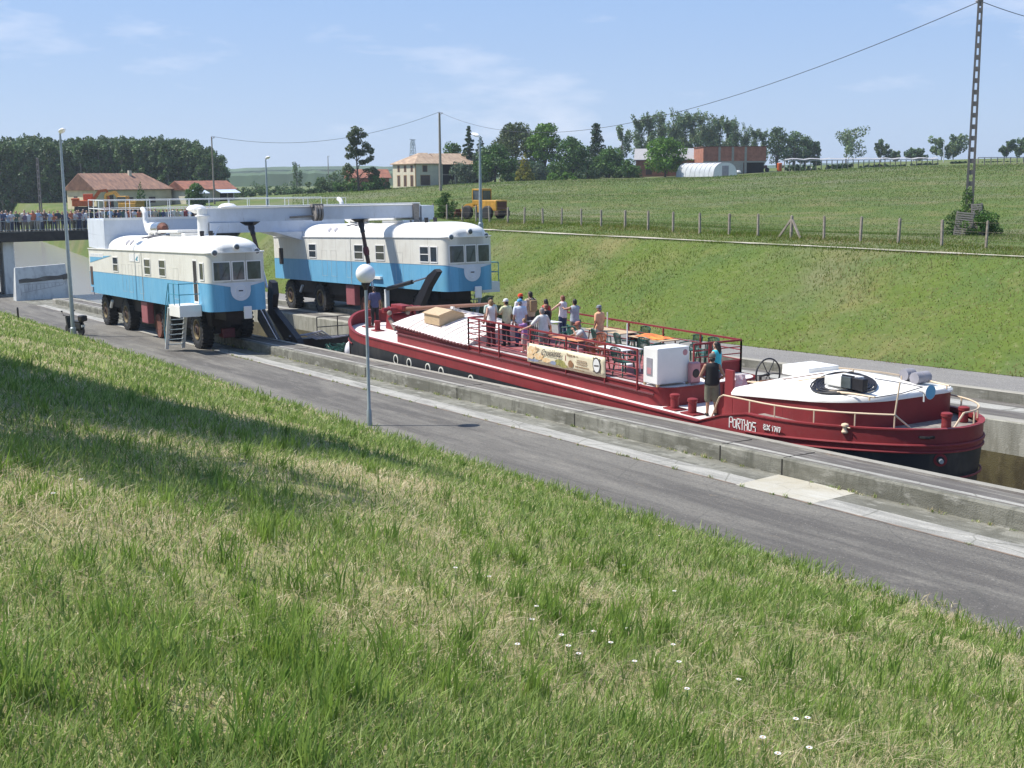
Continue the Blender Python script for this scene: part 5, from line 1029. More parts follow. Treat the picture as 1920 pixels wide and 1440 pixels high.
font_text('subtitle', 'Repas en navigation', .135, 'ink_brown', sheet, Matrix.Translation(bp(2.32, .44)) @ Matrix.Rotation(R(90), 4, 'X'), .002, 1.0)
m_ = MB(); r_ = random.Random(9)
for j, (z, x0, x1) in enumerate(((.37, 2.9, 3.45), (.31, 2.85, 3.5), (.25, 2.9, 3.4), (.17, 2.8, 3.55), (.07, 2.75, 3.3))):
    x = x0
    while x < x1: l_ = r_.uniform(.03, .09); m_.bar(bp(x, z), bp(x + l_, z), .004, .022 if j != 3 else .035, up=(0, 0, 1)); x += l_ + .025
m_.build('small_print', 'ink_brown', sheet)
def blob(mb, x, z, rx, rz, seed, d=.014):
    r_ = random.Random(seed); pts = [bp(x + rx * math.cos(a) * r_.uniform(.75, 1.15), z + rz * math.sin(a) * r_.uniform(.75, 1.15), d) for a in [i * math.pi / 7 for i in range(14)]]; mb.prism(pts, (0, -.002, 0))
m_ = MB()
for i, (x, z, a_, b2) in enumerate(((.35, .42, .28, .13), (.75, .25, .3, .12), (.25, .22, .2, .12), (1.2, .17, .25, .08))): blob(m_, x, z, a_, b2, i, .012 + .002 * i)
m_.build('printed_picture', 'ink_orange', sheet)
m_ = MB(); blob(m_, 1.95, .18, .34, .11, 8); blob(m_, 2.2, .10, .22, .06, 9, .016); m_.build('printed_landscape', 'ink_olive', sheet)
m_ = MB(); blob(m_, 2.55, .2, .17, .12, 12); m_.build('printed_barrel', 'ink_brown', sheet)
for a_ in ((1.6, .13, .2, .06, 14), (.4, .09, .34, .05, 15)): m_ = MB(); blob(m_, *a_); m_.build('printed_boat', 'ink_blue', sheet)
m_ = MB(); m_.mat(0).prism([bp(3.98 + .20 * math.cos(a), .33 + .25 * math.sin(a), .012) for a in [i * math.pi / 12 for i in range(24)]], (0, -.003, 0)); m_.mat(1).prism([bp(3.98 + .16 * math.cos(a), .33 + .205 * math.sin(a), .016) for a in [i * math.pi / 12 for i in range(24)]], (0, -.003, 0)); m_.mat(0).bar(bp(3.86, .31, .02), bp(4.10, .33, .02), .004, .04)
for a in (.8, 2.3, 3.9, 5.5): m_.mat(0).bar(bp(3.98 + .20 * math.cos(a), .33 + .25 * math.sin(a)), bp(3.98 + .25 * math.cos(a), .33 + .31 * math.sin(a)), .004, .04)
m_.build('round_crest', ['ink_dark', 'cloth_white'], sheet)

# ------------------------------------------------------------------ things on the terrace
FZ = -5.905
CAB = empty('cabinet', (-27.55, 22.3, -5.94), label='white upright storage cabinet at the end of the barge terrace', cat='cabinet')
m_ = MB(); m_.box(-.33, .33, -.92, .24, .06, 1.10, .025); m_.build('case', 'white_paint', CAB)
m_ = MB()
for x in (-.29, .29):
    for y in (-.88, .20): m_.box(x - .035, x + .035, y - .035, y + .035, 0, .07)
m_.build('foot', 'wood_light', CAB)
m_ = MB(); m_.mat(0).box(-.16, .10, -.935, -.921, .30, .80); m_.mat(1).box(-.12, .06, -.94, -.934, .34, .52); m_.build('notice', ['plastic_grey', 'pinkish'], CAB)
m_ = MB(); m_.lathe([(.09, .331), (.07, .336)], (0, .08, .93), 'X', 16); m_.build('round_sticker', 'pinkish', CAB)
V = empty('heater_unit', (-27.12, 22.62, -5.62), label='pink rounded unit with a black round vent beside the white cabinet', cat='heater')
m_ = MB(); m_.box(-.08, .10, -.17, .19, -.30, .32, .05); m_.build('casing', 'pinkish', V)
m_ = MB(); m_.lathe([(.13, .10), (.11, .12), (.02, .12)], (0, 0.01, 0), 'X', 18); m_.build('vent', 'black_steel', V)
def table(x, y, rz, lx, ly, top, label, h=.72):
    T = empty('table', (x, y, FZ), rz, label, 'table', 'tables on the barge terrace')
    m_ = MB(); m_.box(-lx / 2, lx / 2, -ly / 2, ly / 2, h - .03, h, .012); m_.build('table_top', top, T)
    for sx in (-1, 1):
        for sy in (-1, 1): m_ = MB(); m_.tube([(sx * (lx / 2 - .12), sy * (ly / 2 - .1), h - .03), (sx * (lx / 2 - .06), sy * (ly / 2 - .06), 0)], .022, 6); m_.build('leg', 'plastic_white' if top != 'wood_light' else 'wood_brown', T)
    return T
mat('orange_table', (.62, .26, .12), .5, var=.08)
table(-33.7, 24.45, .05, 1.9, .75, 'wood_light', 'tan wooden table by the far railing of the terrace')
table(-32.95, 22.2, .02, 1.9, .62, 'orange_table', 'orange brown table behind the banner, where a man leans on his elbow')
table(-30.1, 22.2, .0, 1.25, .8, 'plastic_white', 'white table beside the storage cabinet with a brown chair in front')
T4 = table(-31.35, 24.45, .0, 1.7, .8, 'wood_light', 'tan table half covered by a striped orange cloth')
table(-37.2, 24.0, .1, 1.1, .8, 'plastic_white', 'white table among the standing passengers')
m_ = MB(); mat('cloth_orange', (.75, .33, .05), .8, var=.3, scale=5, col2=(.65, .08, .04)); n = 12
m_.loft([[Vector((-.62 + 1.2 * i / n, -.38 + .75 * j / 6, .02 + .10 * math.exp(-((i - 3) / 2.5) ** 2) * (1 - abs(j - 3) / 4) + .015 * math.sin(i * 1.7 + j * 2))) for i in range(n + 1)] for j in range(7)], closed=False)
tag(m_.build('folded_cloth', 'cloth_orange', smooth=True, loc=(-31.3, 24.45, FZ + .72)), 'crumpled orange and red striped cloth on the tan table', 'cloth')
def make_chair(col):
    T = empty('garden_chair', (0, 0, 0), 0, 'moulded garden chair', 'chair', 'garden chairs on the terrace')
    m_ = MB(); m_.box(-.22, .22, -.22, .22, .40, .43, .012); m_.build('seat', col, T)
    m_ = MB(); n = 9
    for i in range(n):
        a = -1.0 + 2.0 * i / (n - 1); x = -.24 - .05 * math.cos(a) + .02; y = .23 * math.sin(a) * 1.15; m_.bar((x, y, .44), (x - .10, y * 1.05, .80 + .06 * math.cos(a * 1.4)), .03, .012)
    m_.tube([(-.30 - .06 * math.cos(a), .27 * math.sin(a), .82 + .06 * math.cos(a * 1.4)) for a in [-1.2 + .24 * i for i in range(11)]], .02, 6); m_.build('backrest', col, T)
    for s_ in (-1, 1): m_ = MB(); m_.tube([(-.28, s_ * .25, .66), (-.05, s_ * .28, .64), (.18, s_ * .27, .62), (.2, s_ * .25, .42)], .022, 6); m_.build('armrest', col, T, smooth=True)
    for sx in (-1, 1):
        for sy in (-1, 1): m_ = MB(); m_.tube([(sx * .2, sy * .2, .41), (sx * .25, sy * .24, 0)], [.03, .02], 6); m_.build('leg', col, T)
    return T
CG = make_chair('plastic_green'); CB_ = make_chair(mat('plastic_brown', (.28, .08, .035), .4, var=.1)); usedc = set()
chairs = [(CG, -32.9, 25.0, -1.5, 'green garden chair tucked under the far railing, left of the orange cloth'), (CG, -31.9, 23.75, 1.4, 'green chair in front of the table with the orange cloth'), (CG, -30.7, 23.85, 1.7, 'green chair between the orange cloth table and the white cabinet'),
          (CG, -29.6, 23.1, 2.9, 'green chair directly behind the white storage cabinet'), (CG, -30.2, 25.0, -1.6, 'green chair by the far railing, behind the orange cloth'), (CG, -28.8, 24.6, 2.8, 'green chair by the end railing at the stern side of the terrace'),
          (CG, -34.6, 23.7, 1.2, 'green chair left of the tan table'), (CG, -33.2, 23.75, 1.3, 'green chair in front of the tan table, right of the sitting place'), (CG, -36.3, 23.2, 2.4, 'green chair beside the woman in black'), (CG, -36.0, 24.3, -2.6, 'green chair behind the woman in black'),
          (CG, -34.2, 22.9, -1.4, 'green chair behind the leaning man'), (CB_, -30.6, 21.75, 1.5, 'brown chair in front of the white table'), (CG, -29.3, 21.75, 1.6, 'dark green chair between the white table and the railing'), (CB_, -32.3, 22.75, -1.5, 'brown chair at the right end of the orange brown table'), (CG, -29.4, 25.0, -1.5, 'green chair in the far corner of the terrace')]
for src, x, y, a, lb in chairs:
    o = src if src.name not in usedc else copy_tree(src); usedc.add(src.name); o.location = (x, y, FZ); o.rotation_euler.z = a; o['label'] = lb
for x, y, h, lb in ((-34.4, 24.8, 1.25, 'white parasol pole standing by the tan table'), (-30.7, 22.9, 1.35, 'white parasol pole beside the white table')):
    P_ = empty('parasol_pole', (x, y, FZ), label=lb, cat='pole', group='bare parasol poles'); m_ = MB(); m_.tube([(0, 0, 0.1), (0, 0, h)], .022, 8); m_.build('pole', 'plastic_white', P_); m_ = MB(); m_.lathe([(.2, 0), (.19, .08), (.04, .12)], (0, 0, 0), 'Z', 14); m_.build('base', 'plastic_white', P_)
m_ = MB(); m_.lathe([(.035, 0), (.04, .08), (.03, .1)], (0, 0, 0), 'Z', 10); tag(m_.build('cup', 'plastic_white', loc=(-32.3, 22.05, FZ + .72)), 'small white cup on the orange brown table', 'cup')
m_ = MB(); m_.box(-.2, .2, -.14, .14, 0, .02); m_.ell((.0, .0, .1), (.22, .14, .1), 10, 6); tag(m_.build('bag', 'hair_dark', loc=(-33.0, 24.9, FZ + .45)), 'dark bag lying on a chair by the far railing', 'bag')
# ------------------------------------------------------------------ people
DG = bpy.context.evaluated_depsgraph_get
def remeshed(mb, name, m, vox, sm=2):
    me = bpy.data.meshes.new('tmp'); me.from_pydata([tuple(p) for p in mb.v], [], mb.f); o = bpy.data.objects.new('tmp', me); COL.objects.link(o)
    r_ = o.modifiers.new('r', 'REMESH'); r_.mode = 'VOXEL'; r_.voxel_size = vox; r_.use_smooth_shade = True
    s_ = o.modifiers.new('s', 'SMOOTH'); s_.iterations = sm; s_.factor = .5
    bpy.context.view_layer.update(); out_ = bpy.data.meshes.new_from_object(o.evaluated_get(DG())); bpy.data.objects.remove(o)
    out_.name = name; out_.materials.clear(); out_.materials.append(m if not isinstance(m, str) else MATS[m]); return out_
def lerp(a, b, t): return a + (b - a) * t
def limb(mb, pts, rs, seg=10):
    P, Q = [], []
    for i in range(len(pts) - 1):
        a, b = Vector(pts[i]), Vector(pts[i + 1])
        for k in range(3): t = k / 3; P.append(a.lerp(b, t)); Q.append(lerp(rs[i], rs[i + 1], t) * (1 + .06 * math.sin(math.pi * t)))
    P.append(Vector(pts[-1])); Q.append(rs[-1]); mb.tube(P, Q, seg)
    mb.ell(P[0], Q[0], 10, 6); mb.ell(P[-1], Q[-1], 10, 6)
    for i in range(1, len(pts) - 1): mb.ell(pts[i], rs[i] * 1.0, 10, 6)
def torso(mb, hip, chest, neck, fat=1.0, grow=0.0, low=0.0, female=False):
    """stack of ellipses from hips to shoulders"""
    prof = [(-.10 - low, .13, .155), (-.04, .135, .170), (.08, .125, .155 if not female else .140), (.22, .12, .148 if not female else .128), (.36, .125, .165 if not female else .15), (.46, .115, .178 if not female else .16), (.52, .09, .165 if not female else .145), (.56, .065, .09)]
    hip, chest = Vector(hip), Vector(chest); ax = (chest - hip).normalized(); L_ = (chest - hip).length / .46
    fwd = Vector((1, 0, 0)); fwd = (fwd - ax * fwd.dot(ax)).normalized(); sd_ = ax.cross(fwd); rings = []
    for h, rx, ry in prof:
        c = hip + ax * h * L_; k = fat if -.05 < h < .35 else 1; rings.append([c + fwd * math.cos(t) * (rx * k + grow) + sd_ * math.sin(t) * (ry * k + grow) for t in [2 * math.pi * i / 16 for i in range(16)]])
    mb.loft(rings, capa=True, capb=True)
def hand(mb, w_, d, palm_side, k=1.0):
    """palm and five bent fingers from wrist w_ in direction d"""
    w_ = Vector(w_); d = Vector(d).normalized(); s_ = d.cross(Vector((0, 0, 1))); s_ = s_.normalized() if s_.length > .1 else Vector((0, 1, 0)); n_ = s_.cross(d).normalized() * palm_side
    mb.ell(w_ + d * .045, (.042 * k, .042 * k, .036 * k), 10, 6); c = w_ + d * .085
    for i, (off, l_) in enumerate(((-.033, .062), (-.011, .075), (.011, .078), (.032, .066))):
        b = c + s_ * off; mb.tube([b - d * .03, b, b + d * l_ * .5 - n_ * .006, b + d * l_ * .85 - n_ * .03], [.011, .011, .0095, .008], 6)
    b = w_ + d * .03 - s_ * .035; mb.tube([b, b - s_ * .025 + d * .025 - n_ * .01, b - s_ * .028 + d * .055 - n_ * .02], [.012, .011, .009], 6)
def head_parts(mb, neck, look, tilt):
    """head aimed along yaw `look` (about z, relative to the body) and pitched by tilt (down positive)"""
    n_ = Vector(neck); M_ = Matrix.Translation(n_) @ Matrix.Rotation(look, 4, 'Z') @ Matrix.Rotation(tilt, 4, 'Y')
    mb.tube([n_ + Vector((-.01, 0, -.08)), M_ @ Vector((0, 0, .05))], [.062, .056], 10)
    a = MB(); a.ell((.012, 0, .135), (.092, .076, .115), 14, 10); a.ell((.035, 0, .075), (.058, .055, .055), 10, 8)
    a.tube([(.092, 0, .145), (.112, 0, .105), (.095, 0, .098)], [.010, .016, .012], 6); a.ell((.088, 0, .068), (.012, .026, .009), 8, 5)
    for s_ in (-1, 1): a.ell((.0, s_ * .078, .122), (.018, .011, .030), 8, 6)
    mb.add([M_ @ Vector(v) for v in a.v], a.f); return M_
def color_mat(col):
    k = 'cloth_%02x%02x%02x' % tuple(int(max(0, min(1, c)) * 255) for c in col)
    return mat(k, col, .85, var=.10, scale=7)
def person(loc, rz, label, shirt=(.7, .7, .7), pants=(.05, .05, .08), hair='hair_dark', hat=None, sleeve='short', shorts=False, skin='skin', fat=1.0, height=1.72, lean=0.0, look=0.0, tilt=0.1, arms=None, sit=0.0,
           long_hair=False, female=False, vox=.017, group=None, steps=0.0, tank=False, extra=None, hands=True, child=False):
    k = height / 1.72 * (.955 if group == GB else 1)
    T = empty('person', loc, rz, label, 'person', group); T.scale = (k, k, k)
    hz_ = .93 if not sit else .50
    hip = Vector((0, 0, hz_)); chest = hip + Vector((math.sin(lean) * .46, 0, math.cos(lean) * .46)); neck = chest + Vector((math.sin(lean * .8) * .09, 0, .085))
    sh = {s_: chest + Vector((math.sin(lean) * -.01, s_ * (.185 if not female else .162), .005)) for s_ in (-1, 1)}
    arms = arms or {}
    def arm(s_):
        if s_ in arms: e, h_ = arms[s_]; return Vector(e), Vector(h_)
        return sh[s_] + Vector((-.02, s_ * .055, -.27)), sh[s_] + Vector((.07, s_ * .06, -.51))
    legs = {}
    for s_ in (-1, 1):
        h_ = Vector((0, s_ * .09, hz_ - .03))
        if sit: kn = Vector((.42, s_ * .13, .52)); an = Vector((.40, s_ * .13, .09))
        else: kn = Vector((.03 + s_ * steps * .5, s_ * .10, .50)); an = Vector((-.02 + s_ * steps, s_ * .115, .085))
        legs[s_] = (h_, kn, an)
    b = MB(); torso(b, hip, chest, neck, fat, 0, female=female); M_ = head_parts(b, neck, look, tilt)
    for s_ in (-1, 1):
        e, h_ = arm(s_); limb(b, [sh[s_], e, h_], [.052, .038, .026]); b.ell(sh[s_], .060, 10, 6)
        if hands: hand(b, h_, (h_ - e), 1)
        else: b.ell(h_ + (h_ - e).normalized() * .06, (.04, .03, .06), 8, 6)
        h0, kn, an = legs[s_]; limb(b, [h0, kn, an], [.088, .056, .038]); b.tube([an, an + Vector((.01, 0, -.05)), an + Vector((.13, s_ * .01, -.065))], [.04, .04, .032], 8)
    body = link('body', remeshed(b, 'body', skin, vox * .72 if hands else vox), T)
    c = MB(); torso(c, hip + Vector((0, 0, .02)), chest, neck, fat, .020, .04 if not tank else .0, female)
    for s_ in (-1, 1):
        e, h_ = arm(s_)
        if tank: continue
        c.ell(sh[s_], .078, 10, 6)
        if sleeve == 'short': limb(c, [sh[s_], sh[s_].lerp(e, .75)], [.074, .066])
        else: limb(c, [sh[s_], e, e.lerp(h_, .92)], [.072, .056, .044])
    link('shirt', remeshed(c, 'shirt', color_mat(shirt), vox), T)
    p = MB(); p.loft([[hip + Vector((math.cos(t) * (rx * (fat if z > 0 else 1)), math.sin(t) * ry, z)) for t in [2 * math.pi * i / 14 for i in range(14)]] for z, rx, ry in ((.05, .148, .172), (-.03, .155, .186), (-.11, .13, .175))], capa=True, capb=True)
    for s_ in (-1, 1):
        h0, kn, an = legs[s_]
        if shorts: limb(p, [h0, kn + (an - kn) * .10], [.108, .098])
        else: limb(p, [h0, kn, an + Vector((0, 0, .0))], [.105, .076, .062])
    link('trousers', remeshed(p, 'trousers', color_mat(pants), vox), T)
    s2 = MB()
    for s_ in (-1, 1):
        an = legs[s_][2]; s2.tube([an + Vector((-.05, 0, -.045)), an + Vector((.02, 0, -.035)), an + Vector((.10, s_ * .01, -.05)), an + Vector((.17, s_ * .015, -.058))], [.040, .050, .044, .028], 10)
    s2.build('shoes', 'hair_dark' if not child else 'plastic_white', T, smooth=True)
    hr_ = MB()
    if not hat or long_hair:
        for (cx, cy, cz), rr_ in (((-.018, 0, .155), (.092, .084, .100)), ((-.045, 0, .115), (.062, .078, .09))): hr_.ell((cx, cy, cz), rr_, 14, 8)
        if long_hair: hr_.tube([(-.07, 0, .13), (-.095, 0, .0), (-.10, 0, -.12)], [.075, .07, .04], 10)
        hm = MB(); hm.add([M_ @ Vector(v) for v in hr_.v], hr_.f); hm.build('hair', hair, T, smooth=True)
    else:
        for s_ in (0,): hr_.ell((-.035, 0, .10), (.07, .079, .065), 12, 6)
        hm = MB(); hm.add([M_ @ Vector(v) for v in hr_.v], hr_.f); hm.build('hair', hair, T, smooth=True)
    if hat:
        h2 = MB(); h2.lathe([(.098, .165), (.10, .20), (.085, .245), (.045, .268), (.01, .272)], (0, 0, 0), 'Z', 16); h2.prism([(.07, -.07, .172), (.15, -.055, .165), (.175, 0, .163), (.15, .055, .165), (.07, .07, .172)], (0, 0, .012))
        hm = MB(); hm.add([M_ @ Vector(v) for v in h2.v], h2.f); hm.build('cap', color_mat(hat), T, smooth=True, ang=40)
    ey = MB()
    for s_ in (-1, 1): ey.ell(M_ @ Vector((.094, s_ * .032, .132)), .010, 6, 5)
    ey.build('eyes', 'hair_dark', T)
    if extra: extra(T, M_, chest, hip)
    return T
PI = math.pi
GB = 'passengers standing on the barge terrace'
def fold(s_): return {s_: ((.12, s_ * .26, 1.18), (.26, s_ * .05, 1.16))}
def rest(hgt=1.02, fw=.34): return {1: ((.10, .27, 1.16), (fw, .20, hgt)), -1: ((.10, -.27, 1.16), (fw, -.20, hgt))}
hips_arms = {1: ((-.10, .34, 1.16), (.03, .19, .98)), -1: ((-.10, -.34, 1.16), (.03, -.19, .98))}
W_ = PI     # facing the locomotives
person((-37.1, 21.72, FZ), W_ + .1, 'passenger with blond hair in a white sleeveless top at the front corner of the terrace', (.78, .76, .74), (.10, .02, .03), 'hair_blond', tank=True, arms={1: ((-.12, .30, 1.14), (.06, .26, .95))}, female=True, group=GB)
person((-37.65, 22.02, FZ), W_ - .1, 'passenger in a black cap and pale green shirt, second from the left on the terrace', (.52, .62, .55), (.12, .12, .11), 'hair_dark', hat=(.02, .02, .02), group=GB)
person((-36.95, 22.25, FZ), W_ + .2, 'passenger in a white cap and pale yellow shirt', (.66, .66, .42), (.03, .03, .04), 'hair_dark', hat=(.8, .8, .8), arms=fold(1), skin='skin_tan', group=GB)
person((-36.6, 22.6, FZ), W_ - .2, 'passenger in a light blue cap and white shirt', (.68, .74, .84), (.05, .07, .14), 'hair_grey', hat=(.12, .42, .72), group=GB)
person((-37.75, 23.35, FZ), W_, 'tall passenger in a red cap and white long sleeved shirt', (.74, .71, .72), (.05, .06, .10), 'hair_dark', hat=(.75, .06, .02), sleeve='long', height=1.78, arms=fold(-1), group=GB)
def straps(T, M_, chest, hip):
    m = MB()
    m.box(-.24, -.12, -.15, .15, 1.0, 1.42, .04); m.build('backpack', color_mat((.28, .19, .10)), T)
    m = MB()
    for s_ in (-1, 1): m.tube([(-.15, s_ * .09, 1.44), (.0, s_ * .10, 1.50), (.14, s_ * .10, 1.36), (.12, s_ * .12, 1.1)], .02, 6)
    m.build('strap', 'hair_dark', T)
person((-38.05, 23.95, FZ), W_ + .1, 'tall dark haired passenger with a brown backpack', (.50, .38, .26), (.08, .08, .09), 'hair_dark', height=1.82, extra=straps, skin='skin_tan', group=GB)
person((-36.7, 23.75, FZ), W_ - .1, 'passenger with long dark hair in a bright red top', (.62, .03, .03), (.10, .06, .06), 'hair_dark', long_hair=True, tank=True, skin='skin_tan', female=True, height=1.66, group=GB)
person((-33.75, 21.75, FZ), W_ + .15, 'grey haired man in a white striped shirt leaning on the near railing with spread arms', (.70, .69, .66), (.30, .27, .24), 'hair_grey', fat=1.12, lean=.14, arms={1: ((.20, .42, 1.10), (.42, .62, .98)), -1: ((.06, -.38, 1.06), (.18, -.50, .90))}, group=GB)
person((-35.1, 21.85, FZ), W_ + .6, 'child in a purple top hanging on the railing between the adults', (.36, .18, .42), (.55, .40, .38), 'hair_blond', height=1.22, arms={1: ((.20, .30, 1.38), (.32, .42, 1.52)), -1: ((.18, -.28, 1.22), (.38, -.26, 1.10))}, shorts=True, child=True, female=True, group=GB)
person((-35.75, 23.15, FZ - .0), W_ + .3, 'passenger with reddish hair in a black long sleeved sweater', (.015, .015, .02), (.02, .02, .025), 'hair_red', sleeve='long', female=True, height=1.58, arms={1: ((.18, .30, 1.10), (.42, .22, 1.06)), -1: ((.02, -.24, 1.10), (.2, -.18, .98))}, group=GB)
person((-37.1, 24.75, FZ), W_ + .2, 'red blond passenger in a white top with one arm stretched along the far railing', (.80, .70, .70), (.05, .08, .16), 'hair_red', female=True, tank=True, arms={1: ((.2, .40, 1.18), (.42, .60, 1.06))}, height=1.7, group=GB)
person((-35.6, 24.25, FZ), W_ - .1, 'dark haired passenger in a grey tank top and camouflage trousers', (.40, .44, .50), (.20, .19, .13), 'hair_dark', tank=True, skin='skin_tan', arms={-1: ((.20, -.30, 1.34), (.50, -.26, 1.34)), 1: ((.20, .30, 1.34), (.48, .22, 1.36))}, group=GB)
person((-33.75, 24.0, FZ), W_ + .3, 'passenger in a grey cap and orange shirt with beige trousers behind the tables', (.85, .45, .26), (.66, .58, .48), 'hair_grey', hat=(.25, .27, .31), fat=1.05, skin='skin_tan', height=1.66, group=GB)
person((-32.55, 22.62, FZ), -PI / 2 - .4, 'seated man in a checked grey shirt and reddish cap with his elbow on the table', (.42, .43, .44), (.25, .25, .26), 'hair_grey', hat=(.42, .15, .11), sit=1, lean=.45, tilt=.2, skin='skin_tan', arms={1: ((.36, .22, .82), (.42, .05, .98)), -1: ((.36, -.22, .80), (.52, -.1, .78))}, look=-.4)
person((-25.3, 21.75, -6.485), W_ - .55, 'man in a black sleeveless shirt and camouflage shorts on the deck by the bollards', (.012, .012, .014), (.16, .155, .11), 'hair_dark', hat=(.13, .13, .12), tank=True, shorts=True, fat=1.12, height=1.70, arms={1: ((-.02, .33, 1.12), (.18, .18, 1.02)), -1: ((-.06, -.33, 1.12), (.12, -.2, .99))}, skin='skin_tan')
person((-26.0, 22.5, -6.2), W_ + .2, 'woman with long black hair in a turquoise top behind the man in black', (.05, .50, .60), (.06, .06, .09), 'hair_dark', long_hair=True, female=True, height=1.62, tank=True)
person((-49.5, 23.0, -6.50), W_ - .2, 'crewman in a blue shirt and dark trousers standing on the bow', (.07, .08, .17), (.012, .012, .016), 'hair_dark', sleeve='short', height=1.72, skin='skin_tan', tilt=.35)

# ------------------------------------------------------------------ footbridge with the crowd
BX0 = -114.0
BR = empty('road_bridge', (BX0, 22, -4.9), label='dark concrete bridge over the canal basin crowded with onlookers', cat='bridge')
def brz(y): return -4.42 - .0 * y
m_ = MB(); m_.box(-5.0, 0, -18, 22.5, -.42, .42); m_.build('deck', mat('bridge_dark', (.05, .045, .042), .9, var=.3, scale=1.5), BR)
m_ = MB(); m_.box(-4.9, -.02, -18, 22.5, .421, .47); m_.build('footway', 'concrete_dull', BR)
for yy in (-3.6, 14.5):
    m_ = MB(); m_.box(-4.2, -.7, yy - .45, yy + .45, -6.0, -.421, .03); m_.build('pier', 'concrete_pale', BR)
m_ = MB(); m_.box(-4.0, -.9, -19, -4.6, -6.0, -.421); m_.build('abutment', 'concrete_wall', BR)
m_ = MB(); m_.box(-4.4, -.4, 19.5, 23, -6.0, -.421); m_.build('abutment', 'concrete_wall', BR)
m_ = MB()
for i in range(81): y = -17.9 + i * .5; m_.box(-.08, -.05, y, y + .025, .47, 1.35)
m_.box(-.10, -.03, -18, 22.5, 1.35, 1.40); m_.box(-.09, -.04, -18, 22.5, .60, .63); m_.build('railing', 'galvanised', BR)
GC = 'onlookers along the bridge railing'
protos = []
cr_ = random.Random(12)
shirts = [((.70, .70, .70), 'white'), ((.04, .04, .06), 'black'), ((.55, .18, .10), 'orange'), ((.09, .11, .20), 'navy blue'), ((.36, .38, .42), 'grey'), ((.60, .60, .64), 'pale grey'), ((.38, .50, .66), 'light blue'), ((.34, .08, .08), 'red'), ((.55, .48, .38), 'beige'), ((.14, .10, .10), 'brown'), ((.20, .15, .22), 'plum'), ((.72, .68, .62), 'cream'), ((.10, .16, .13), 'dark green'), ((.06, .07, .10), 'charcoal')]
pants_ = [((.03, .03, .05), 'black'), ((.06, .075, .14), 'denim'), ((.22, .20, .16), 'khaki'), ((.08, .07, .07), 'dark grey'), ((.40, .38, .36), 'pale')]
poses = [dict(arms=rest(1.0, .36), lean=.18), dict(arms=rest(1.02, .32), lean=.08, female=True), dict(arms=fold(1)), dict(arms=hips_arms), dict(), dict(arms={**fold(-1), 1: ((.15, .28, 1.2), (.36, .15, 1.05))}, female=True, long_hair=True)]
for i, ps in enumerate(poses):
    protos.append(person((0, 0, 0), 0, 'onlooker', hands=False, vox=.03, group=GC, **ps))
first = [True] * len(protos)
rails_used = 0
seq = []
y = -9.2; n_p = 0
while y < 15.6:
    seq.append((BX0 - .45, 22 + y)); y += cr_.uniform(.28, .44)
for _ in range(22): seq.append((BX0 - cr_.uniform(1.0, 1.5), 22 + cr_.uniform(-9, 15)))
hairs = [('hair_dark', 'dark'), ('hair_blond', 'blond'), ('hair_grey', 'grey'), ('hair_red', 'reddish')]
combos = set(); nfront = len(seq) - 22
for i, (x, yv) in enumerate(seq):
    k = cr_.randrange(len(protos)); src = protos[k]; o = src if first[k] else copy_tree(src); first[k] = False
    for _ in range(60):
        sc_, pc_, hc_ = cr_.choice(shirts), cr_.choice(pants_), cr_.choice(hairs[:1] * 2 + hairs)
        if (sc_[1], pc_[1], hc_[1]) not in combos: break
    combos.add((sc_[1], pc_[1], hc_[1]))
    o.location = (x, yv, -4.43); o.rotation_euler.z = cr_.uniform(-.35, .35); s_ = cr_.uniform(.94, 1.08); o.scale = (s_, s_, s_)
    o['label'] = '%s haired onlooker in %s top and %s trousers %s' % (hc_[1], sc_[1], pc_[1], 'at the bridge railing' if i < nfront else 'behind the front row')
    for ch in o.children:
        nm = ch.name.split('.')[0]; cm = {'shirt': color_mat(sc_[0]), 'trousers': color_mat(pc_[0]), 'hair': MATS[hc_[0]]}.get(nm)
        if cm: ch.material_slots[0].link = 'OBJECT'; ch.material_slots[0].material = cm
# ------------------------------------------------------------------ concrete monument block at the foot of the slope
MO = empty('monument_block', (-107.4, 17.55, rd(-107.4)), label='pale concrete block with a dark band and an engraved drawing, standing at the water edge', cat='monument')
MO.rotation_euler.z = R(90 + 6)
# local x runs along the block (towards +Y world), local -y faces the camera (+X world)
m_ = MB(); LM, HM = 4.35, 2.75
m_.add([(0, 0, 0), (LM, 0, 0), (LM, .85, 0), (0, .85, 0), (.15, .28, HM - .05), (LM - .1, .28, HM + .1), (LM - .1, .55, HM + .1), (.15, .55, HM - .05)], [(0, 3, 2, 1), (4, 5, 6, 7), (0, 1, 5, 4), (1, 2, 6, 5), (2, 3, 7, 6), (3, 0, 4, 7)])
m_.build('block', 'concrete_pale', MO)
def onf(x, z, d=.02): return Vector((x, .28 * z / HM - d, z))
m_ = MB(); n = 14
for i in range(n):
    x0, x1 = .35 + 4.0 * i / n, .35 + 4.0 * (i + 1) / n
    t0, t1 = 1.60 + .05 * math.sin(i) + .02 * i, 1.60 + .05 * math.sin(i + 1) + .02 * (i + 1); b0, b1 = 1.42 + .014 * i, 1.42 + .014 * (i + 1)
    m_.add([onf(x0, b0), onf(x1, b1), onf(x1, t1 + .12), onf(x0, t0 + .12)], [(0, 1, 2, 3)])
m_.prism([onf(3.95, 1.55, .0), onf(4.38, 1.62, .0), onf(4.38, 1.95, .0), onf(3.95, 1.9, .0)], (0, -.14, 0)); m_.build('dark_band', 'concrete_dark', MO)
m_ = MB()
m_.bar(onf(.5, .62, .01), onf(3.9, 1.12, .01), .01, .03, up=(0, 0, 1)); m_.bar(onf(.5, 1.30, .01), onf(4.1, 1.34, .01), .01, .02, up=(0, 0, 1)); m_.bar(onf(4.1, 1.12, .01), onf(4.1, 1.42, .01), .02, .02)
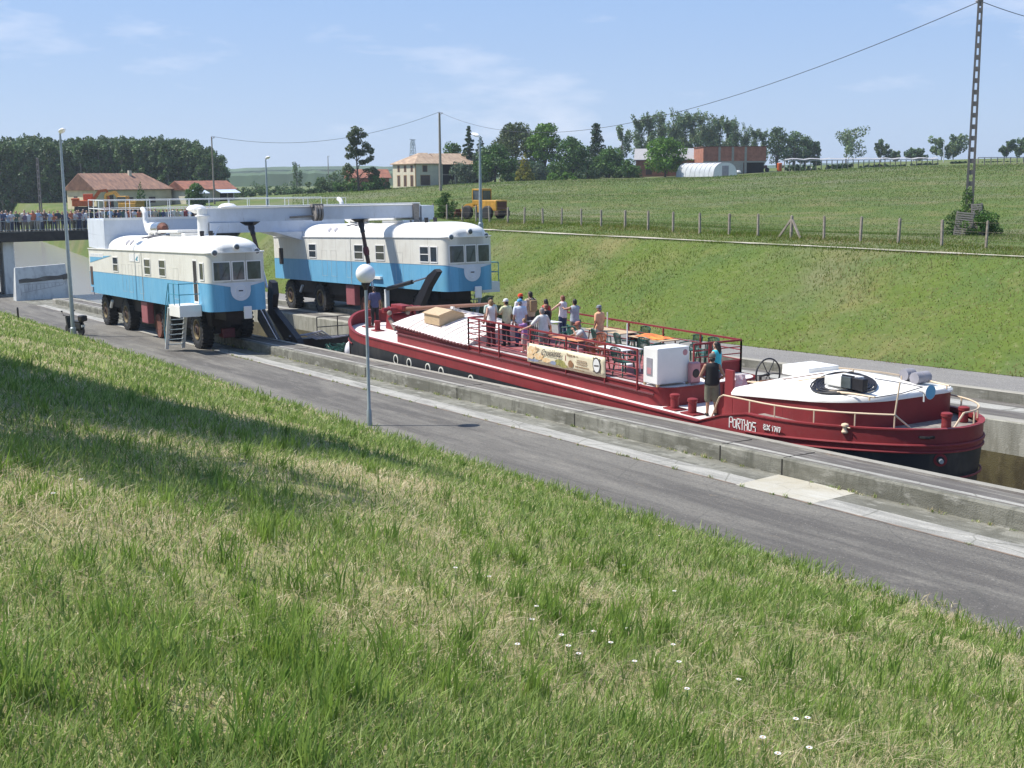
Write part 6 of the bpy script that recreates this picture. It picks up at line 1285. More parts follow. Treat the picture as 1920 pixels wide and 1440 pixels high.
for i in range(11): x = .75 + i * .32; m_.bar(onf(x, .68 + .14 * (x - .5), .01), onf(x, 1.28, .01), .03, .02)
m_.bar(onf(.45, .45, .01), onf(.45, 1.0, .01), .03, .02); m_.build('engraving', 'plastic_grey', MO)

# ------------------------------------------------------------------ lamps, poles, wires
def lamp_post(x, y, zb_, zt, lab, head=-1, r0=.11, grp='tall grey lamp posts'):
    T = empty('street_lamp', (x, y, zb_), label=lab, cat='street lamp', group=grp); h = zt - zb_
    m_ = MB(); m_.lathe([(r0 * 1.5, 0), (r0 * 1.45, .5), (r0, .55), (r0 * .95, h * .3), (r0 * .55, h - .15), (r0 * .5, h - .05)], (0, 0, 0), 'Z', 12); m_.tube([(0, 0, h - .12), (.0, 0, h + .02), (.25 * head, 0, h + .12)], r0 * .45, 8); m_.build('pole', 'galvanised', T, smooth=True, ang=30)
    m_ = MB(); m_.mat(0); rings = []
    for t, w_, hh in ((0, .04, .04), (.1, .13, .08), (.35, .17, .12), (.7, .14, .08), (.85, .03, .02)): rings.append([Vector((head * (.12 + t), w_ * math.cos(a), h + .12 + .18 * t + hh * math.sin(a))) for a in [k * PI / 5 for k in range(10)]])
    m_.loft(rings, capa=True, capb=True); m_.build('luminaire', 'globe_white', T, smooth=True); return T
lamp_post(-69.1, 14.08, rd(-69.1), 2.35, 'tall grey lamp post rising from the grass edge left of the near locomotive', head=1)
lamp_post(-105.2, 38.7, gz(-105.2, 38.7), 1.60, 'tall lamp post behind the gantry walkway, farthest left on the far bank', head=1)
lamp_post(-67.3, 38.7, gz(-67.3, 38.7), 2.40, 'tall lamp post behind the cab of the far locomotive, beside the yellow loader', head=-1)
gb = (-32.12, 14.66); zb_ = rd(gb[0]); T = empty('globe_lamp', (gb[0], gb[1], zb_), label='slim grey lamp post with a white globe, beside the road before the barge bow', cat='street lamp')
hgl = on_y(676, 512, gb[1]).z - zb_
m_ = MB(); m_.lathe([(.075, 0), (.072, .45), (.05, .5), (.042, hgl - .45)], (0, 0, 0), 'Z', 12); m_.build('pole', 'galvanised', T, smooth=True, ang=30)
m_ = MB(); m_.lathe([(.05, hgl - .46), (.07, hgl - .40), (.13, hgl - .30), (.13, hgl - .26)], (0, 0, 0), 'Z', 14); m_.build('globe_holder', 'black_steel', T, smooth=True)
m_ = MB(); m_.ell((0, 0, hgl), .278, 28, 18); m_.build('globe', 'globe_white', T, smooth=True)
# utility poles
def upole(px, py_b, py_t, d, r, lab, m='wood_post', ins=True):
    p = at(px, py_b, d); zt = at(px, py_t, d).z; T = empty('utility_pole', (p.x, p.y, gz(p.x, p.y) - .1), label=lab, cat='utility pole', group='overhead line poles'); h = zt - gz(p.x, p.y)
    m_ = MB(); m_.lathe([(r, 0), (r * .62, h)], (0, 0, 0), 'Z', 10); m_.build('pole', m, T, smooth=True)
    if ins: m_ = MB(); m_.tube([(0, 0, h - .3), (.3, .3, h - .2)], .04, 6); m_.lathe([(.09, 0), (.12, .12), (.05, .25)], (.3, .3, h - .2), 'Z', 8); m_.build('insulator', 'plastic_grey', T)
    return Vector((p.x, p.y, zt))
PA = upole(402, 372, 256, 205, .17, 'thin pale utility pole standing behind the gantry walkway, near the wood')
PB = upole(826, 345, 211, 195, .26, 'dark wooden utility pole in front of the farmhouse barn')
PC_ = upole(616, 332, 292, 420, .2, 'short distant utility pole left of the pine tree')
upole(1768, 320, 262, 260, .10, 'thin pale pole at the field edge left of the tall concrete pole', 'concrete_pale', False)
# concrete lattice pole
def pole_ladder(px, py_b, py_t, d, wb_, wt, lab, n_):
    p = at(px, py_b, d); zt = at(px, py_t, d).z; zb0 = gz(p.x, p.y) - .1; h = zt - zb0
    T = empty('concrete_pole', (p.x, p.y, zb0), R(38), lab, 'utility pole', 'concrete poles'); m_ = MB(); m_.mat(0)
    for s_ in (-1, 1): m_.add([(s_ * wb_ / 2 - .065, -.13, 0), (s_ * wb_ / 2 + .065, -.13, 0), (s_ * wb_ / 2 + .065, .13, 0), (s_ * wb_ / 2 - .065, .13, 0), (s_ * wt / 2 - .05, -.09, h), (s_ * wt / 2 + .05, -.09, h), (s_ * wt / 2 + .05, .09, h), (s_ * wt / 2 - .05, .09, h)], [(0, 3, 2, 1), (4, 5, 6, 7), (0, 1, 5, 4), (1, 2, 6, 5), (2, 3, 7, 6), (3, 0, 4, 7)])
    for i in range(n_ + 1): t = i / n_; w_ = wb_ + (wt - wb_) * t; m_.box(-w_ / 2, w_ / 2, -.10, .10, h * t - .24 if i else 0, h * t if i else .2)
    m_.build('pole', mat('pole_concrete', (.17, .155, .15), .9, var=.12, scale=4), T); return T, Vector((p.x, p.y, zt)), h
PT, PD, hD = pole_ladder(1815, 430, 3, 66, .34, .17, 'tall concrete ladder pole with ivy and boards at its foot, right side of the field', 21)
m_ = MB(); m_.tube([(0, 0, hD - .5), (0, .0, hD + .1)], .05, 6); m_.lathe([(.07, 0), (.10, .1), (.05, .2)], (-.15, 0, hD - .35), 'Z', 8); m_.build('insulator', 'plastic_grey', PT)
pole_ladder(76, 386, 296, 212, .5, .32, 'short concrete ladder pole left of the yellow walled house', 13)
def wire(a, b, sag, lab, r=.02):
    m_ = MB(); n = 40; o_ = (a + b) / 2; pts = [a.lerp(b, i / n) - Vector((0, 0, 4 * sag * (i / n) * (1 - i / n))) - o_ for i in range(n + 1)]
    m_.tube(pts, r, 5); tag(m_.build('overhead_wire', 'cable', loc=o_), lab, 'cable', 'overhead wires')
wire(PD - Vector((0, 0, .25)), PB, 4.8, 'long sagging cable from the tall concrete pole to the pole by the farmhouse', .022)
wire(PB, PA, 2.6, 'cable from the pole by the farmhouse to the pole by the wood', .03)
pe = at(2300, 30, 75); wire(PD - Vector((0, 0, .25)), pe, 1.2, 'cable running right from the tall concrete pole out of view')
# distant pylon
p = at(775, 330, 900); p.z = -5; ht = at(775, 262, 900).z + 5; T = tag(empty('pylon', p), 'distant steel lattice pylon above the farmhouse roof', 'pylon'); m_ = MB()
for sx in (-1, 1):
    for sy in (-1, 1): m_.bar((sx * 3.2, sy * 3.2, 0), (sx * .9, sy * .9, ht), .35)
for i in range(9):
    t0, t1 = i / 9, (i + 1) / 9; w0, w1 = 3.2 - 2.3 * t0, 3.2 - 2.3 * t1
    for sx in (-1, 1): m_.bar((w0 * sx, -w0, ht * t0), (-w1 * sx, -w1, ht * t1), .22); m_.bar((-w0, w0 * sx, ht * t0), (-w1, -w1 * sx, ht * t1), .22); m_.bar((w0, w0 * sx, ht * t0), (w1, -w1 * sx, ht * t1), .22)
m_.build('lattice', 'galvanised', T); m_ = MB()
for z in (ht, ht - 3.5): m_.bar((-4.5, 4.5, z), (4.5, -4.5, z), .4)
m_.build('crossarm', 'galvanised', T)

# ------------------------------------------------------------------ fence along the path
FN = empty('field_fence', (-50, 43.5, -3.1), label='line of grey concrete posts with thin wires between the path and the field', cat='fence')
pxs = [(811, 382, 398), (838, 384, 403), (866, 386, 408), (893, 386, 410), (918, 387, 411), (952, 389, 411), (983, 389, 416), (1018, 391, 421), (1053, 391, 423), (1090, 392, 429), (1127, 394, 430), (1172, 395, 431), (1215, 396, 431), (1262, 398, 432), (1312, 400, 433), (1367, 401, 438), (1421, 402, 443), (1483, 405, 441), (1545, 406, 442), (1613, 407, 448), (1684, 410, 452), (1766, 413, 450), (1849, 415, 457), (1940, 418, 463), (2050, 421, 470)]
tops = []
for i, (px, yt, yb) in enumerate(pxs):
    b0 = on_y(px, yb, 43.5); zt = on_y(px, yt, 43.5).z; g_ = gz(b0.x, 43.5); r_ = random.Random(i); m_ = MB(); dx = r_.uniform(-.05, .05)
    q = Vector((b0.x + 50, 0, g_ + 3.1)); tp = Vector((b0.x + 50 + dx, r_.uniform(-.04, .04), zt + 3.1)); w_ = r_.uniform(.08, .11); m_.bar(q - Vector((0, 0, .1)), tp, w_, w_); 
    m_.ell(tp, (w_ * .5, w_ * .5, .04), 6, 4)
    if i == 17:
        for s_ in (-1, 1): m_.bar(tp - Vector((0, 0, .12)), q + Vector((s_ * .75, -.1, 0)), .09, .09)
    m_.build('post', 'wood_post', FN); tops.append((q, tp))
m_ = MB()
for t in (.95, .6, .3): m_.tube([a.lerp(b, t) + Vector((0, -.08, 0)) for a, b in tops], .003, 4)
m_.build('wire', 'wood_post', FN)

# ------------------------------------------------------------------ trees
def clump_leaves(centers, radii, n, size, r, droop=0.0, drift=(0, 0, 0)):
    """leaf sized quads gathered in clumps: centers (k,3), radii (k,3)"""
    centers = np.array(centers, float); radii = np.array(radii, float)
    vol = np.prod(radii, axis=1) ** .7; idx = r.choice(len(centers), n, p=vol / vol.sum())
    d = r.normal(size=(n, 3)); d /= np.linalg.norm(d, axis=1)[:, None]; rad = r.uniform(.25, 1, n) ** .45
    p = centers[idx] + d * rad[:, None] * radii[idx] + np.array(drift) * r.uniform(-1, 1, (n, 1))
    a = r.normal(size=(n, 3)); a += np.array([0, 0, -droop]); a /= np.linalg.norm(a, axis=1)[:, None]
    b = np.cross(a, r.normal(size=(n, 3))); b /= np.linalg.norm(b, axis=1)[:, None] + 1e-9
    s_ = size * r.uniform(.55, 1.25, (n, 1)); w_ = s_ * .62
    v = np.stack([p - a * s_ * .5, p + b * w_ * .5, p + a * s_ * .5, p - b * w_ * .5], 1).reshape(-1, 3)
    f = np.arange(n * 4).reshape(-1, 4)
    ct = r.uniform(.72, 1.28, len(centers))[idx]; tint = np.repeat((ct * r.uniform(.75, 1.25, n))[:, None] * np.array([1, 1, 1]) * np.stack([r.uniform(.9, 1.2, n), np.ones(n), r.uniform(.7, 1.1, n)], 1), 4, axis=0)
    return v, f, tint
def crown_mesh(kind, h, w_, seed, n, size, leaf, trunk_h=None):
    """returns crown mesh data and trunk mesh data for a tree of height h and crown width w_ standing at the origin"""
    r = np.random.default_rng(seed); rr = random.Random(seed); cs, rs = [], []; limbs = []; tilt = 0.0
    th = trunk_h if trunk_h is not None else h * .22
    if kind == 'round':
        for i in range(60):
            u = rr.uniform(0, 1); ph = rr.uniform(0, 2 * PI); z = th * .75 + (h - th * .75) * (.04 + .88 * u); k = math.sin(PI * min(.97, max(.14, (.22 + .76 * u)))) ** .55 * w_ / 2 * rr.uniform(.35, .92)
            cs.append((k * math.cos(ph), k * math.sin(ph), z)); s_ = w_ * rr.uniform(.11, .19); rs.append((s_, s_, s_ * .8)); 
            if i % 3 == 0: limbs.append((cs[-1], th * rr.uniform(.8, 1.6)))
    elif kind == 'forest':
        for i in range(54):
            u = (i + rr.random()) / 54; ph = rr.uniform(0, 2 * PI); z = h * (.03 + .90 * u); k = w_ / 2 * (1 - max(0, u - .5) ** 1.6 * 1.5) * rr.uniform(.35, 1.0)
            cs.append((k * math.cos(ph), k * math.sin(ph), z)); s_ = w_ * rr.uniform(.12, .2); rs.append((s_, s_, s_ * 1.2))
            if i % 5 == 0: limbs.append((cs[-1], z * .7))
    elif kind == 'poplar':
        # wind leaned: limbs rise steeply and sweep to one side
        for i in range(34):
            u = rr.uniform(.06, .8); ph = rr.uniform(0, 2 * PI); z = h * u; L_ = h * rr.uniform(.14, .26) * (1.15 - u * .5); sw = .30
            for t in (.25, .5, .75, 1.0):
                k = t * L_; cs.append((math.cos(ph) * k * .62 + sw * k * .9 + .07 * z, math.sin(ph) * k * .62, min(h * .98, z + k * .85))); s_ = w_ * rr.uniform(.075, .125) * (1.25 - .5 * t); rs.append((s_ * 1.1, s_ * 1.1, s_ * 1.6))
            limbs.append((cs[-1], z))
        tilt = .07
    elif kind == 'ragged':
        for j in range(11):
            ph = rr.uniform(0, 2 * PI); z = h * (.16 + .058 * j); L_ = w_ * .5 * rr.uniform(.5, 1.15); z1 = min(h * .97, z + h * rr.uniform(.16, .30)); ln = w_ * .10
            for t in (.45, .75, 1.0): cs.append((math.cos(ph) * L_ * t + ln * t, math.sin(ph) * L_ * t, z + (z1 - z) * t)); s_ = w_ * rr.uniform(.09, .15); rs.append((s_, s_, s_ * 1.25))
            limbs.append((cs[-1], z))
        cs.append((0, 0, h * .93)); rs.append((w_ * .1, w_ * .1, h * .06)); tilt = .02
    elif kind == 'cone':
        for i in range(60):
            u = i / 60; ph = i * 2.4; z = h * (.06 + .93 * u); k = w_ / 2 * (1 - u) ** .85 * rr.uniform(.6, 1.05)
            cs.append((k * math.cos(ph), k * math.sin(ph), z)); s_ = w_ * .12 * (1.15 - u); rs.append((s_, s_, s_ * .8))
            if i % 6 == 0: limbs.append((cs[-1], z))
    elif kind == 'cedar':
        for i in range(44):
            u = i / 44; ph = i * 2.4; z = h * (.12 + .86 * u); k = w_ / 2 * (1 - u * .9) * rr.uniform(.3, 1.15)
            for t in (.5, 1.0): cs.append((k * t * math.cos(ph), k * t * math.sin(ph), z - .25 * k * t)); s_ = w_ * .085 * (1.2 - .6 * u); rs.append((s_ * 1.2, s_ * 1.2, s_ * .8))
            limbs.append((cs[-1], z))
    elif kind == 'umbrella':
        for i in range(90):
            ph = rr.uniform(0, 2 * PI); q = rr.uniform(0, 1) ** .5; k = w_ / 2 * q * .92; z = h * (.42 + .50 * (1 - q ** 2.6)) - rr.uniform(0, .22) * h * (1 - q * .5)
            cs.append((k * math.cos(ph), k * math.sin(ph), z)); s_ = w_ * rr.uniform(.10, .15); rs.append((s_, s_, s_ * .75))
            if i % 3 == 0: limbs.append((cs[-1], h * rr.uniform(.4, .55)))
    elif kind == 'scots':
        pts = [(0, .95, .20), (-.18, .88, .20), (.2, .86, .16), (.0, .78, .24), (.30, .72, .18), (-.24, .70, .18), (.42, .62, .17), (.12, .62, .2), (-.1, .60, .2), (-.34, .56, .13), (.45, .52, .15), (.2, .48, .15), (-.42, .40, .16), (-.28, .36, .14), (-.50, .32, .12), (.50, .36, .15), (.62, .28, .14), (.30, .32, .12), (-.36, .26, .12), (.44, .22, .10)]
        for sx, z, s_ in pts:
            for k in range(4): ph = rr.uniform(0, 2 * PI); cs.append((sx * w_ * .62 * _rt.x + .5 * s_ * w_ * math.cos(ph) * .6, sx * w_ * .62 * _rt.y + .5 * s_ * w_ * math.sin(ph) * .6, h * z + rr.uniform(-.03, .03) * h)); rs.append((s_ * w_ * .48, s_ * w_ * .48, s_ * w_ * .40))
            limbs.append((cs[-1], h * (z - .12)))
    elif kind == 'bush':
        for i in range(34):
            ph = rr.uniform(0, 2 * PI); q = rr.uniform(0, 1) ** .6; k = w_ / 2 * q * .85; z = h * rr.uniform(.08, .84) * (1 - .45 * q * q)
            cs.append((k * math.cos(ph), k * math.sin(ph), z)); s_ = min(w_, h) * rr.uniform(.13, .22); rs.append((s_, s_, s_ * .85))
            if i % 4 == 0: limbs.append((cs[-1], 0.05))
    v, f, t = clump_leaves(cs, rs, n, size, r)
    v[:, 2] = np.maximum(v[:, 2], .02)
    cm = np_mesh('crown', v, f, leaf, t)
    tb = MB(); rt_ = max(.04, h * .016 * (1.6 if kind in ('round', 'umbrella') else 1)); topz = h * (.9 if kind not in ('round', 'bush', 'umbrella') else .7)
    if kind != 'bush': tb.tube([(tilt * z_ + .1 * math.sin(z_ * .7 + seed), .1 * math.cos(z_ * .5 + seed) - .1, z_) for z_ in [topz * i / 6 for i in range(7)]], [rt_ * (1.25 - 1.0 * i / 6) for i in range(7)], 8)
    for (lx, ly, lz), z_ in limbs:
        z_ = min(z_, topz); a = Vector((tilt * z_, 0, z_)); b = Vector((lx, ly, lz)); m1 = a.lerp(b, .5) + Vector((0, 0, .04 * h if kind != 'cedar' else 0)); tb.tube([a, m1, b], [rt_ * .42, rt_ * .28, rt_ * .1], 5)
    tm = tb.mesh('trunk', 'bark_pale' if kind in ('forest', 'poplar') else 'bark')
    return cm, tm
def tree(name, meshes, loc, rz, sc, lab, grp=None, cat='tree'):
    T = empty(name, loc, rz, lab, cat, grp); T.scale = sc if isinstance(sc, tuple) else (sc, sc, sc); link('crown', meshes[0], T); link('trunk', meshes[1], T); return T
def single(px, py_top, d, wpx, kind, leaf, lab, n=2600, size=.45, name='tree', cat='tree', grp=None, rz=None, tr=None, dz=0):
    if kind == 'poplar': kind = 'ragged'; wpx *= 1.25; n = int(n * 1.1)
    if kind in ('round', 'umbrella', 'cedar', 'cone'): wpx *= 1.15; n = int(n * 1.5)
    p = at_ground(px, d); h = at(px, py_top, d).z - p.z; w_ = wpx * d / F_PX
    ms = crown_mesh(kind, h, w_, int(px * 3 + d), n, size, leaf, tr); return tree(name, ms, (p.x, p.y, p.z - .1 + dz), rz if rz is not None else 0.0, 1.0, lab, grp, cat)
# --- the wood on the left: every trunk its own tree
fv = [crown_mesh('forest', 14.0, w_, 100 + i, 2300, .62, 'leaf_forest') for i, w_ in enumerate((4.6, 4.0, 5.0, 4.4, 4.8))]
fr = random.Random(77); GF = 'poplars of the dense wood on the left'; nfor = 0
def ftop(px):
    pts = [(-120, 262), (0, 255), (60, 252), (120, 256), (170, 253), (200, 250), (260, 252), (300, 253), (340, 256), (370, 262), (395, 274), (412, 288), (424, 310)]
    for (a, ya), (b, yb) in zip(pts[:-1], pts[1:]):
        if a <= px <= b: return ya + (yb - ya) * (px - a) / (b - a)
    return 262
for row, (d0, y_add) in enumerate(((262, 10), (268, 5), (275, 1), (283, -1))):
    px = -60 + row * 9
    while px < (415 - (0, 3, 7, 0)[row]):
        d = d0 + fr.uniform(-2, 2); p = at_ground(px, d); ht_ = at(px, ftop(px) + y_add + fr.uniform(-4, 5), d).z - p.z; k = fr.randrange(5)
        if ht_ > 5: 
            s_ = ht_ / 14.0; tree('poplar_tree', fv[k], (p.x, p.y, p.z - .2), fr.uniform(0, 6.28), (1.0 * (.8 + .2 * s_), 1.0 * (.8 + .2 * s_), s_), 'tall slender green poplar standing close to its neighbours in the wood left of the canal', GF); nfor += 1
        px += fr.uniform(15, 22)
# --- single trees on the right
single(850, 264, 262, 46, 'round', 'leaf_mid', 'small rounded green tree left of the bluish cedar behind the farm', 1800, .5)
single(880, 233, 248, 34, 'cedar', 'leaf_dark', 'tall dark narrow conifer with a bent tip beside the farmhouse barn', 3000, .42)
single(902, 254, 246, 46, 'cone', 'leaf_conifer', 'bluish feathery conifer right of the tallest dark conifer', 3200, .45)
single(868, 296, 238, 52, 'bush', 'leaf_conifer', 'low bluish shrub mass at the foot of the conifers by the barn', 2000, .4, 'shrub', 'shrub')
single(930, 271, 236, 72, 'round', 'leaf_mid', 'dense dark green rounded tree left of the yellow conifer', 4200, .48)
single(968, 226, 262, 82, 'umbrella', 'leaf_pine', 'large umbrella shaped stone pine, the broadest crown on the hill', 5200, .5)
single(1022, 226, 258, 64, 'round', 'leaf_bright', 'tall bright green rounded tree touching the stone pine on its right', 4600, .5)
single(984, 284, 232, 32, 'cone', 'leaf_yellow', 'small yellow green cone shaped conifer', 1800, .35)
single(1012, 302, 236, 40, 'bush', 'leaf_conifer', 'grey green shrub right of the yellow conifer', 1500, .4, 'shrub', 'shrub')
single(1074, 256, 246, 56, 'round', 'leaf_mid', 'green rounded tree between the bright tree and the drooping cedar', 3800, .48)
single(1117, 228, 256, 58, 'cedar', 'leaf_dark', 'dark drooping cedar with a crooked side branch', 3400, .45)
single(1142, 276, 244, 62, 'round', 'leaf_mid', 'wide green tree right of the drooping cedar', 3600, .45)
single(1104, 306, 238, 60, 'bush', 'leaf_dark', 'dark undergrowth below the drooping cedar', 1800, .4, 'shrub', 'shrub')
single(1178, 292, 240, 62, 'bush', 'leaf_mid', 'broad green bush left of the walnut tree', 2200, .42, 'shrub', 'shrub')
single(1247, 260, 236, 78, 'round', 'leaf_bright', 'walnut tree with a visible trunk left of the plastic greenhouse', 4600, .45, tr=1.8)
single(1062, 318, 228, 52, 'bush', 'leaf_bright', 'clipped bright green hedge in front of the dark trees', 2000, .35, 'hedge', 'hedge')
single(1036, 320, 229, 26, 'bush', 'leaf_bright', 'small bright green hedge end left of the clipped hedge', 900, .3, 'hedge', 'hedge')
single(672, 239, 215, 84, 'scots', 'leaf_pine', 'tall pine with a bare trunk and ragged crown standing alone left of the farmhouse', 4600, .42)
single(557, 301, 330, 22, 'forest', 'leaf_forest', 'slim tree standing alone in the distance left of the pine', 900, .5)
single(700, 322, 215, 62, 'bush', 'leaf_mid', 'green bush in front of the left end of the farmhouse', 2200, .42, 'shrub', 'shrub')
single(650, 328, 222, 58, 'bush', 'leaf_mid', 'green bush below the tall pine', 1800, .42, 'shrub', 'shrub')
single(600, 330, 240, 60, 'bush', 'leaf_forest', 'green thicket farthest left in front of the farm', 1800, .45, 'shrub', 'shrub')
single(630, 312, 300, 50, 'bush', 'leaf_forest', 'dull green trees seen over the thicket left of the red roofed outbuilding', 1600, .6, 'shrub', 'shrub')
single(836, 349, 100, 46, 'bush', 'leaf_mid', 'round dark green bush standing alone in the field left of the yellow loader', 2800, .17, 'shrub', 'shrub')
single(365, 342, 200, 34, 'round', 'leaf_mid', 'green tree in front of the awning of the low house', 1400, .4, tr=.6)
single(262, 338, 190, 22, 'cone', 'leaf_mid', 'slim young tree in front of the yellow walled house', 800, .3)
for px, yt, wpx, k, lf, lb in ((1165, 233, 30, 'poplar', 'leaf_poplar', 'single poplar rising left of the windblown poplar row'), (1457, 238, 42, 'round', 'leaf_forest', 'round tree at the left end of the darker group behind the unfinished building'), (1488, 243, 46, 'round', 'leaf_forest', 'broad tree in the middle of the darker group'), (1508, 256, 30, 'round', 'leaf_forest', 'smaller tree at the right end of the darker group'),
        (1529, 264, 15, 'forest', 'leaf_forest', 'very thin tree right of the dark group'), (1586, 238, 46, 'poplar', 'leaf_poplar', 'leaning tree with two main limbs standing alone above the netted frames'), (1650, 263, 20, 'poplar', 'leaf_poplar', 'small leaning poplar above the middle of the netted frames'), (1677, 284, 12, 'poplar', 'leaf_poplar', 'tiny treetop right of the small leaning poplar'),
        (1712, 279, 26, 'poplar', 'leaf_forest', 'low leaning tree above the right part of the netted frames'), (1764, 260, 30, 'poplar', 'leaf_poplar', 'tree left of the thin pale pole'), (1786, 253, 30, 'poplar', 'leaf_poplar', 'taller tree right of the thin pale pole'), (1885, 264, 20, 'poplar', 'leaf_forest', 'leaning tree right of the concrete ladder pole'), (1910, 261, 28, 'poplar', 'leaf_forest', 'dense leaning tree at the right edge of the picture')):
    single(px, yt, 330 + (px % 7), wpx * 1.15, k, lf, lb, 1500, .62)
GP = 'row of windblown poplars'; pv = [crown_mesh('poplar', 17.0, 7.2, 300 + i, 3400, .58, 'leaf_poplar') for i in range(4)]
for i, (px, yt) in enumerate(((1205, 214), (1222, 209), (1248, 206), (1268, 203), (1286, 208), (1303, 206), (1320, 208), (1337, 211), (1352, 213), (1368, 219), (1385, 224), (1402, 230), (1420, 238), (1436, 242))):
    d = 325 + (i % 3) * 5; p = at_ground(px - 8, d); s_ = (at(px, yt, d).z - p.z) / 17.0
    tree('poplar_tree', pv[i % 4], (p.x, p.y, p.z), 0.25 * math.sin(i * 2.3) - .6, (s_, s_, s_), 'tall poplar leaning with the wind in the row behind the unfinished brick building', GP)
# low hedges and vines in the left distance
for i, (px, d, wpx, yt) in enumerate(((455, 250, 60, 350), (505, 262, 70, 345), (550, 250, 70, 347), (590, 235, 50, 350), (430, 300, 40, 344), (480, 330, 60, 338), (540, 340, 60, 336))):
    single(px, yt, d, wpx, 'bush', 'leaf_forest', ('low hedge', 'long low hedge', 'clump of low bushes', 'small bush', 'faint hedge', 'distant hedge', 'farthest hedge')[i] + ' in the fields left of the farm, ' + ('nearest the low house', 'left of its middle', 'right of its middle', 'beside the farm thicket', 'against the wood edge', 'farther off on the left', 'farther off on the right')[i], 1000, .5, 'hedge', 'hedge')
for i, (px, wpx, yt, lf) in enumerate(((905, 60, 306, 'leaf_dark'), (958, 60, 300, 'leaf_mid'), (1000, 60, 296, 'leaf_dark'), (1042, 60, 298, 'leaf_mid'), (1092, 56, 296, 'leaf_dark'), (1148, 66, 300, 'leaf_dark'), (1205, 60, 306, 'leaf_mid'))):
    single(px, yt, 250, wpx, 'bush', lf, 'dark shrub filling the gap under the hill trees, ' + ('beside the barn conifers', 'left of the yellow conifer', 'under the bright tall tree', 'left of the clipped hedge trees', 'behind the clipped hedge', 'under the drooping cedar', 'left of the walnut tree')[i], 2200, .45, 'shrub', 'shrub')
# ivy and boards at the foot of the concrete pole
p = at_ground(1830, 65)
cm, tm = crown_mesh('bush', 1.9, 3.0, 900, 6500, .12, 'leaf_mid'); T = tree('ivy_bush', (cm, tm), (p.x, p.y, p.z - .05), 0, 1, 'ivy and brambles wrapped round the foot of the concrete pole', None, 'shrub')
cs = [(-.35, -.25, 1.3), (-.3, -.25, 1.8), (-.28, -.2, 2.2), (-.5, -.35, 1.0)]; v, f, t = clump_leaves(cs, [(.3, .3, .4)] * 4, 900, .10, np.random.default_rng(4)); link('climbing_ivy', np_mesh('climbing_ivy', v, f, 'leaf_mid', t), T)
for i, (px, py, w_, h, a, lb) in enumerate(((1808, 414, .85, 1.3, .10, 'grey weathered wooden pallet leaning low against the ivy'), (1833, 400, .5, 1.75, -.08, 'taller weathered wooden pallet standing upright in the ivy'))):
    c = at(px, py, 64.8); c = Vector((c.x, c.y, gz(c.x, c.y) + h / 2 - .03)); m_ = MB(); ns = int(h / .11)
    for k in range(ns): m_.box(-w_ / 2, w_ / 2, -.015, .015, -h / 2 + k * h / ns, -h / 2 + k * h / ns + .075)
    for s_ in (-1, 1): m_.box(s_ * w_ / 2 - .04, s_ * w_ / 2 + .04, .016, .06, -h / 2, h / 2)
    o = m_.build('pallet', 'wood_grey', loc=c); o.rotation_euler = (R(-8), a, R(38)); tag(o, lb, 'pallet', 'old pallets at the pole')

# ------------------------------------------------------------------ buildings
def frame_at(px, d, th):
    p = at_ground(px, d); v = Vector((p.x, p.y, 0)).normalized(); rgt = Vector((v.y, -v.x, 0)); dr = rgt * math.cos(th) + v * math.sin(th); return p, math.atan2(dr.y, dr.x)
def win(par, x0, x1, z0, z1, face='front', L_=0, W_=0, m='shutter', surround=None):
    """window or door set on the front (y=0) or left (x=0) wall"""
    def bx(mb, d0, d1, a0, a1, b0, b1):
        if face == 'front': mb.box(a0, a1, -d1, -d0, b0, b1)
        else: mb.box(-d1, -d0, a0, a1, b0, b1)
    if surround:
        s_ = MB(); q = .12; bx(s_, -.02, .03, x0 - q, x0, z0, z1 + q); bx(s_, -.02, .03, x1, x1 + q, z0, z1 + q); bx(s_, -.02, .03, x0, x1, z1, z1 + q); w_ = s_.build('window', surround, par)
        g = MB(); bx(g, -.02, .015, x0, x1, z0, z1); g.build('shutter', m, w_)
    else: g = MB(); bx(g, -.02, .02, x0, x1, z0, z1); g.build('window', m, par)
def gable_house(name, px, d, th, L_, W_, he, hr, wall, roof, lab, cat='house', ov=.4, hipr=0.0, hipl=0.0, sink=.3):
    p, a = frame_at(px, d, th); T = empty(name, (p.x, p.y, p.z - .05), a, lab, cat)
    m_ = MB(); m_.box(0, L_, 0, W_, -sink, he)
    if hipl == 0: m_.prism([(0, 0, he), (0, W_, he), (0, W_ / 2, hr - .06)], (.15, 0, 0))
    if hipr == 0: m_.prism([(L_ - .15, 0, he), (L_ - .15, W_, he), (L_ - .15, W_ / 2, hr - .06)], (.15, 0, 0))
    m_.build('wall', wall, T); r_ = MB(); zz = he - ov * (hr - he) / (W_ / 2); t = .14
    e0, e1 = -ov, L_ + ov; rl, rr_ = (-ov + hipl + (ov if hipl else 0)), (L_ + ov - hipr - (ov if hipr else 0))
    def top(q): return [(e0, -ov, zz + q), (e1, -ov, zz + q), (e1, W_ + ov, zz + q), (e0, W_ + ov, zz + q), (rl, W_ / 2, hr + q), (rr_, W_ / 2, hr + q)]
    v = top(0) + top(t); r_.add(v, [(6, 7, 11, 10), (8, 9, 10, 11), (7, 8, 11), (9, 6, 10), (0, 1, 7, 6), (1, 2, 8, 7), (2, 3, 9, 8), (3, 0, 6, 9), (0, 4, 5, 1), (2, 5, 4, 3), (1, 5, 2), (3, 4, 0)])
    ro = r_.build('roof', roof, T); return T, ro
T, ro = gable_house('house', 178, 203, R(31), 14.6, 9.1, 3.4, 5.9, 'stucco', 'tile_roof', 'yellow walled house with a long tiled roof and one chimney, beside the wood', hipr=2.6)
m_ = MB(); m_.box(8.8, 9.3, 3.7, 4.2, 5.0, 6.5); m_.build('chimney', 'stucco_pale', ro)
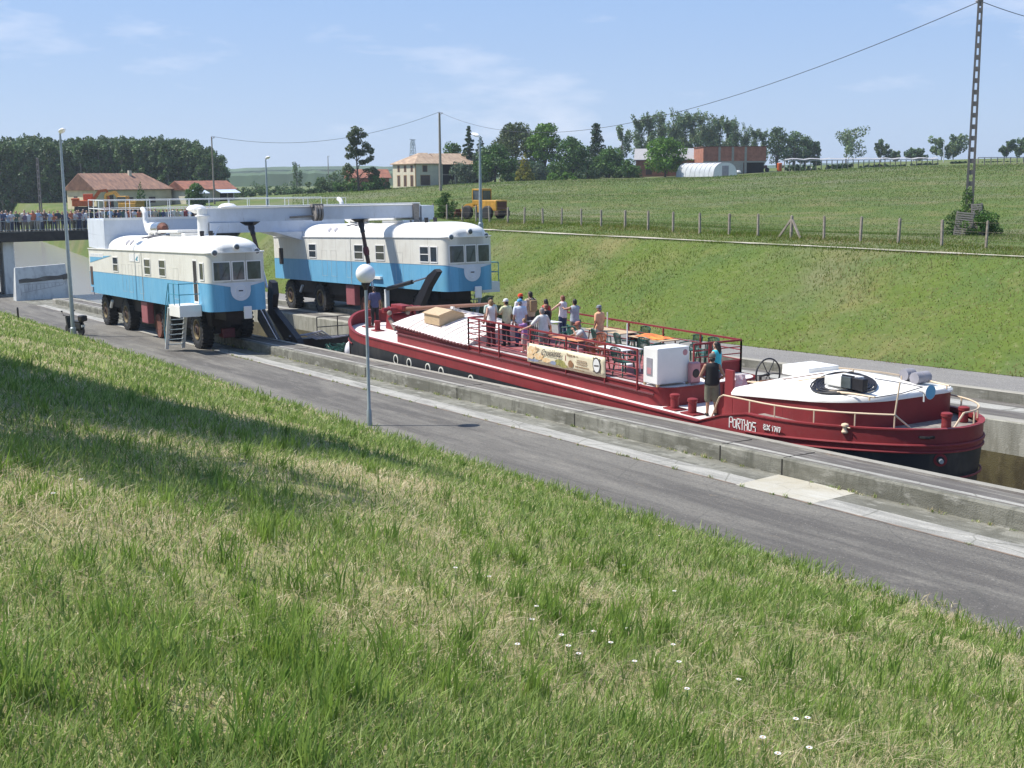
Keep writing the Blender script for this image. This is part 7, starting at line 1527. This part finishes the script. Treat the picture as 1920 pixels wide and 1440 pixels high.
win(T, 2.0, 3.2, .0, 2.4); win(T, 6.0, 7.0, .9, 2.0); win(T, 10.0, 11.3, 1.0, 2.0); win(T, 4.0, 4.8, 3.6, 4.4, 'left'); win(T, 5.8, 7.0, .0, 2.2, 'left'); win(T, 1.4, 3.0, .2, 2.2, 'left')
T, ro = gable_house('house', 347, 212, R(31), 9.8, 5.8, 2.6, 3.9, 'stucco_pale', 'tile_roof_red', 'low house with a red roof and pale blue awnings behind the gantry walkway')
for x0, x1 in ((.4, 3.4), (5.6, 9.7)): m_ = MB(); m_.add([(x0, -.4, 2.5), (x1, -.4, 2.5), (x1, -2.3, 1.9), (x0, -2.3, 1.9)], [(0, 1, 2, 3)]); m_.add([(x0, -.4, 2.44), (x1, -.4, 2.44), (x1, -2.3, 1.84), (x0, -2.3, 1.84)], [(3, 2, 1, 0)]); m_.build('awning', 'awning', T)
win(T, .8, 3.2, 0, 2.2, m='dark_hole'); win(T, 6.8, 8.2, .2, 2.2, m='dark_hole'); win(T, 8.5, 9.5, .8, 2.0)
# farmhouse
T, ro = gable_house('farmhouse', 779, 238, R(30), 5.4, 9.0, 4.55, 6.5, 'stucco_pale', 'tile_roof_pale', 'two storey cream farmhouse with shuttered windows and a hipped tile roof', 'farmhouse', hipl=3.4, hipr=.001)
for k in range(3): win(T, 1.0 + k * 2.6, 1.75 + k * 2.6, 2.9, 4.1, 'left', surround='quoin'); win(T, .9 + k * 2.6, 1.9 + k * 2.6, .1, 2.2, 'left', surround='quoin')
win(T, 1.7, 2.6, 2.9, 4.1, surround='quoin'); win(T, 1.2, 3.2, .3, 2.2, surround='quoin'); m_ = MB(); m_.box(-.03, .15, -.03, .15, 0, 4.5); m_.build('corner_quoin', 'quoin', T)
p, a = frame_at(779, 238, R(30)); T = empty('barn', p + Vector((math.cos(a), math.sin(a), 0)) * 5.9, a, 'open fronted tiled barn joined to the right side of the farmhouse', 'barn')
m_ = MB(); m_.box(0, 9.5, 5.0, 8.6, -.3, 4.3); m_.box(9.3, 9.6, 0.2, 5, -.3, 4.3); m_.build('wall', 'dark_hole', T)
for x in (0.1, 3.2, 6.3, 9.2): m_ = MB(); m_.box(x, x + .25, 0.1, .35, -.3, 4.3); m_.build('pillar', 'stucco_pale', T)
m_ = MB(); m_.box(0, 9.5, .12, .3, 2.2, 2.4); m_.build('beam', 'wood_grey', T)
m_ = MB(); zz = 4.3; m_.add([(0, -.4, zz), (9.9, -.4, zz), (9.9, 4.5, 6.5), (0, 4.5, 6.5), (9.9, 9.4, zz), (0, 9.4, zz)], [(0, 1, 2, 3), (3, 2, 4, 5), (1, 4, 2), (0, 3, 5), (0, 5, 4, 1)]); m_.build('roof', 'tile_roof_pale', T)
T, ro = gable_house('outbuilding', 660, 232, R(12), 7.2, 5.0, 2.6, 4.0, 'brick', 'tile_roof_red', 'low outbuilding with an orange red roof between the pine and the farmhouse', 'outbuilding'); win(T, 2, 3, .6, 1.8)
# unfinished brick building
p, a = frame_at(1318, 236, R(12)); T = empty('brick_building', p, a, 'unfinished brick building with concrete columns and a dark open bay', 'building')
H = at(1318, 276, 236).z - p.z; m_ = MB(); m_.box(0, 12.2, 0, 9, 2.6, H); m_.box(0, 7.8, 0, 9, -.3, 2.59); m_.box(7.8, 12.2, 6, 9, -.3, 2.59); m_.build('wall', 'brick', T)
m_ = MB(); m_.box(-.02, 12.22, -.03, .1, 2.45, 2.75); m_.box(0, 7.8, -.03, .0, 0, 2.44); m_.build('base_course', 'concrete_ledge', T)
for x in (2.9, 5.5, 8.0): m_ = MB(); m_.box(x, x + .45, -.06, .1, 2.76 if x < 7 else -.3, H + .15); m_.build('column', 'concrete_ledge', T)
m_ = MB(); m_.box(8.5, 12.2, 1.4, 1.6, -.2, 2.5); m_.build('open_bay', 'dark_hole', T); win(T, 6.3, 7.2, .8, 1.9, m='dark_hole'); win(T, 1.0, 1.9, .9, 1.9, m='dark_hole')
m_ = MB(); m_.box(-.15, 12.35, -.12, 9.1, H + .0, H + .12); m_.build('parapet', 'rust', T)
T, ro = gable_house('brick_barn', 1192, 246, R(-2), 13.2, 10, 3.5, 5.6, 'brick', 'roof_sheet', 'long brick barn with pale sheet roof behind the walnut tree', 'barn'); win(T, 2, 3.2, .5, 2.4); win(T, 9, 10.2, .5, 2.4)
T, ro = gable_house('shed', 1092, 268, R(-8), 6.5, 7, 3.3, 4.7, 'stucco_pale', 'roof_sheet', 'pale roofed shed glimpsed between the trees left of the cedar', 'shed')
T, ro = gable_house('shed', 936, 262, R(-25), 6.5, 6, 2.8, 4.6, 'stucco_pale', 'roof_sheet', 'pale roofed shed glimpsed behind the yellow conifer', 'shed')
# plastic greenhouse
p, a = frame_at(1338, 226, R(-62)); T = empty('greenhouse', p, a, 'white plastic tunnel greenhouse at the field edge', 'greenhouse')
# local x: along the tunnel axis towards the left distance ; build facing frame by hand
hg = at(1338, 305, 226).z - p.z; vr = Vector((math.cos(-a), math.sin(-a), 0))
pv_, ar_ = frame_at(1338, 226, R(0)); T.rotation_euler.z = ar_
rg = hg * 1.0; wd = 2.15; m_ = MB(); rings = []
for k in range(9):
    t = k / 8; ox = -7.0 * t; oy = 6.5 * t; rings.append([Vector((ox + 2.1 + wd * 1.0 * math.copysign(abs(math.cos(b_)) ** .8, math.cos(b_)) , oy, hg * math.sin(b_) ** .8)) for b_ in [PI * i / 14 for i in range(15)]])
m_.loft(rings, closed=False); m_.build('cover', 'plastic_film', T, smooth=True)
m_ = MB(); m_.add([*rings[0]], [tuple(range(15))]); e = m_.build('end_wall', 'cloth_white', T)
m_ = MB(); m_.box(1.5, 2.7, -.06, -.02, 0, hg * .78); m_.bar((2.1, -.07, 0), (2.1, -.07, hg * .78), .06); m_.build('door', 'plastic_grey', e)
m_ = MB(); m_.add([*[v + Vector((0, 0.02, 0)) for v in rings[-1]]], [tuple(range(15))]); m_.build('end_wall', 'cloth_white', T)
for k in range(0, 9): m_ = MB(); m_.tube([v + Vector((0, 0, .03)) for v in rings[k]], .035, 5); m_.build('hoop', 'plastic_grey', T)
# netted frames on the skyline
def frames(px0, px1, d, yt, n_, lab, net=True):
    a_, b_ = at_ground(px0, d), at_ground(px1, d); T = empty('fruit_cage', a_, label=lab, cat='fruit cage', group='netted frames on the skyline')
    zt = at((px0 + px1) / 2, yt, d).z - a_.z
    L_ = b_ - a_; dz = gz(b_.x, b_.y) - a_.z
    away = Vector((a_.x, a_.y, 0)).normalized()
    for i in range(n_):
        q = L_ * (i / (n_ - 1)); q.z = dz * i / (n_ - 1) - .2; m_ = MB(); m_.box(q.x - .06, q.x + .06, q.y - .06, q.y + .06, q.z, zt); m_.build('post', 'wood_post', T)
    m_ = MB(); e = Vector((L_.x, L_.y, 0)); m_.bar(Vector((0, 0, zt)), e + Vector((0, 0, zt)), .12); m_.build('top_rail', 'roof_sheet', T)
    if net:
        m_ = MB(); f_ = [Vector((0, 0, zt + .06)), e + Vector((0, 0, zt + .06))]; nn = 24
        m_.loft([[Vector((0, 0, zt + .04)) + e * (i / nn) + Vector((0, 0, .22 * abs(math.sin(i * 1.1)))) for i in range(nn + 1)], [Vector((0, 0, zt + .25)) + e * (i / nn) + away * 2.5 + Vector((0, 0, .22 * abs(math.sin(i * 1.1)))) for i in range(nn + 1)]], closed=False); m_.build('net_roof', 'roof_sheet', T)
    return T
frames(1470, 1757, 224, 300, 30, 'long row of posts carrying a white net roof right of the brick building'); frames(1832, 1990, 212, 295, 14, 'row of bare frame posts right of the concrete ladder pole', False)
for i, (px, wpx, yt) in enumerate(((1500, 95, 303), (1580, 95, 303), (1660, 95, 303), (1735, 70, 302), (1870, 90, 300), (1800, 50, 299))):
    single(px, yt + 3, 232, wpx, 'bush', 'leaf_dark', 'dark fruit bushes under the netted frames, ' + ('nearest the brick building', 'second from the brick building', 'in the middle', 'at the right end of the white roof', 'under the bare frame posts', 'between the two rows of frames')[i], 1800, .5, 'shrub', 'shrub')
for i, (px, py, d, c, s_, lb) in enumerate(((1383, 325, 235, 'plastic_white', .7, 'white wrapped bale right of the greenhouse'), (1522, 318, 235, 'plastic_white', .45, 'small white heap by the netted frames'), (1461, 314, 240, 'orange_machine', .0, 'orange cylindrical bin beside the brick building'))):
    p = at_ground(px, d); m_ = MB()
    if s_: m_.ell((0, 0, s_ * .5), (s_, s_, s_ * .55), 12, 8)
    else: m_.lathe([(.45, 0), (.5, .05), (.5, 1.5), (.4, 1.6)], (0, 0, 0), 'Z', 12)
    tag(m_.build('bale' if s_ else 'bin', c, smooth=True, loc=p), lb, 'bale' if s_ else 'bin')
p = at_ground(1432, 240); T = empty('tractor', p, ar_, 'small red and black farm tractor parked by the open bay', 'tractor'); m_ = MB(); m_.box(-.9, .6, -.4, .4, .7, 1.3, .05); m_.box(-1.2, -.5, -.5, .5, 1.3, 2.3, .05); m_.build('body', 'rust', T)
for x, r_ in ((-.9, .75), (.6, .42)):
    for s_ in (-1, 1): m_ = MB(); m_.lathe([(r_, -.15), (r_, .15)], (x, s_ * .65, r_), 'Y', 16); m_.build('wheel', 'rubber', T)
# old shelter near the small lattice pole
p = at_ground(58, 215); T = empty('shelter', p, ar_ + .7, 'dark open shelter with a flat roof in the field beyond the bridge', 'shelter'); m_ = MB(); m_.box(-.2, 3.6, -.2, 2.4, 1.35, 1.45); m_.build('roof', 'wood_grey', T); m_ = MB(); m_.box(0, 2.2, 1.6, 2.2, 0, 1.34); m_.build('wall', 'dark_hole', T)
for x in (0, 2.3, 3.4): m_ = MB(); m_.box(x, x + .1, 0, .1, 0, 1.34); m_.build('post', 'wood_post', T)

# ------------------------------------------------------------------ machines
def digger(px, d, rz, col, lab, fold_):
    p = at_ground(px, d); T = empty('excavator', (p.x, p.y, p.z), rz, lab, 'excavator', 'excavators beyond the bridge')
    for s_ in (-1, 1):
        m_ = MB(); m_.prism([(-1.7, s_ * 1.0 - .25, .15), (-1.5, s_ * 1.0 - .25, 0), (1.5, s_ * 1.0 - .25, 0), (1.7, s_ * 1.0 - .25, .2), (1.7, s_ * 1.0 - .25, .5), (1.5, s_ * 1.0 - .25, .75), (-1.5, s_ * 1.0 - .25, .75), (-1.7, s_ * 1.0 - .25, .5)], (0, .5, 0)); m_.build('track', 'rubber', T)
    m_ = MB(); m_.box(-2.0, 1.0, -1.15, 1.15, .85, 1.75, .1); m_.box(-2.1, -1.0, -1.1, 1.1, 1.75, 2.1, .08); m_.build('body', col, T)
    m_ = MB(); m_.box(-.4, 1.1, .2, 1.1, 1.76, 2.75, .08); cb = m_.build('cab', col, T); m_ = MB(); m_.box(-.3, 1.12, .25, 1.12, 1.95, 2.6); m_.build('pane', 'glass', cb)
    b = [(.9, -.3, 1.5), (2.2, -.3, 3.2), (3.3, -.3, 3.3)] if fold_ else [(.9, -.3, 1.5), (2.4, -.3, 3.3), (4.0, -.3, 2.9)]
    m_ = MB(); m_.bar(b[0], b[1], .35, .5); m_.bar(b[1], b[2], .35, .42); m_.build('boom', col, T)
    m_ = MB(); e = (b[2][0] + .3, -.3, 1.0); m_.bar(b[2], e, .28, .35); m_.build('stick', col, T)
    m_ = MB(); m_.prism([(e[0] - .1, -.8, 1.1), (e[0] + .2, -.8, .9), (e[0] + .1, -.8, .2), (e[0] - .7, -.8, .1), (e[0] - .8, -.8, .6)], (0, 1.0, 0)); m_.build('bucket', 'rust', T)
    m_ = MB(); m_.tube([(1.0, -.3, 1.3), (1.9, -.3, 2.4)], .09, 8); m_.build('ram', 'chrome', T); return T
digger(158, 193, math.atan2(_rt.y, _rt.x) + .25, 'orange_machine', 'orange excavator with folded boom in front of the yellow walled house', True)
digger(238, 180, math.atan2(_rt.y, _rt.x) + PI - .3, 'yellow_machine', 'yellow excavator right of the orange one, in front of the house', False)
p = at_ground(908, 100); T = empty('wheel_loader', p, math.atan2(_rt.y, _rt.x) - .75, 'old yellow wheel loader parked in the meadow behind the fence', 'wheel loader'); T.scale = (.88, .88, .88)
m_ = MB(); m_.box(.1, 2.2, -.75, .75, .75, 1.75, .08); m_.box(-.3, .2, -.7, .7, .6, 1.3, .05); m_.build('engine_body', 'yellow_machine', T)
m_ = MB(); m_.box(2.2, 2.24, -.6, .6, .9, 1.6)
for k in range(5): m_.box(2.24, 2.27, -.6, .6, .95 + k * .13, 1.0 + k * .13)
m_.build('grille', 'rust', T); m_ = MB(); m_.box(2.0, 2.5, -.8, .8, .35, .8, .05); m_.build('counterweight', 'shutter', T)
m_ = MB(); m_.box(-1.0, .3, -.65, .65, 2.62, 2.78, .04); m_.box(-1.0, .3, -.65, .65, 1.3, 1.75, .04)
for x in (-.98, .2):
    for s_ in (-1, 1): m_.box(x, x + .09, s_ * .6 - .05, s_ * .6 + .05, 1.7, 2.65)
cb = m_.build('cab', 'yellow_machine', T)
for s_ in (-1, 1): m_ = MB(); m_.box(-.88, .2, s_ * .6 - .01, s_ * .6 + .01, 1.78, 2.6); m_.build('pane', 'cab_glass', cb)
m_ = MB(); m_.box(.24, .26, -.55, .55, 1.78, 2.6); m_.box(-.98, -.96, -.55, .55, 1.78, 2.6); m_.build('pane', 'cab_glass', cb)
for s_ in (-1, 1): m_ = MB(); m_.bar((-.6, s_ * .45, 1.4), (-2.0, s_ * .45, 1.2), .14, .3); m_.bar((-2.0, s_ * .45, 1.2), (-2.9, s_ * .45, .5), .14, .25); m_.build('lift_arm', 'yellow_machine', T)
m_ = MB(); m_.prism([(-2.7, -1.1, .9), (-2.75, -1.1, .15), (-3.5, -1.1, .1), (-3.6, -1.1, .2), (-2.95, -1.1, .3), (-2.9, -1.1, .9)], (0, 2.2, 0)); m_.build('bucket', 'rust', T)
for x in (-1.4, 1.2):
    for s_ in (-1, 1):
        m_ = MB(); m_.lathe([(.3, -.22), (.5, -.22), (.62, -.15), (.62, .15), (.5, .22), (.3, .22)], (0, 0, 0), 'Y', 20); w_ = m_.build('wheel', 'rubber', T, smooth=True, ang=30, loc=(x, s_ * .85, .62)); m_ = MB(); m_.lathe([(.3, -.16), (.3, .16)], (0, 0, 0), 'Y', 14); m_.build('rim', 'yellow_machine', w_)
# scooter behind the left lamp post
q = Vector((-70.4, 14.45, rd(-70.4))); T = empty('scooter', q, R(200), 'black scooter with a top box parked behind the left lamp post', 'scooter')
for x in (-.6, .62): m_ = MB(); m_.lathe([(.14, -.05), (.26, -.06), (.29, 0), (.26, .06), (.14, .05)], (x, 0, .29), 'Y', 18); m_.build('wheel', 'rubber', T, smooth=True)
m_ = MB(); m_.box(-.75, .1, -.14, .14, .35, .72, .06); m_.box(-.1, .5, -.16, .16, .22, .34, .04); m_.bar((.48, 0, .3), (.62, 0, 1.0), .3, .12); m_.build('body', 'black_hull', T); m_ = MB(); m_.box(-.7, .05, -.15, .15, .72, .82, .04); m_.build('seat', 'black_steel', T)
m_ = MB(); m_.box(-1.0, -.6, -.2, .2, .82, 1.15, .07); m_.build('top_box', 'black_steel', T); m_ = MB(); m_.tube([(.55, -.34, 1.08), (.6, 0, 1.0), (.55, .34, 1.08)], .02, 6); m_.build('handlebar', 'black_steel', T)
for s_ in (-1, 1): m_ = MB(); m_.tube([(.57, s_ * .25, 1.05), (.6, s_ * .36, 1.26)], .008, 5); m_.ell((.6, s_ * .38, 1.3), (.02, .07, .045), 8, 6); m_.build('mirror', 'black_steel', T)
m_ = MB(); m_.box(-.85, -.8, -.1, .1, .5, .62); m_.build('number_plate', 'plastic_white', T)
m_ = MB(); m_.lathe([(.06, 0), (.06, 1.0), (.04, 1.1)], (0, 0, 0), 'Z', 10); tag(m_.build('bollard_post', 'black_steel', loc=(-80.6, 13.2, rd(-80.6))), 'short dark post at the left edge beside the road', 'post')

# ------------------------------------------------------------------ daisies
def hit_near(px, py):
    r_ = ray(px, py); t = 3.0
    while t < 60:
        q = r_ * t
        if q.z <= gn(q.x, q.y) + .10: return q
        t += .04
fl_ = None; k = 0
for px, py in ((998, 1168), (1053, 1198), (1066, 1218), (1085, 1231), (1145, 1210), (1262, 1214), (1190, 1246), (1273, 1247), (1288, 1297), (1006, 1143), (854, 1069), (917, 1086), (1170, 1063), (1264, 1112), (1236, 1007), (1261, 1008), (1265, 1112), (1492, 1354), (1514, 1352), (1385, 1280), (1458, 1422), (1517, 1412), (1430, 1390), (152, 903), (100, 930), (1175, 1183), (1113, 1190), (1545, 1075), (1600, 1090), (970, 1215)):
    q = hit_near(px, py); T = empty('daisy', (q.x, q.y, gn(q.x, q.y)), random.uniform(0, 6), 'small white daisy standing in the grass', 'flower', 'daisies scattered in the grass')
    if fl_ is None:
        m_ = MB(); m_.tube([(0, 0, 0), (.004, .003, .06), (0, 0, .118)], .0016, 5); s1 = m_.mesh('stem', 'plastic_green')
        m_ = MB()
        for i in range(14): a = 2 * PI * i / 14; c_, s_ = math.cos(a), math.sin(a); m_.add([(.004 * c_, .004 * s_, .12), (.014 * c_ - .004 * s_, .014 * s_ + .004 * c_, .123), (.021 * c_, .021 * s_, .121), (.014 * c_ + .004 * s_, .014 * s_ - .004 * c_, .123)], [(0, 1, 2, 3)])
        s2_ = m_.mesh('petals', 'cloth_white'); m_ = MB(); m_.ell((0, 0, .122), (.006, .006, .003), 8, 5); s3 = m_.mesh('centre', 'yellow_machine'); fl_ = 1
    link('stem', s1, T); link('petals', s2_, T); link('flower_centre', s3, T); T.scale = (.95, .95, 1.0)

# ------------------------------------------------------------------ trees behind the photographer, whose crowns shade the grass on the left
for px, py, hh, s_, lb in ((60, 815, 11.0, 6.0, 'broad leafy tree outside the picture on the left, nearest the photographer'), (190, 735, 14.0, 5.6, 'tall leafy tree outside the picture on the left, whose crown shades the far left grass'), (360, 800, 14.0, 5.2, 'leafy tree outside the picture on the left, between two others'), (610, 830, 17.0, 3.8, 'slender leafy tree outside the picture on the left, reaching highest')):
    q = hit_near(px, py); c = q - _sdir * (hh / -_sdir.z); g_ = gn(c.x, c.y); ht_ = c.z - g_ + 2.2
    ms = crown_mesh('round', ht_, s_ * 1.5, int(px), 7500, .26, 'leaf_bright', ht_ * .45); tree('tree', ms, (c.x, c.y, g_ - .1), .5, 1.0, lb, None)
    print('shade tree', tuple(round(v, 1) for v in c), 'h', round(ht_, 1))
print('objects', len(bpy.data.objects))

# ------------------------------------------------------------------ haze
m = bpy.data.materials.new('haze_air'); m.use_nodes = True; t_ = m.node_tree; t_.nodes.clear(); o_ = t_.nodes.new('ShaderNodeOutputMaterial'); v_ = t_.nodes.new('ShaderNodeVolumePrincipled')
v_.inputs['Color'].default_value = (0.80, 0.90, 1.0, 1); v_.inputs['Density'].default_value = 0.00023; v_.inputs['Anisotropy'].default_value = 0.2
t_.links.new(v_.outputs[0], o_.inputs['Volume']); MATS['haze_air'] = m
m_ = MB(); m_.box(-9500, 3400, -4300, 12500, -16, 45); tag(m_.build('haze', 'haze_air'), kind='stuff')
